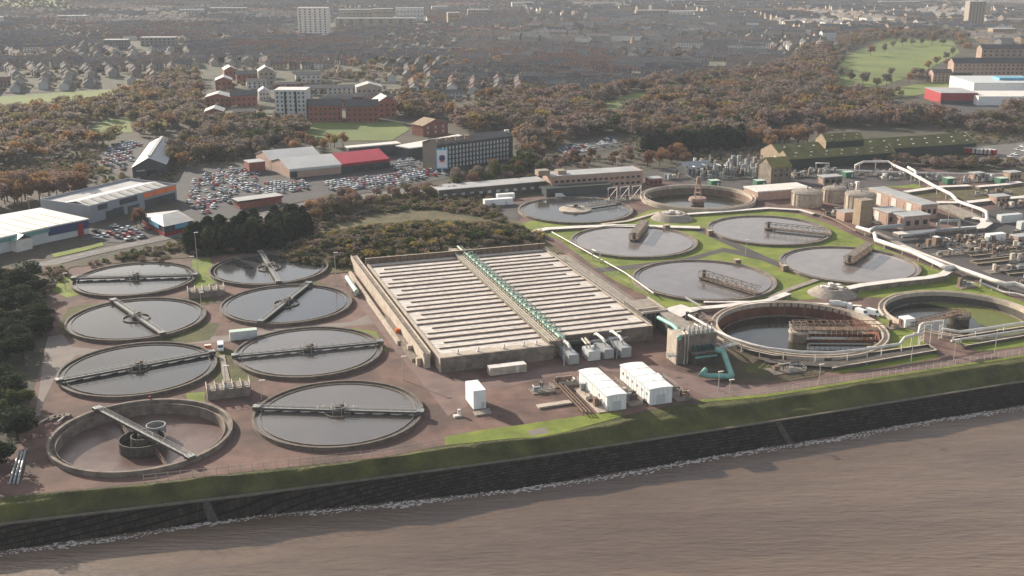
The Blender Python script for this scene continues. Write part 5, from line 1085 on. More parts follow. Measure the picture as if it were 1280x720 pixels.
sheet('hillside', [(-80, -8), (95, -8), (70, 10), (25, 15), (-80, 14)], .05, 'park_grass')
# kiosk strip in the lot
q = at(300, 262); dx = (at(350, 255) - q).normalized(); ny = Vector((-dx.y, dx.x)); P = [q, q + dx * 24, q + dx * 24 + ny * 9, q + ny * 9]
root = thing('sales_kiosk', 'low flat kiosk with dark green and red fascia in the middle of the car lot', 'kiosk', (*mean(P), 0)); m = MB(); m.prism(P, 0, 3.6, 'brick_red'); m.build('wall', root); m = MB(); m.prism(shrink(P, -1), 3.62, 4.6, 'dark_green_wall', 'grey_roof'); m.build('roof', root)
m = MB(); m.beam((*(P[0].lerp(P[1], .5) - ny * 1.1), 4.4), (*(P[1] - ny * 1.1), 4.4), .2, .8, 'red_paint'); m.build('fascia', root)
r, p, ro = building('brick_lodge', 'small square brick building at the left end of the pale-roofed showroom', (312, 216), (332, 214), 10, 6, 'brick_red', 'grey_roof', 'plain')
# mill
hm = HZ(559, 217.5, 183); q0 = Vector(P3(546, 181.5, hm)[:2]); q1 = Vector(P3(641, 169.5, hm)[:2]); hd = (q1 - q0).normalized(); hn = Vector((-hd.y, hd.x)); P = [q0, q1, q1 + hn * 16, q0 + hn * 16]
root = thing('stone_mill', 'long dark stone mill of five storeys with rows of windows', 'mill', (*mean(P), 0)); m = MB(); m.prism(P, 0, hm, 'stone_dark', 'slate'); gable_walls(m, P, hm, hm + 2.5, 'stone_dark', 0); m.build('wall', root)
m = MB(); gable_roof(m, P, hm, hm + 2.5, 'slate', 0, .2); ro = m.build('roof', root)
for k in range(4): m = MB(); c = P[0].lerp(P[1], .06 + .12 * k) + hn * 3; m.cyl((*c, hm), 1.6, 3.4, 'stone_pink', 10); m.build('roof_turret', ro)
window_row(root, P[0], P[1], 2.2, 20, 1.3, 2.0, 'window_pale', rows=5, dz=(hm - 3) / 5, margin=3)
m = MB(); m.box((*P[1].lerp(P[2], .4), hm), (3, 2, 3), TH, 'white_cover'); m.build('chimney', ro)
bn = thing('banner_tower', 'tall white advertising banner with teal edge on a post before the mill gable', 'sign', (*at(553, 216), 0)); q = at(553, 218); hh = HZ(553, 218, 186)
m = MB(); m.box((*q, 3.4), (7.2, .6, hh - 3.4), 0, 'sky_blue'); m.build('frame', bn); m = MB(); m.box((*(q - Vector((0, .38))), 4.2), (6.2, .1, hh - 5), 0, 'sign_white'); m.build('panel', bn)
m = MB(); m.lathe((q.x, q.y - .5, 0), [(.0, hh - 7.4), (1.7, hh - 6.4), (1.8, hh - 4.8), (0, hh - 3.6)], 12, 'blue_fascia'); m.box((q.x, q.y - .47, 7.5), (3, .05, 4.5), 0, 'sign_pink'); m.build('printed_motif', bn)
m = MB(); m.cyl((*q, 0), .6, 3.4, 'galv', 10); m.build('post', bn)
# long white roofs behind
for (k, lab) in (([(495, 184, 0), (512, 187, 0), (598, 177, 0), (572, 170, 0)], 'broad white-roofed shed behind the red showroom and the mill'), ([(432, 184.5, 0), (436, 186.5, 0), (500, 181, 0), (495, 178.5, 0)], 'narrow white-roofed range behind the red showroom')):
    P = [Vector(P3(a, b - 1, 7)[:2]) for a, b, _ in k]; P = [P[1], P[2], P[3], P[0]]; root = thing('retail_shed', lab, 'store', (*mean(P), 0)); m = MB(); m.prism(P, 0, 6.9, 'clad_dark'); m.build('wall', root); m = MB(); m.prism(shrink(P, -.6), 6.92, 7.6, 'white_cover'); m.build('roof', root)
r, p, ro = building('brick_house', 'small brick house with tan roof at the edge of the flats lawn', (529, 171), (560, 167), 14, 8, 'brick_red', 'brick_tan', 'gable', 4, 1)
window_row(r, p[0], p[1], 1.5, 3, 1.5, 2, 'window_pale', rows=2, dz=3.5)

# ------------------------------------------------------------------ flats, tower blocks and other landmarks
def block(label, l, rgt, base, top, depth, wall='brick_red', roof='slate', style='plain', along=0, rows=0, cols=0, wm='window_dark', name='flats', strips=0, group=None, tilt=0):
    base = base + .0; a, b = (l, base + tilt), (rgt, base - tilt); h = HZ((l + rgt) / 2, base, top)
    rise = 0 if style == 'plain' else min(h * .25, 4.5); he_ = h - rise
    r, p, ro = building(name, label, a, b, depth, he_, wall, roof, style, rise, along, group)
    if rows: window_row(r, p[0], p[1], 1.3, cols, (Vector(p[1]) - Vector(p[0])).length / cols * (.38 if name != 'tower_block' else .3), min(1.7, he_ / rows * .55), wm, rows=rows, dz=(he_ - 1) / rows, margin=.5)
    for k in range(strips):
        d_ = Vector(p[1]) - Vector(p[0]); rt_ = math.atan2(d_.y, d_.x); c = Vector(p[0]) + d_ * ((k + 1) / (strips + 1)); m = MB(); m.box((c.x, c.y - .05, 1), (1.6, .2, he_ - 2), rt_, 'window_dark'); m.build('stair_window', r)
    return r, p, ro
block('white flat-roofed block of flats with dark vertical window strips beside the brick flats', 345, 384, 151, 113, 20, 'offwhite_metal', 'white_roof', rows=7, cols=7, strips=2, name='apartment_block')
FG = 'red brick flats of the estate'
for i, (l, r_, b, t, dp, al, wm, tl, lab) in enumerate([
    (256, 280, 152, 137, 14, 1, 'brick_red', .3, 'gabled brick block, frontmost at the left end of the estate'), (257, 288, 134, 119, 16, 1, 'brick_red', .3, 'gabled brick block second from the front on the left'),
    (270, 291, 113, 98, 16, 1, 'brick_red', .3, 'brick block with pale roof edges, third up on the left'), (281, 297, 99, 85, 16, 1, 'brick_red', .3, 'brick block at the rear left corner of the estate'),
    (289, 322, 134, 116, 12, 0, 'brick_red', .5, 'long brick range with dark roof left of the white gable'), (296, 322, 104, 91, 12, 0, 'brick_red', .4, 'small brick range below the red-roofed terraces'),
    (324, 337, 126, 112, 12, 1, 'house_wall_white', .2, 'white gabled block left of the white flat-roofed block'), (309, 334, 111, 101, 12, 0, 'house_wall_white', .4, 'white low block behind the brick ranges'),
    (324, 343, 106, 85, 14, 1, 'house_wall_cream', .3, 'tall cream block with stepped gable'), (386, 428, 152, 127, 13, 0, 'brick_red', .5, 'brick range with bays right of the white block'),
    (433, 474, 153, 128, 13, 0, 'brick_red', .5, 'brick range with dark roof nearest the lawn'), (473, 496, 147, 122, 15, 1, 'brick_red', .6, 'brick gabled block at the right end of the estate'),
    (380, 446, 119, 109, 12, 0, 'house_wall_white', .5, 'long white range with dark roof in the middle of the estate'), (411, 456, 131, 120, 11, 0, 'brick_red', .5, 'brick range hidden behind the bay-fronted one'),
    (446, 478, 123, 106, 14, 1, 'house_wall_cream', .4, 'cream gabled block at the rear right of the estate'), (370, 402, 104, 92, 14, 0, 'house_wall_white', .4, 'white balconied block at the rear of the estate'), (322, 346, 100, 93, 12, 0, 'house_wall_white', .3, 'low white block below the red terraces')]):
    block(lab, l, r_, b, t - 2, dp * 1.35, wm, 'slate' if al == 0 else 'grey_roof', 'gable', al, rows=max(2, int(HZ(l, b, t) / 4.2)), cols=max(3, int((r_ - l) / 6)), group=FG, tilt=tl)
block('pale grey tower block standing above the houses, left of centre at the top', 373, 411, 47, 10, 22, 'white_cover', 'grey_roof', rows=12, cols=6, name='tower_block')
block('tall grey tower block near the top right corner', 1209, 1229, 35, 2, 20, 'concrete', 'grey_roof', rows=14, cols=5, name='tower_block')
for l, r_, b, t, wm, lab in [(424, 466, 31, 12, 'house_wall_cream', 'left one of the long pale apartment rows right of the tower block'), (467, 492, 29, 11, 'house_wall_cream', 'middle pale apartment row near the top'), (495, 530, 27, 10, 'house_wall_white', 'right pale apartment row near the top'),
                             (420, 520, 33, 23, 'house_wall_cream', 'long low cream row in front of the apartment rows'), (795, 834, 24, 13, 'house_wall_cream', 'pale apartment block, left of the far pair at top right'), (836, 872, 24, 14, 'house_wall_white', 'pale apartment block, right of the far pair at top right'),
                             (72, 108, 27, 20, 'house_wall_white', 'white low block far off at top left'), (224, 255, 21, 12, 'house_wall_white', 'white slab block with teal end at the top'), (262, 308, 19, 10, 'house_wall_cream', 'long pale flat-roofed block right of the white slab block'),
                             (0, 6, 32, 21, 'house_wall_white', 'white block at the top left edge'), (130, 160, 62, 50, 'house_wall_grey', 'grey hall with blue-grey roof among the left houses'), (176, 220, 58, 47, 'house_wall_grey', 'long grey hall among the left houses'),
                             (540, 560, 16, 8, 'house_wall_white', 'white hall at the top centre'), (585, 612, 22, 12, 'house_wall_cream', 'cream hall right of the white hall'), (640, 667, 13, 3, 'house_wall_white', 'pale factory with white roof at the top centre'), (560, 575, 32, 16, 'brick_tan', 'tan block below the white hall'),
                             (1100, 1150, 12, 2, 'house_wall_cream', 'sunlit terrace at the top right'), (1240, 1270, 48, 36, 'brick_tan', 'sunlit tan hall right of the park')]:
    block(lab, l, r_, b, t, 16, wm, 'grey_roof', rows=3, cols=8, name='apartment_block', tilt=.1)
# stone tenements and retail by the park
block('long pinkish stone tenement of four storeys at the right edge', 1190, 1300, 103, 73, 16, 'stone_pink', 'slate', 'gable', rows=5, cols=20, name='tenement', tilt=0)
block('shorter brown tenement attached left of the long one', 1166, 1214, 103, 87, 14, 'stone_pink', 'slate', 'gable', rows=3, cols=10, name='tenement')
block('rear dark-roofed tenement above the long one', 1226, 1300, 76, 56, 16, 'stone_pink', 'slate', 'gable', rows=3, cols=10, name='tenement')
r, p, ro = block('white retail hall with sky blue curved roof panel at the right edge', 1216, 1310, 119, 104, 60, 'white_metal', 'offwhite_metal', name='retail_hall')
m = MB(); q = Vector(p[0]).lerp(Vector(p[1]), .45) + Vector((0, 20)); h0 = HZ(1260, 119, 104); m.prism([q, q + Vector((60, 0)), q + Vector((60, 16)), q + Vector((0, 16))], h0 + .4, h0 + 2.6, 'sky_blue'); m.build('roof_panel', r)
block('lower white retail hall with pale roof at the right edge', 1222, 1310, 132, 121, 40, 'white_metal', 'white_cover', name='retail_hall')
r, p, ro = block('retail hall with deep red front wall below the tenement', 1175, 1221, 130, 116.5, 40, 'red_paint', 'grey_roof', name='retail_hall')
m = MB(); d_ = (Vector(p[1]) - Vector(p[0])); m.strip([Vector(p[0]) + Vector((0, -.3)), Vector(p[1]) + Vector((0, -.3))], .3, 0, 3, 'clad_dark'); m.build('shopfront', r)
block('small cream-roofed building left of the red retail hall', 1128, 1163, 144, 139, 14, 'brick_tan', 'white_cover', name='depot')
block('small green-grey store left of the cream-roofed building', 1110, 1133, 141, 134, 12, 'clad_dark', 'grey_roof', 'gable', name='depot')
for x, b, t, lab in ((791, 60, 43, 'tan church spire rising from the dense terraces'), (843, 50, 38, 'pale church spire right of the tan one'), (945, 106, 92, 'small pale spire at the edge of the woods'), (1005, 46, 33, 'sunlit spire left of the park'), (425, 97, 80, 'thin pale spire in the middle distance')):
    c = at(x, b); h = HZ(x, b, t); r = thing('church_spire', lab, 'church', (*c, 0)); m = MB(); m.box((*c, 0), (6, 6, h * .45), .3, 'brick_tan'); m.build('tower', r); m = MB(); m.lathe((*c, h * .45), [(4, 0), (.1, h * .55)], 8, 'brick_tan'); m.build('spire', r)
    m = MB(); q = c + Vector((12, 4)); gable_roof(m, [q + Vector((-9, -5)), q + Vector((14, -5)), q + Vector((14, 5)), q + Vector((-9, 5))], h * .25, h * .42, 'slate'); m.prism([q + Vector((-9, -5)), q + Vector((14, -5)), q + Vector((14, 5)), q + Vector((-9, 5))], 0, h * .25, 'brick_tan'); m.build('nave', r)
# lorry trailers
tr = None
for i in range(8):
    q = Vector(G(1209 + 5.0 * i, 193 + .35 * i)); red = i in (0, 1, 7); r = thing('lorry_trailer', ('red' if red else 'white and grey') + ' box trailer, number %s from the left in the row behind the warehouse' % ['one', 'two', 'three', 'four', 'five', 'six', 'seven', 'eight'][i], 'trailer', (*q, 0), 'lorry trailers parked in a row')
    d_ = Vector((-.45, .9)).normalized(); m = MB(); m.beam((*q, 4.2), (*(q + d_ * 12.5), 4.2), 2.6, 3.0, 'red_paint' if red else 'offwhite_metal'); m.build('body', r)
    m = MB(); m.beam((*(q - d_ * .06), 4.1), (*(q - d_ * .02), 4.1), 2.4, 2.8, 'red_paint' if i != 3 else 'grey_metal'); m.build('rear_door', r)
    m = MB(); m.beam((*(q + d_ * .5), 4.3), (*(q + d_ * 12), 4.3), 2.4, .1, 'white_cover'); m.build('roof', r)
    for t in (2, 3.4):
        for s in (-1, 1): n_ = Vector((-d_.y, d_.x)) * s; c = q + d_ * t + n_ * .9; m = MB(); m.tube([(*c, .5), (*(c + n_ * .3), .5)], .5, 'tyre', 10); m.build('wheel', r)
# ------------------------------------------------------------------ vehicles
def car_mesh():
    m = MB(); L_, w = 4.3, .88
    prof = [(-2.15, .35), (-2.15, .75), (-1.2, .92), (1.75, .95), (2.1, .8), (2.15, .35)]
    for a, b in zip(prof, prof[1:] + prof[:1]): m.face([(a[0], -w, a[1]), (a[0], w, a[1]), (b[0], w, b[1]), (b[0], -w, b[1])][::-1], 'car_white')
    for s in (-w, w): m.face([(x, s, z) for x, z in (prof if s > 0 else prof[::-1])], 'car_white')
    cab = [(-1.25, .92), (-.55, 1.42), (1.05, 1.45), (1.75, .95)]; wi = .68
    A = [(x, -w * .95 if i in (0, 3) else -wi, z) for i, (x, z) in enumerate(cab)]; B = [(x, -y, z) for x, y, z in A]
    m.face([A[0], A[1], B[1], B[0]], 'glass'); m.face([A[2], A[3], B[3], B[2]], 'glass'); m.face(A[::-1], 'glass'); m.face(B, 'glass'); m.face([A[1], A[2], B[2], B[1]][::-1], 'car_white')
    for x in (-1.35, 1.35):
        for s in (-1, 1): m.tube([(x, s * .66, .32), (x, s * .9, .32)], .32, 'tyre', 10)
    o = m.build('car_template'); me = o.data; me.name = 'parked_car'; me.materials[0] = MATS['car_white']; bpy.data.objects.remove(o); return me
def where(x, y, pts):
    """which corner of its cluster a thing stands in, as seen in the photo"""
    q = PX(x, y); a = sorted(PX(*p)[0] for p in pts); b = sorted(PX(*p)[1] for p in pts); n = len(a)
    h = 'far left' if q[0] <= a[n // 5] else 'left' if q[0] <= a[2 * n // 5] else 'middle' if q[0] <= a[3 * n // 5] else 'right' if q[0] <= a[4 * n // 5] else 'far right'
    return ('back ' if q[1] <= b[n // 3] else 'front ' if q[1] > b[2 * n // 3] else 'centre ') + h
CAR = car_mesh(); NC = [0]; EXTRA = []
def put_car(x, y, rot, colour, label, group):
    o = bpy.data.objects.new('parked_car', CAR); COL.objects.link(o); o.location = (x, y, .2); o.rotation_euler = (0, 0, rot); o.scale = (1.08,) * 3
    o.material_slots[0].link = 'OBJECT'; o.material_slots[0].material = MATS['car_' + colour]; tag(o, label, 'car', group); NC[0] += 1
def lot(poly, ang, n, dx, dy, place, group, pairs=True):
    P = PG(poly); xs = [p[0] for p in P]; ys = [p[1] for p in P]; c = Vector(((min(xs) + max(xs)) / 2, (min(ys) + max(ys)) / 2)); a = math.radians(ang); X = Vector((math.cos(a), math.sin(a))); Y = Vector((-X.y, X.x)); pos = []
    R_ = max(max(xs) - min(xs), max(ys) - min(ys))
    j = -R_; row = 0
    while j < R_:
        i = -R_
        while i < R_:
            q = c + X * i + Y * j
            if inpoly(q.x, q.y, P): pos.append((q.x, q.y))
            i += dx
        j += dy[row % 2]; row += 1
    rng.shuffle(pos); EXTRA.extend((x, y, a) for x, y in pos[n:n + 200]); pos = pos[:n]
    for x, y in pos:
        col = rng.choice(['white', 'silver', 'grey', 'black', 'red', 'blue'], p=[.36, .24, .14, .10, .09, .07])
        put_car(x + rng.normal(0, .1), y + rng.normal(0, .15), a + math.pi / 2 * (1 if rng.random() < .5 else -1) + rng.normal(0, .03), col, '%s car, %s, %s' % (col, where(x, y, pos), place), group)
lot([(234, 246), (240, 228), (262, 213), (300, 211), (330, 214), (312, 232), (296, 240), (288, 256), (262, 270), (236, 262)], 35, 78, 2.9, (5.4, 8.5), 'in the open rows right of the orange-signed store', 'cars in the open car lot')
lot([(324, 244), (345, 246), (388, 237), (380, 226), (352, 229), (302, 232), (302, 240)], 37, 46, 2.5, (4.9, 5.3), 'packed before the pale-roofed showroom', 'cars before the pale-roofed showroom')
lot([(407, 228), (412, 239), (480, 236), (556, 219), (545, 208), (490, 219), (440, 225)], 37, 112, 2.4, (4.7, 4.9), 'packed before the red-roofed showroom', 'cars before the red-roofed showroom')
lot([(492, 208), (500, 196), (548, 203), (530, 211), (496, 215)], 37, 12, 3, (6, 7), 'between the red showroom and the mill', 'cars between showroom and mill')
lot([(126, 208), (136, 186), (150, 177), (180, 178), (166, 200), (160, 212)], 60, 26, 2.8, (6, 9), 'beside the dark barn', 'cars beside the barn')
lot([(115, 290), (150, 282), (200, 281), (190, 294), (122, 302)], 65, 7, 4, (9, 9), 'in front of the grey store with orange signs', 'cars before the grey store')
lot([(692, 196), (704, 184), (770, 171), (776, 181), (722, 195)], 30, 15, 3.5, (7, 9), 'in the yard right of the mill', 'cars in the yard right of the mill')
lot([(1262, 206), (1265, 184), (1295, 180), (1295, 205)], 20, 6, 3, (6, 8), 'beside the lorry trailers', 'cars beside the lorry trailers')
for i, (px, py) in enumerate([(161, 300), (177, 297.5), (316, 266.5), (345, 260), (318, 271), (3, 340)]): 
    x, y = G(px, py); put_car(x, y, math.radians(60), ['white', 'silver', 'white', 'white', 'silver', 'grey'][i], ['white car on the main road, left of the silver one', 'silver car on the main road behind a white one', 'white car at the kerb below the sales kiosk', 'white car on the road right of the sales kiosk', 'silver car lowest at the kerb below the kiosk', 'grey car on the road at the left edge'][i], 'cars on the main road')
# the cars of the packed lots beyond the first three hundred
ck = list(CARC); cv = [tuple(v.co) for v in CAR.vertices]; cf = [(tuple(p.vertices), p.material_index) for p in CAR.polygons]; vs = []; fs = []; mi = []; mats = [MATS['car_' + k] for k in ck] + [MATS['glass'], MATS['tyre']]
nm_ = [m_.name for m_ in CAR.materials]; rng.shuffle(EXTRA); EXTRA = EXTRA[:150]
for x, y, a in EXTRA:
    c, s = math.cos(a + math.pi / 2), math.sin(a + math.pi / 2); b = len(vs); vs += [(x + (p[0] * c - p[1] * s) * 1.08, y + (p[0] * s + p[1] * c) * 1.08, .2 + p[2] * 1.08) for p in cv]; k = int(rng.choice(len(ck), p=[.36, .24, .14, .10, .09, .07]))
    for f, m_ in cf: fs.append([b + j for j in f]); mi.append(k if nm_[m_] == 'car_white' else len(ck) if nm_[m_] == 'glass' else len(ck) + 1)
me = bpy.data.meshes.new('packed_cars'); me.from_pydata(vs, [], fs)
for m_ in mats: me.materials.append(m_)
me.polygons.foreach_set('material_index', mi); me.update(); o = bpy.data.objects.new('packed_cars', me); COL.objects.link(o); tag(o, 'dense mass of further parked cars filling the gaps of the car lots', 'cars', kind='stuff')
def van(label, px, py, rot, kind='van', mat='car_white'):
    x, y = G(px, py); root = thing('van' if kind == 'van' else 'tanker_lorry', label, 'van' if kind == 'van' else 'lorry', (x, y, 0), 'vans and lorries inside the works'); c, s = math.cos(rot), math.sin(rot)
    def T(p): return (x + p[0] * c - p[1] * s, y + p[0] * s + p[1] * c, p[2])
    def ext(prof, w, mt, m):
        for a, b in zip(prof, prof[1:] + prof[:1]): m.face([T((a[0], -w, a[1])), T((b[0], -w, b[1])), T((b[0], w, b[1])), T((a[0], w, a[1]))], mt)
        m.face([T((p[0], -w, p[1])) for p in prof[::-1]], mt); m.face([T((p[0], w, p[1])) for p in prof], mt)
    if kind == 'van':
        m = MB(); ext([(-2.7, .4), (2.8, .4), (2.8, 1.15), (2.0, 1.35), (1.3, 2.35), (-2.7, 2.4)], 1.0, mat, m); m.build('body', root); wx = (-1.7, 1.8)
        m = MB(); ext([(2.02, 1.38), (1.34, 2.28), (1.28, 2.26), (1.96, 1.34)], .85, 'glass', m); m.build('windscreen', root)
    else:
        m = MB(); ext([(2.6, .6), (4.4, .6), (4.4, 2.0), (4.0, 3.0), (2.6, 3.0)], 1.2, mat, m); m.build('cab', root); m = MB(); ext([(4.43, 1.9), (4.06, 2.85), (4.0, 2.85), (4.37, 1.9)], 1.0, 'glass', m); m.build('windscreen', root)
        m = MB(); m.tube([T((-4.2, 0, 2.2)), T((2.3, 0, 2.2))], 1.15, 'offwhite_metal', 16); m.build('tank', root); m = MB(); ext([(-4.2, .7), (2.6, .7), (2.6, 1.0), (-4.2, 1.0)], 1.1, 'dark_steel', m); m.build('chassis', root); wx = (-3.2, -2, 3.4)
        m = MB(); m.box(T((-1.2, 0, 3.2)), (2.5, .8, .3), rot, 'white_cover'); m.build('walkway', root)
    for a in wx:
        for sd_ in (-1, 1): m = MB(); m.tube([T((a, .8 * sd_, .42)), T((a, 1.03 * sd_, .42))], .42, 'tyre', 12); m.build('wheel', root)
van('white van between the second and third settling tank columns', 276, 437, math.radians(-75))
van('white tanker lorry parked on the grass behind the reddish deep tank', 1050, 387, math.radians(-25), 'tanker')
van('white van parked right of the tanker lorry', 1077, 394, math.radians(-60))
van('white van with rusty load farthest right beside the algae tank', 1091, 394, math.radians(-50))
van('white van on the tarmac by the brick offices', 700, 247, math.radians(15))
# gulls
gm = MB(); gm.lathe((0, 0, .12), [(0, -.0), (.09, .05), (.1, .15), (0, .24)], 6, 'gull_white')
def gullmesh():
    m = MB(); m.tube([(-.25, 0, .12), (-.1, 0, .15), (.12, 0, .17), (.26, 0, .24)], .085, 'gull_white', 6); m.face([(-.28, 0, .16), (-.05, .1, .22), (.12, 0, .25), (-.05, -.1, .22)], 'galv'); m.face([(.26, -.02, .24), (.34, 0, .22), (.26, .02, .24)], 'orange'); m.beam((0, .03, .06), (0, .03, 0), .02, .02, 'orange')
    o = m.build('gull_template'); me = o.data; bpy.data.objects.remove(o); return me
GM = gullmesh(); GR_ = 'gulls on the front settling tank'
for i in range(22):
    ti = 7 if i < 14 else 5; t = rng.uniform(-.6, .6); c = LT[ti]; x = c[0] + rng.uniform(-10, 10); y = c[1] + rng.uniform(2, 5)
    o = bpy.data.objects.new('gull', GM); COL.objects.link(o); o.location = (x, y, .76); o.rotation_euler = (0, 0, rng.uniform(0, 6)); o.scale = (1.5,) * 3
    tag(o, 'small white gull floating near the bridge of the ' + ('brownish front tank' if ti == 7 else 'tank below the pale container'), 'gull', GR_ if ti == 7 else 'gulls on the second tank')
for l, r_, b, t, lab in ((400, 440, 134, 121, 'brick range between the long white range and the lawn-side ranges'), (345, 382, 112, 103, 'low brick range behind the white flat-roofed block'), (462, 492, 131, 118, 'brick range joining the two right-hand gabled blocks'), (292, 320, 146, 137, 'low brick range between the left gabled block and the white block')):
    block(lab, l, r_, b, t, 12, 'brick_red', 'slate', 'gable', 0, rows=2, cols=6, group=FG, tilt=.4)
# white lane lines on the main road and worn wheel tracks in the yard
m = MB()
for (x0, y0), (x1, y1) in (((0, 342.5), (110, 317.5)), ((110, 317.5), (190, 301)), ((240, 289.5), (330, 269)), ((330, 269), (400, 253)), ((400, 253), (560, 232.5))):
    a, b = Vector(G(x0, y0)), Vector(G(x1, y1)); n = int((b - a).length / 6); d = (b - a) / n
    for k in range(n): p = a + d * (k + .2); m.beam((*p, .42), (*(p + d * .5), .42), .16, .01, 'white_cover')
tag(m.build('road_marking'), kind='structure')
# ------------------------------------------------------------------ trees
def crown_arrays(kind, n, seed, leaf):
    """leaf-clump quads through a crown of unit height standing on z=0"""
    r = np.random.default_rng(seed)
    if kind == 'broad':
        k = 11; th = r.uniform(0, 2 * np.pi, k); rr = r.uniform(.05, .27, k); lc = np.stack([rr * np.cos(th), rr * np.sin(th), r.uniform(.38, .82, k)], 1); lr = r.uniform(.13, .22, k)
        w = r.integers(0, k, n); d = r.normal(size=(n, 3)); d /= np.linalg.norm(d, axis=1)[:, None]; rad = lr[w] * r.uniform(.45, 1.08, n) ** .6
        c = lc[w] + d * rad[:, None] * np.array([1, 1, .85])
    elif kind == 'cone':
        z = r.uniform(.04, 1, n) ** 1.15; lob = 1 + .28 * np.sin(z * 34 + r.uniform(0, 6)) ; rad = (1 - z) * .26 * lob * r.uniform(.55, 1.1, n) + .01; th = r.uniform(0, 2 * np.pi, n)
        rad *= 1 + .22 * np.sin(th * 3 + seed); c = np.stack([rad * np.cos(th), rad * np.sin(th), z], 1); d = np.stack([np.cos(th), np.sin(th), .3 + 0 * th], 1)
    elif kind == 'column':
        z = r.uniform(.03, 1, n); rad = .17 * np.sqrt(np.clip(1 - z ** 3, 0, 1)) * r.uniform(.6, 1.1, n) + .01; th = r.uniform(0, 2 * np.pi, n); rad *= 1 + .2 * np.sin(th * 3 + z * 9 + seed)
        c = np.stack([rad * np.cos(th), rad * np.sin(th), z], 1); d = np.stack([np.cos(th), np.sin(th), .4 + 0 * th], 1)
    else:   # bush
        k = 8; th = r.uniform(0, 2 * np.pi, k); rr = r.uniform(0, .5, k); lc = np.stack([rr * np.cos(th), rr * np.sin(th), r.uniform(.2, .6, k)], 1); lr = r.uniform(.22, .42, k)
        w = r.integers(0, k, n); d = r.normal(size=(n, 3)); d[:, 2] = np.abs(d[:, 2]); d /= np.linalg.norm(d, axis=1)[:, None]; c = lc[w] + d * (lr[w] * r.uniform(.5, 1.05, n))[:, None]; c[:, 2] = np.clip(c[:, 2], 0.02, 1)
    nrm = d + r.normal(size=(n, 3)) * .55; nrm /= np.linalg.norm(nrm, axis=1)[:, None]
    a = np.cross(nrm, r.normal(size=(n, 3))); a /= np.linalg.norm(a, axis=1)[:, None] + 1e-9; b = np.cross(nrm, a); s = leaf * r.uniform(.6, 1.35, n)[:, None]; s2 = s * r.uniform(.45, .9, n)[:, None]
    v = np.stack([c - a * s - b * s2, c + a * s - b * s2 * .6, c + a * s * .8 + b * s2, c - a * s * .7 + b * s2 * 1.1], 1).reshape(-1, 3)
    return v
PROTO = {}
for kind, n, leaf in (('broad', 1500, .026), ('cone', 1500, .026), ('column', 1300, .03), ('bush', 700, .06)):
    for sdd in range(3):
        v = crown_arrays(kind, n, sdd * 7 + 1, leaf); PROTO[(kind, sdd)] = fastmesh(kind + '_crown', v, np.arange(len(v)).reshape(-1, 4), [LEAF['bare']], np.zeros(len(v) // 4))
def trunk_mesh(kind):
    m = MB(); hgt = .75 if kind != 'bush' else .3; m.lathe((0, 0, 0), [(.022, 0), (.014, hgt * .5), (.004, hgt)], 7, 'bark')
    if kind != 'cone':
        for k in range(7):
            a = k * 2.4; z = hgt * (.35 + .08 * k); l = .24; m.tube([(0, 0, z), (l * .5 * math.cos(a), l * .5 * math.sin(a), z + .09), (l * math.cos(a), l * math.sin(a), z + .2)], .006, 'bark', 5)
    o = m.build('trunk_template'); me = o.data; bpy.data.objects.remove(o); return me
TRUNK = {k: trunk_mesh(k) for k in ('broad', 'cone', 'column', 'bush')}
NT = [0]
KN = dict(orange='orange-leaved', russet='russet', olive='olive green', bare='bare brown', green='dull green', evergreen='dark evergreen', yellow='yellowing', pinkbrown='pinkish brown bare')
def put_tree(x, y, h, kind, col, place, group, z=0.0, name='tree', cat='tree', sw=1.0):
    r = thing(name, '%s%s %s, %s' % (KN[col], '', cat, place), cat, (x, y, z), group); s = int(rng.integers(0, 3)); a = rng.uniform(0, 6.28)
    for nm, me in (('trunk', TRUNK[kind]), ('crown', PROTO[(kind, s)])):
        o = bpy.data.objects.new(nm, me); COL.objects.link(o); o.parent = r; o.scale = (h * sw, h * sw, h); o.rotation_euler = (0, 0, a)
        if nm == 'crown': o.material_slots[0].link = 'OBJECT'; o.material_slots[0].material = LEAF[col]
    NT[0] += 1
def scatter(poly, n, mind):
    P = PG(poly); xs = [p[0] for p in P]; ys = [p[1] for p in P]; out = []; t = 0
    while len(out) < n and t < n * 60:
        t += 1; x, y = rng.uniform(min(xs), max(xs)), rng.uniform(min(ys), max(ys))
        if inpoly(x, y, P) and all((x - a) ** 2 + (y - b) ** 2 > mind * mind for a, b in out): out.append((x, y))
    return out
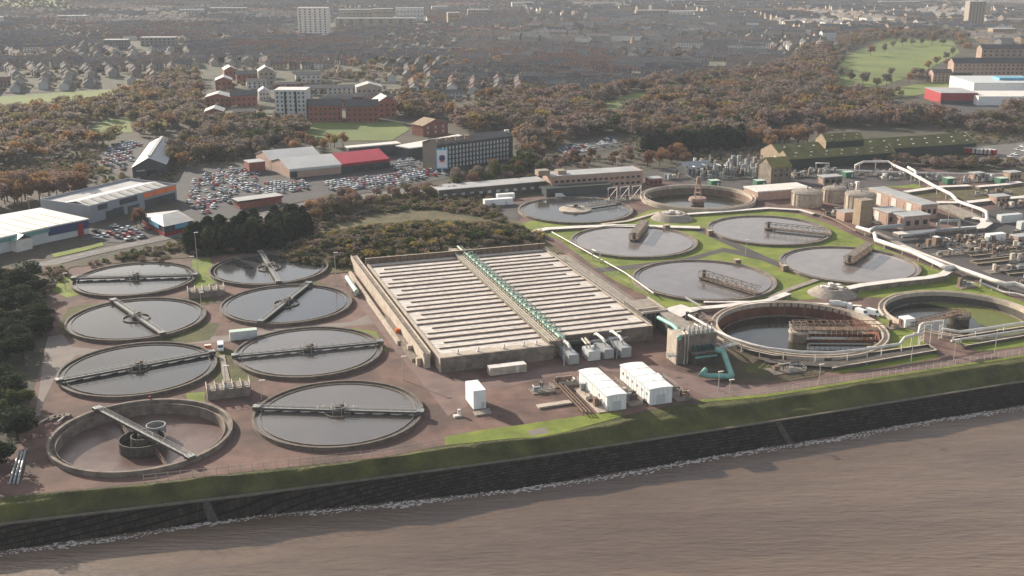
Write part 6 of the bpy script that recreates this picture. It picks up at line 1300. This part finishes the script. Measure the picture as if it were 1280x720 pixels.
ZN = [([(-25, 348), (38, 348), (52, 372), (52, 420), (38, 470), (34, 540), (10, 605), (-25, 612)], 62, 2.9, 'broad', {'evergreen': 8, 'green': 1}, (6, 9.5), 'in the dark belt at the left edge', 1.7),
      ([(232, 312), (262, 302), (330, 290), (384, 286), (394, 300), (340, 312), (300, 318), (245, 324)], 46, 2.8, 'column', {'evergreen': 8, 'green': 1}, (10, 14), 'in the row behind the farthest settling tanks', 1.5),
      ([(-25, 252), (0, 248), (60, 242), (104, 236), (106, 252), (48, 254), (-25, 268)], 26, 5, 'broad', {'orange': 4, 'russet': 3, 'pinkbrown': 3}, (13, 17), 'in the row behind the retail sheds', 1.0),
      ([(388, 262), (420, 256), (480, 246), (556, 238), (566, 246), (480, 258), (400, 276)], 24, 5, 'broad', {'pinkbrown': 4, 'orange': 2, 'olive': 3, 'bare': 2}, (7, 10), 'between main road and scrub mound', 1.1),
      ([(340, 280), (400, 264), (398, 282), (360, 290)], 8, 4, 'broad', {'orange': 3, 'olive': 2}, (7, 9), 'at the road bend below the packed cars', 1.1),
      ([(566, 232), (640, 212), (688, 214), (690, 222), (600, 236), (566, 240)], 18, 5, 'broad', {'bare': 3, 'green': 4, 'russet': 1}, (9, 14), 'below the dark mill', 1.0),
      ([(692, 214), (700, 203), (790, 196), (792, 210), (720, 216)], 16, 5, 'broad', {'russet': 4, 'pinkbrown': 3, 'yellow': 1}, (7, 10), 'behind the brick offices', 1.0),
      ([(804, 212), (812, 198), (880, 200), (870, 207), (820, 214)], 9, 4, 'broad', {'russet': 4, 'orange': 2}, (8, 12), 'at the bend left of the sludge plant', 1.1),
      ([(806, 194), (930, 185), (930, 180), (808, 187)], 34, 3.2, 'column', {'evergreen': 1}, (12, 15), 'in the tall dark hedge behind the pylon tank', 1.6),
      ([(1080, 208), (1170, 203), (1290, 204), (1290, 213), (1180, 212), (1090, 213)], 30, 4, 'bush', {'pinkbrown': 4, 'olive': 3, 'bare': 2, 'green': 1}, (5, 8), 'in the hedge between warehouse and rear pipes', 1.1),
      ([(212, 215), (205, 190), (260, 172), (330, 178), (330, 200), (240, 210)], 20, 7, 'broad', {'bare': 5, 'olive': 3, 'orange': 1}, (11, 16), 'between the barn and the showroom', 1.0),
      ([(335, 184), (430, 180), (440, 187), (345, 195)], 10, 5, 'broad', {'orange': 4, 'yellow': 1, 'evergreen': 1}, (9, 12), 'behind the pale-roofed showroom', 1.0),
      ([(935, 182), (1030, 172), (1035, 178), (960, 190)], 14, 5, 'broad', {'orange': 4, 'pinkbrown': 3}, (12, 15), 'left of the mossy warehouses', 1.0),
      ([(155, 282), (185, 276), (182, 284), (160, 288)], 3, 4, 'broad', {'bare': 1, 'russet': 1}, (8, 10), 'beside the blue-signed pavilion', .9)]
for poly, n, md, kind, cols, (h0, h1), place, sw in ZN:
    ks = list(cols); pr = np.array([cols[k] for k in ks], float); pr /= pr.sum()
    pts = scatter(poly, n, md)
    for x, y in pts: h = rng.uniform(h0, h1); put_tree(x, y, h, kind, str(rng.choice(ks, p=pr)), '%s%s, %s' % ('tall, ' if h > h0 + (h1 - h0) * .5 else '', where(x, y, pts), place), 'trees ' + place, sw=sw * rng.uniform(.85, 1.2))
i = 0
while i < 48:      # shrubs on the mound
    a, b = rng.uniform(-1, 1), rng.uniform(-1, 1)
    if a * a + b * b > .95: continue
    p = mc + U * a * 60 + V * b * 33; col = str(rng.choice(['green', 'olive', 'yellow', 'evergreen', 'bare'], p=[.3, .25, .15, .15, .15]))
    put_tree(p.x, p.y, rng.uniform(1.8, 4.2), 'bush', col, ('left' if a < -.33 else 'middle' if a < .33 else 'right') + (' front' if b < 0 else ' back') + ' of the scrub mound behind the basin', 'shrubs on the mound', mound_z(p.x, p.y), 'shrub', 'shrub', 1.7); i += 1
VG = scatter([(330, 300), (400, 276), (470, 258), (560, 248), (600, 252), (470, 268), (400, 290), (250, 326), (100, 336), (160, 326)], 34, 4)
for x, y in VG: put_tree(x, y, rng.uniform(1.5, 3.5), 'bush', str(rng.choice(['bare', 'pinkbrown', 'olive'])), where(x, y, VG) + ', on the brown verge below the main road', 'shrubs on the verge', 0, 'shrub', 'shrub', 1.4)
for px, py in ((26, 352), (30, 358), (20, 350)): x, y = G(px, py); put_tree(x, y, 6, 'bush', 'orange', 'at the top of the dark evergreen belt', 'orange shrubs by the evergreen belt', 0, 'shrub', 'shrub', 1.0)
# far woods and scattered garden trees: more than could be counted
WOODS = [([(-60, 214), (60, 200), (120, 186), (150, 176), (195, 170), (225, 165), (255, 158), (250, 100), (228, 92), (190, 104), (150, 122), (60, 130), (-60, 142)], 10.5, {'bare': 5, 'olive': 5, 'orange': 1.2, 'russet': .6}, (8, 15)),
         ([(235, 200), (258, 150), (345, 155), (385, 160), (380, 178), (330, 184), (300, 200)], 9.0, {'bare': 6, 'olive': 2, 'orange': 1, 'green': 2}, (9, 14)),
         ([(498, 128), (640, 118), (740, 122), (820, 104), (900, 98), (960, 92), (1020, 62), (1040, 66), (1046, 104), (1110, 116), (1180, 108), (1186, 112), (1165, 116), (1172, 130), (1125, 132), (1108, 142), (1128, 146), (1290, 140), (1290, 170), (1200, 166), (1030, 158), (1030, 174), (930, 182), (806, 184), (780, 168), (700, 178), (680, 200), (655, 222), (645, 200), (645, 168), (600, 172), (570, 164), (560, 150), (520, 152), (500, 148)], 9.0, {'bare': 6, 'pinkbrown': 6, 'orange': 2, 'olive': 3, 'russet': .7, 'yellow': .5, 'green': .7}, (7, 17)),
         ([(1040, 66), (1050, 50), (1100, 40), (1200, 42), (1215, 62), (1190, 74), (1178, 64), (1110, 50), (1076, 60), (1050, 74)], 16, {'bare': 4, 'olive': 3, 'orange': 2}, (10, 15)),
         ([(1140, 96), (1180, 78), (1230, 106), (1180, 116), (1150, 112)], 10, {'bare': 3, 'pinkbrown': 3, 'olive': 2}, (9, 14)),
         ([(380, 100), (480, 72), (640, 68), (640, 118), (500, 126), (480, 108)], 23, {'bare': 5, 'olive': 3, 'orange': 1}, (8, 13))]
BLOCKED = []    # building footprints in photo coordinates, kept clear of far trees and houses
for b in [(340, 105, 500, 156), (254, 84, 345, 153), (1186, 66, 1300, 106), (1160, 84, 1220, 136), (1216, 100, 1300, 136), (1105, 132, 1166, 147), (370, 30, 415, 50), (415, 20, 535, 36), (1205, 25, 1232, 38), (520, 150, 564, 175), (540, 165, 650, 225), (430, 176, 600, 192), (790, 15, 876, 26), (125, 50, 225, 64), (975, 160, 1215, 215)]: BLOCKED.append(b)
def blocked(px, py):
    return any(a < px < c and b < py < d for a, b, c, d in BLOCKED) or any(inpoly(px, py, f) for f in FIELDS)
LK = list(LEAF); LOWP = [crown_arrays('broad', 330, 90 + k, .046) for k in range(6)]
def massed(name, label, pts, cols, hr, cat='woodland', group=None, zf=None):
    V_ = []; MI = []; ks = list(cols); pr = np.array([cols[k] for k in ks], float); pr /= pr.sum()
    for x, y in pts:
        v = LOWP[int(rng.integers(0, 6))]; h = rng.uniform(*hr); a = rng.uniform(0, 6.28); sw = h * rng.uniform(1.05, 1.7); c, s = math.cos(a), math.sin(a)
        V_.append(np.stack([x + (v[:, 0] * c - v[:, 1] * s) * sw, y + (v[:, 0] * s + v[:, 1] * c) * sw, (v[:, 2] - .12 - (.2 if zf else 0)) * h + (zf(x, y) if zf else 0)], 1)); MI.append(np.full(len(v) // 4, LK.index(str(rng.choice(ks, p=pr)))))
    V_ = np.concatenate(V_); me = fastmesh(name, V_, np.arange(len(V_)).reshape(-1, 4), [LEAF[k] for k in LK], np.concatenate(MI)); o = bpy.data.objects.new(name, me); COL.objects.link(o)
    tag(o, label, cat, group, 'stuff')
WL = ['dark brown wood spreading over the left middle distance', 'brown trees massed round the red brick flats', 'wide band of autumn woodland beyond the mill and warehouses', 'ring of trees round the far side of the park', 'brown trees between the park and the stone tenement', 'loose brown trees among the houses behind the flats']
for (poly, sp, cols, hr), lab in zip(WOODS, WL):
    P = PG(poly); xs = [p[0] for p in P]; ys = [p[1] for p in P]; pts = []
    for gx in np.arange(min(xs), max(xs), sp):
        for gy in np.arange(min(ys), max(ys), sp):
            x, y = gx + rng.uniform(-.45, .45) * sp, gy + rng.uniform(-.45, .45) * sp
            if inpoly(x, y, P) and not blocked(*PX(x, y)) and not any(inpoly(PX(x, y)[0], PX(x, y)[1] - (9 if sp > 9.5 else 13), f) for f in FIELDS) and mnoise.noise((x * .012, y * .012, 4)) > -.33: pts.append((x, y))
    massed('woodland', lab, pts, cols, hr)
und = []
while len(und) < 750:
    a, b = rng.uniform(-1, 1), rng.uniform(-1, 1)
    if a * a + b * b < 1: p = mc + U * a * 62 + V * b * 35; und.append((p.x, p.y))
for z_ in (0, 1):
    pts = und if z_ == 0 else scatter([(100, 336), (160, 318), (240, 302), (330, 280), (400, 262), (470, 248), (560, 240), (600, 252), (560, 262), (470, 262), (410, 284), (392, 284), (320, 292), (240, 312)], 420, 1.5) + scatter([(-20, 345), (60, 338), (90, 336), (70, 362), (62, 420), (40, 420), (40, 350)], 60, 2) + scatter([(560, 226), (690, 208), (690, 222), (560, 238)], 60, 2) + scatter([(100, 240), (110, 212), (125, 205), (165, 214), (160, 228), (120, 262)], 60, 3) + scatter([(660, 206), (690, 196), (800, 172), (960, 188), (960, 204), (880, 204), (800, 196), (700, 206)], 240, 4) + scatter([(1170, 160), (1300, 150), (1300, 178), (1215, 182)], 160, 4) + scatter([(-20, 240), (0, 205), (60, 200), (120, 188), (130, 182), (120, 212), (105, 236)], 260, 3) + scatter([(160, 229), (175, 226), (215, 226), (225, 214), (215, 200), (230, 178), (260, 170), (330, 176), (335, 195), (235, 209), (215, 212)], 230, 3) + scatter([(400, 270), (470, 250), (560, 239), (612, 248), (640, 285), (600, 272), (540, 262), (470, 268)], 420, 1.5) + scatter([(480, 112), (640, 110), (760, 112), (640, 126), (500, 130)], 260, 4)
    pts = [p for p in pts if not (700 < PX(*p)[0] < 775 and 171 < PX(*p)[1] < 197)]
    massed('undergrowth', ['rough dry grass tussocks and low bramble covering the scrub mound', 'brown bramble and scrub along the verge below the main road'][z_], pts, {'olive': 5, 'bare': 3, 'yellow': 1.5 if z_ == 0 else .3, 'green': 4, 'pinkbrown': 1}, (2.6, 5.2) if z_ == 0 else (1.8, 4.5), 'scrub', zf=mound_z)
estate = scatter([(256, 158), (258, 116), (290, 84), (400, 90), (480, 104), (500, 150), (430, 156)], 110, 8)
massed('garden_trees', 'bare trees standing between the red brick flats', [p for p in estate if not any(a - 3 < PX(*p)[0] < c + 3 and b < PX(*p)[1] < d + 3 for a, b, c, d in [(256, 140, 290, 152), (289, 122, 322, 134), (345, 140, 386, 152), (386, 140, 475, 153)])], {'bare': 5, 'olive': 2, 'green': 1}, (5, 9), 'trees')
# trees of the park
pk = [(1062, 104), (1078, 108), (1095, 110), (1108, 108), (1050, 98), (1046, 88), (1052, 80), (1128, 58), (1140, 57), (1152, 56), (1165, 56), (1178, 57), (1116, 60), (1105, 66), (1088, 70), (1160, 88), (1150, 96), (1142, 100), (1136, 104), (1170, 82), (1182, 76), (1190, 70), (1120, 52), (1146, 50), (1168, 50)]
for px, py in pk: x, y = G(px, py); put_tree(x, y, rng.uniform(11, 16), 'broad', str(rng.choice(['bare', 'olive', 'orange', 'bare'])), ('at the near edge of the park' if py > 98 else 'in the far row across the park' if py < 62 else 'along the side of the park') + (', left' if px < 1100 else ', right' if px > 1150 else ', middle'), 'trees of the park')
# lone trees on the park
for px, py, h, col in ((1113, 96, 12, 'bare'), (1085, 98, 7, 'bare'), (403, 120, 8, 'olive')): x, y = G(px, py); put_tree(x, y, h, 'broad', col, ('tall one' if h > 9 else 'small one') + ' standing alone on the park grass' if px > 500 else 'on the flats lawn', 'lone trees', 0)
# ------------------------------------------------------------------ the town
CITY = [(-90, -6), (1370, -6), (1370, 62), (1250, 60), (1200, 42), (1060, 44), (1030, 64), (1000, 84), (960, 92), (900, 100), (830, 106), (760, 118), (640, 120), (500, 126), (490, 104), (480, 78), (380, 88), (256, 84), (228, 90), (190, 102), (150, 110), (-90, 120)]
CP_ = PG(CITY)
def house_arrays(L, D, h, r, terr):
    """local verts/quads: walls, gable roof, chimneys; mats 0 wall 1 roof 2 chimney/window"""
    a, b = L / 2, D / 2; v = [(-a, -b, 0), (a, -b, 0), (a, b, 0), (-a, b, 0), (-a, -b, h), (a, -b, h), (a, b, h), (-a, b, h)]; f = [(0, 1, 5, 4), (1, 2, 6, 5), (2, 3, 7, 6), (3, 0, 4, 7)]; m = [0] * 4
    o = .35; e = h - .15; v += [(-a - o, -b - o, e), (a + o, -b - o, e), (a + o, b + o, e), (-a - o, b + o, e), (-a - o, 0, h + r), (a + o, 0, h + r)]; f += [(8, 9, 13, 12), (10, 11, 12, 13)]; m += [1, 1]
    v += [(-a, 0, h + r - .2), (a, 0, h + r - .2)]; f += [(4, 14, 7, 4), (5, 6, 15, 5)]; f[-2] = (7, 4, 14, 14); f[-1] = (5, 6, 15, 15); m += [0, 0]
    n = max(1, int(L / 9)) + 1
    for k in range(n):
        x = -a + L * k / (n - 1) if n > 1 else 0; x = max(-a + .6, min(a - .6, x)); z0, z1 = h + r - .6, h + r + 1.2; i = len(v)
        v += [(x - .5, -.35, z0), (x + .5, -.35, z0), (x + .5, .35, z0), (x - .5, .35, z0), (x - .5, -.35, z1), (x + .5, -.35, z1), (x + .5, .35, z1), (x - .5, .35, z1)]
        f += [(i, i + 1, i + 5, i + 4), (i + 1, i + 2, i + 6, i + 5), (i + 2, i + 3, i + 7, i + 6), (i + 3, i, i + 4, i + 7), (i + 4, i + 5, i + 6, i + 7)]; m += [2] * 5
    fl = max(2, int(h / 3)); nw = int(L / 3.2)
    for s in (-1, 1):
        for q in range(fl):
            for k in range(nw):
                x = -a + L * (k + .5) / nw; z = .9 + q * (h / fl); y = s * (b + .04); i = len(v); v += [(x - .55, y, z), (x + .55, y, z), (x + .55, y, z + 1.35), (x - .55, y, z + 1.35)]; f += [(i, i + 1, i + 2, i + 3) if s < 0 else (i + 3, i + 2, i + 1, i)]; m += [3]
    return np.array(v, float), f, m
homes = []; garden = []
for gx in np.arange(-1500, 1800, 105):
    for gy in np.arange(900, 3500, 105):
        nv = mnoise.noise((gx * .0009, gy * .0009, 1)); base = nv * 2.6 + (math.pi / 2 if rng.random() < .35 else 0); cxy = Vector((gx + rng.uniform(-15, 15), gy + rng.uniform(-15, 15)))
        cpx, cpy = PX(*cxy)
        dense = cpx > 640 and cpy < 62; mid = cpx > 640
        typ = 'tenement' if dense and rng.random() < .75 else 'terrace' if rng.random() < .8 else 'villa'
        pitch = {'tenement': 26, 'terrace': 22, 'villa': 20}[typ]; X = Vector((math.cos(base), math.sin(base))); Y = Vector((-X.y, X.x))
        wallc = str(rng.choice({'tenement': ['grey', 'sandstone', 'brown'], 'terrace': ['cream', 'grey', 'brown', 'pink', 'white'], 'villa': ['cream', 'brown', 'sandstone', 'grey']}[typ]))
        roofc = str(rng.choice(['dark_grey', 'dark_grey', 'brown', 'red_brown', 'pale_grey'] if typ != 'tenement' else ['dark_grey', 'dark_grey', 'pale_grey'])); 
        if nv > .25 and cpx < 500: roofc = str(rng.choice(['red_brown', 'brown']))
        r_ = -48
        while r_ < 50:
            i_ = -50 + rng.uniform(0, 6)
            while i_ < 50:
                L = rng.uniform(14, 34) if typ == 'tenement' else rng.uniform(9, 24) if typ == 'terrace' else rng.uniform(8, 12)
                q = cxy + X * (i_ + L / 2) + Y * (r_ + rng.uniform(-1.5, 1.5)); px, py = PX(q.x, q.y)
                if inpoly(q.x, q.y, CP_) and not (px < 95 and py < 14) and not blocked(px, py) and -70 < px < 1350 and rng.random() < .93:
                    D = 11 if typ == 'tenement' else 8.5; h = rng.uniform(9, 14) if typ == 'tenement' else rng.uniform(4.6, 6.8); homes.append((q.y, q.x, base + rng.normal(0, .02) + (rng.uniform(-.5, .5) if typ == 'villa' else 0), L, D, h, rng.uniform(2.4, 3.6), wallc if rng.random() < .5 else str(rng.choice(['white', 'white', 'cream', 'grey', 'brown', 'sandstone'])), roofc if rng.random() < .6 else str(rng.choice(['dark_grey', 'pale_grey', 'brown'])), typ, px))
                elif inpoly(q.x, q.y, CP_) and -70 < px < 1350 and not blocked(px, py): garden.append((q.x, q.y))
                if rng.random() < .26: g_ = q + Y * pitch * .45 + X * rng.uniform(-6, 6); garden.append((g_.x, g_.y))
                i_ += L + (rng.uniform(0, 3.5) if typ != 'villa' else 5)
            r_ += pitch
garden = [g_ for g_ in garden if inpoly(g_[0], g_[1], CP_) and not blocked(*PX(*g_))]
massed('garden_trees', 'bare and dull green trees scattered between the houses of the town', garden, {'bare': 6, 'olive': 3, 'orange': .5, 'evergreen': 1, 'green': 1}, (4, 9), 'trees')
homes.sort(); HMATS = {k: HW[k] for k in HW}; WK_, RK_ = list(HW), list(HR); ALLM = [HW[k] for k in WK_] + [HR[k] for k in RK_] + [MATS['brick_tan'], MATS['window_dark']]
def mesh_house(arr, wallc, roofc, nm, sel):
    v, f, m = arr; idx = [i for i in range(len(f)) if m[i] in sel]
    used = sorted({j for i in idx for j in f[i]}); mp_ = {j: k for k, j in enumerate(used)}; mb = []; mats = [HW[wallc], HR[roofc], MATS['brick_tan'], MATS['window_dark']]
    me = bpy.data.meshes.new(nm); me.from_pydata([tuple(v[j]) for j in used], [], [list(dict.fromkeys(mp_[j] for j in f[i])) for i in idx])
    for x in mats: me.materials.append(x)
    me.polygons.foreach_set('material_index', [m[i] for i in idx]); me.update(); return me
cache = {}; DIST = lambda px: 'at upper left edge' if px < 90 else 'beyond the left green field' if px < 200 else 'behind the red brick flats' if px < 400 else 'above the red showroom' if px < 520 else 'above the mill' if px < 640 else 'above the small green' if px < 760 else 'above the hedge' if px < 860 else 'beside the park woods'
ymid = homes[150][0]
cm_ = MB(); cm_.box((0, 0, 0), (1, .7, 1.7), 0, 'brick_tan'); o_ = cm_.build('chimney_template'); CHM = o_.data; bpy.data.objects.remove(o_)
RN = dict(dark_grey='dark grey', brown='brown', red_brown='red-brown', pale_grey='pale grey')
for (y, x, a, L, D, h, r, wc, rc, typ, px) in homes[:300]:
    key = (typ, wc, rc, int(L / 5)); 
    if key not in cache:
        arr = house_arrays(L, D, h, r, typ); cache[key] = [mesh_house(arr, wc, rc, n_, s_) for n_, s_ in (('wall', (0, 3)), ('roof', (1,)))]
    ms = cache[key]; label = '%s %s %s, %s roof, %s %s' % ('long' if L > (18 if typ != 'villa' else 11) else 'short' if typ != 'villa' else 'small', wc, {'tenement': 'tenement', 'terrace': 'terraced row', 'villa': 'house'}[typ], RN[rc], 'nearest,' if y < homes[75][0] else 'nearer,' if y < ymid else 'farther,' if y < homes[225][0] else 'farthest,', DIST(px)); root = thing('house', label, 'house', (x, y, 0), 'houses of the town ' + DIST(px)); root.rotation_euler = (0, 0, a); po = {}
    for n_, me in zip(('wall', 'roof'), ms): o = bpy.data.objects.new(n_, me); COL.objects.link(o); o.parent = root; po[n_] = o
    hh = max(v.co.z for v in ms[1].vertices); la = max(v.co.x for v in ms[1].vertices) - .95; nc = max(2, int(L / 9) + 1)
    for k in range(nc): o = bpy.data.objects.new('chimney', CHM); COL.objects.link(o); o.parent = po['roof']; o.location = (-la + 2 * la * k / (nc - 1), 0, hh - .6)
V_ = []; F_ = []; MI = []; off = 0
for (y, x, a, L, D, h, r, wc, rc, typ, px) in homes[300:]:
    v, f, m = house_arrays(L, D, h, r, typ)
    keep = [i for i in range(len(f)) if m[i] != 3 or y < 1500]; c, s = math.cos(a), math.sin(a); V_.append(np.stack([x + v[:, 0] * c - v[:, 1] * s, y + v[:, 0] * s + v[:, 1] * c, v[:, 2]], 1))
    F_ += [[j + off for j in dict.fromkeys(f[i])] for i in keep]; MI += [{0: WK_.index(wc), 1: len(WK_) + RK_.index(rc), 2: len(ALLM) - 2, 3: len(ALLM) - 1}[m[i]] for i in keep]; off += len(v)
me = bpy.data.meshes.new('distant_town'); me.from_pydata(np.concatenate(V_).tolist(), [], F_)
for x in ALLM: me.materials.append(x)
me.polygons.foreach_set('material_index', MI); me.update(); o = bpy.data.objects.new('distant_town', me); COL.objects.link(o); tag(o, 'closely packed rooftops of the distant town fading into haze', 'town', kind='stuff')
# a few pale streets through the town
for nm, p in enumerate([[(0, 82), (330, 62), (640, 50), (640, 51.3), (330, 63.5), (0, 84)], [(640, 100), (860, 60), (960, 20), (966, 20), (868, 61), (652, 101)], [(330, 62), (345, 20), (349, 20), (338, 62)]]): sheet('street', p, .05, 'pale_asphalt', [])
print('trees', NT[0], 'cars', NC[0], 'homes', len(homes), 'garden', len(garden))
# ------------------------------------------------------------------ haze
m = MB(); X0, X1, Y0, Y1, Z0, Z1 = -9800, 9800, -3500, 9800, -10.5, 152
me = bpy.data.meshes.new('haze'); vs = [(x, y, z) for z in (Z0, Z1) for x, y in ((X0, Y0), (X1, Y0), (X1, Y1), (X0, Y1))]
me.from_pydata(vs, [], [(0, 3, 2, 1), (4, 5, 6, 7), (0, 1, 5, 4), (1, 2, 6, 5), (2, 3, 7, 6), (3, 0, 4, 7)]); hm_ = bpy.data.materials.new('haze'); hm_.use_nodes = True; t = hm_.node_tree
t.nodes.remove(t.nodes['Principled BSDF']); pv = t.nodes.new('ShaderNodeVolumePrincipled'); pv.inputs['Color'].default_value = (.80, .87, .96, 1); pv.inputs['Density'].default_value = HAZE; pv.inputs['Anisotropy'].default_value = 0
t.links.new(pv.outputs[0], t.nodes['Material Output'].inputs['Volume']); me.materials.append(hm_); o = bpy.data.objects.new('haze', me); COL.objects.link(o); tag(o, 'thin pale winter haze over the works and town', 'haze', kind='stuff')
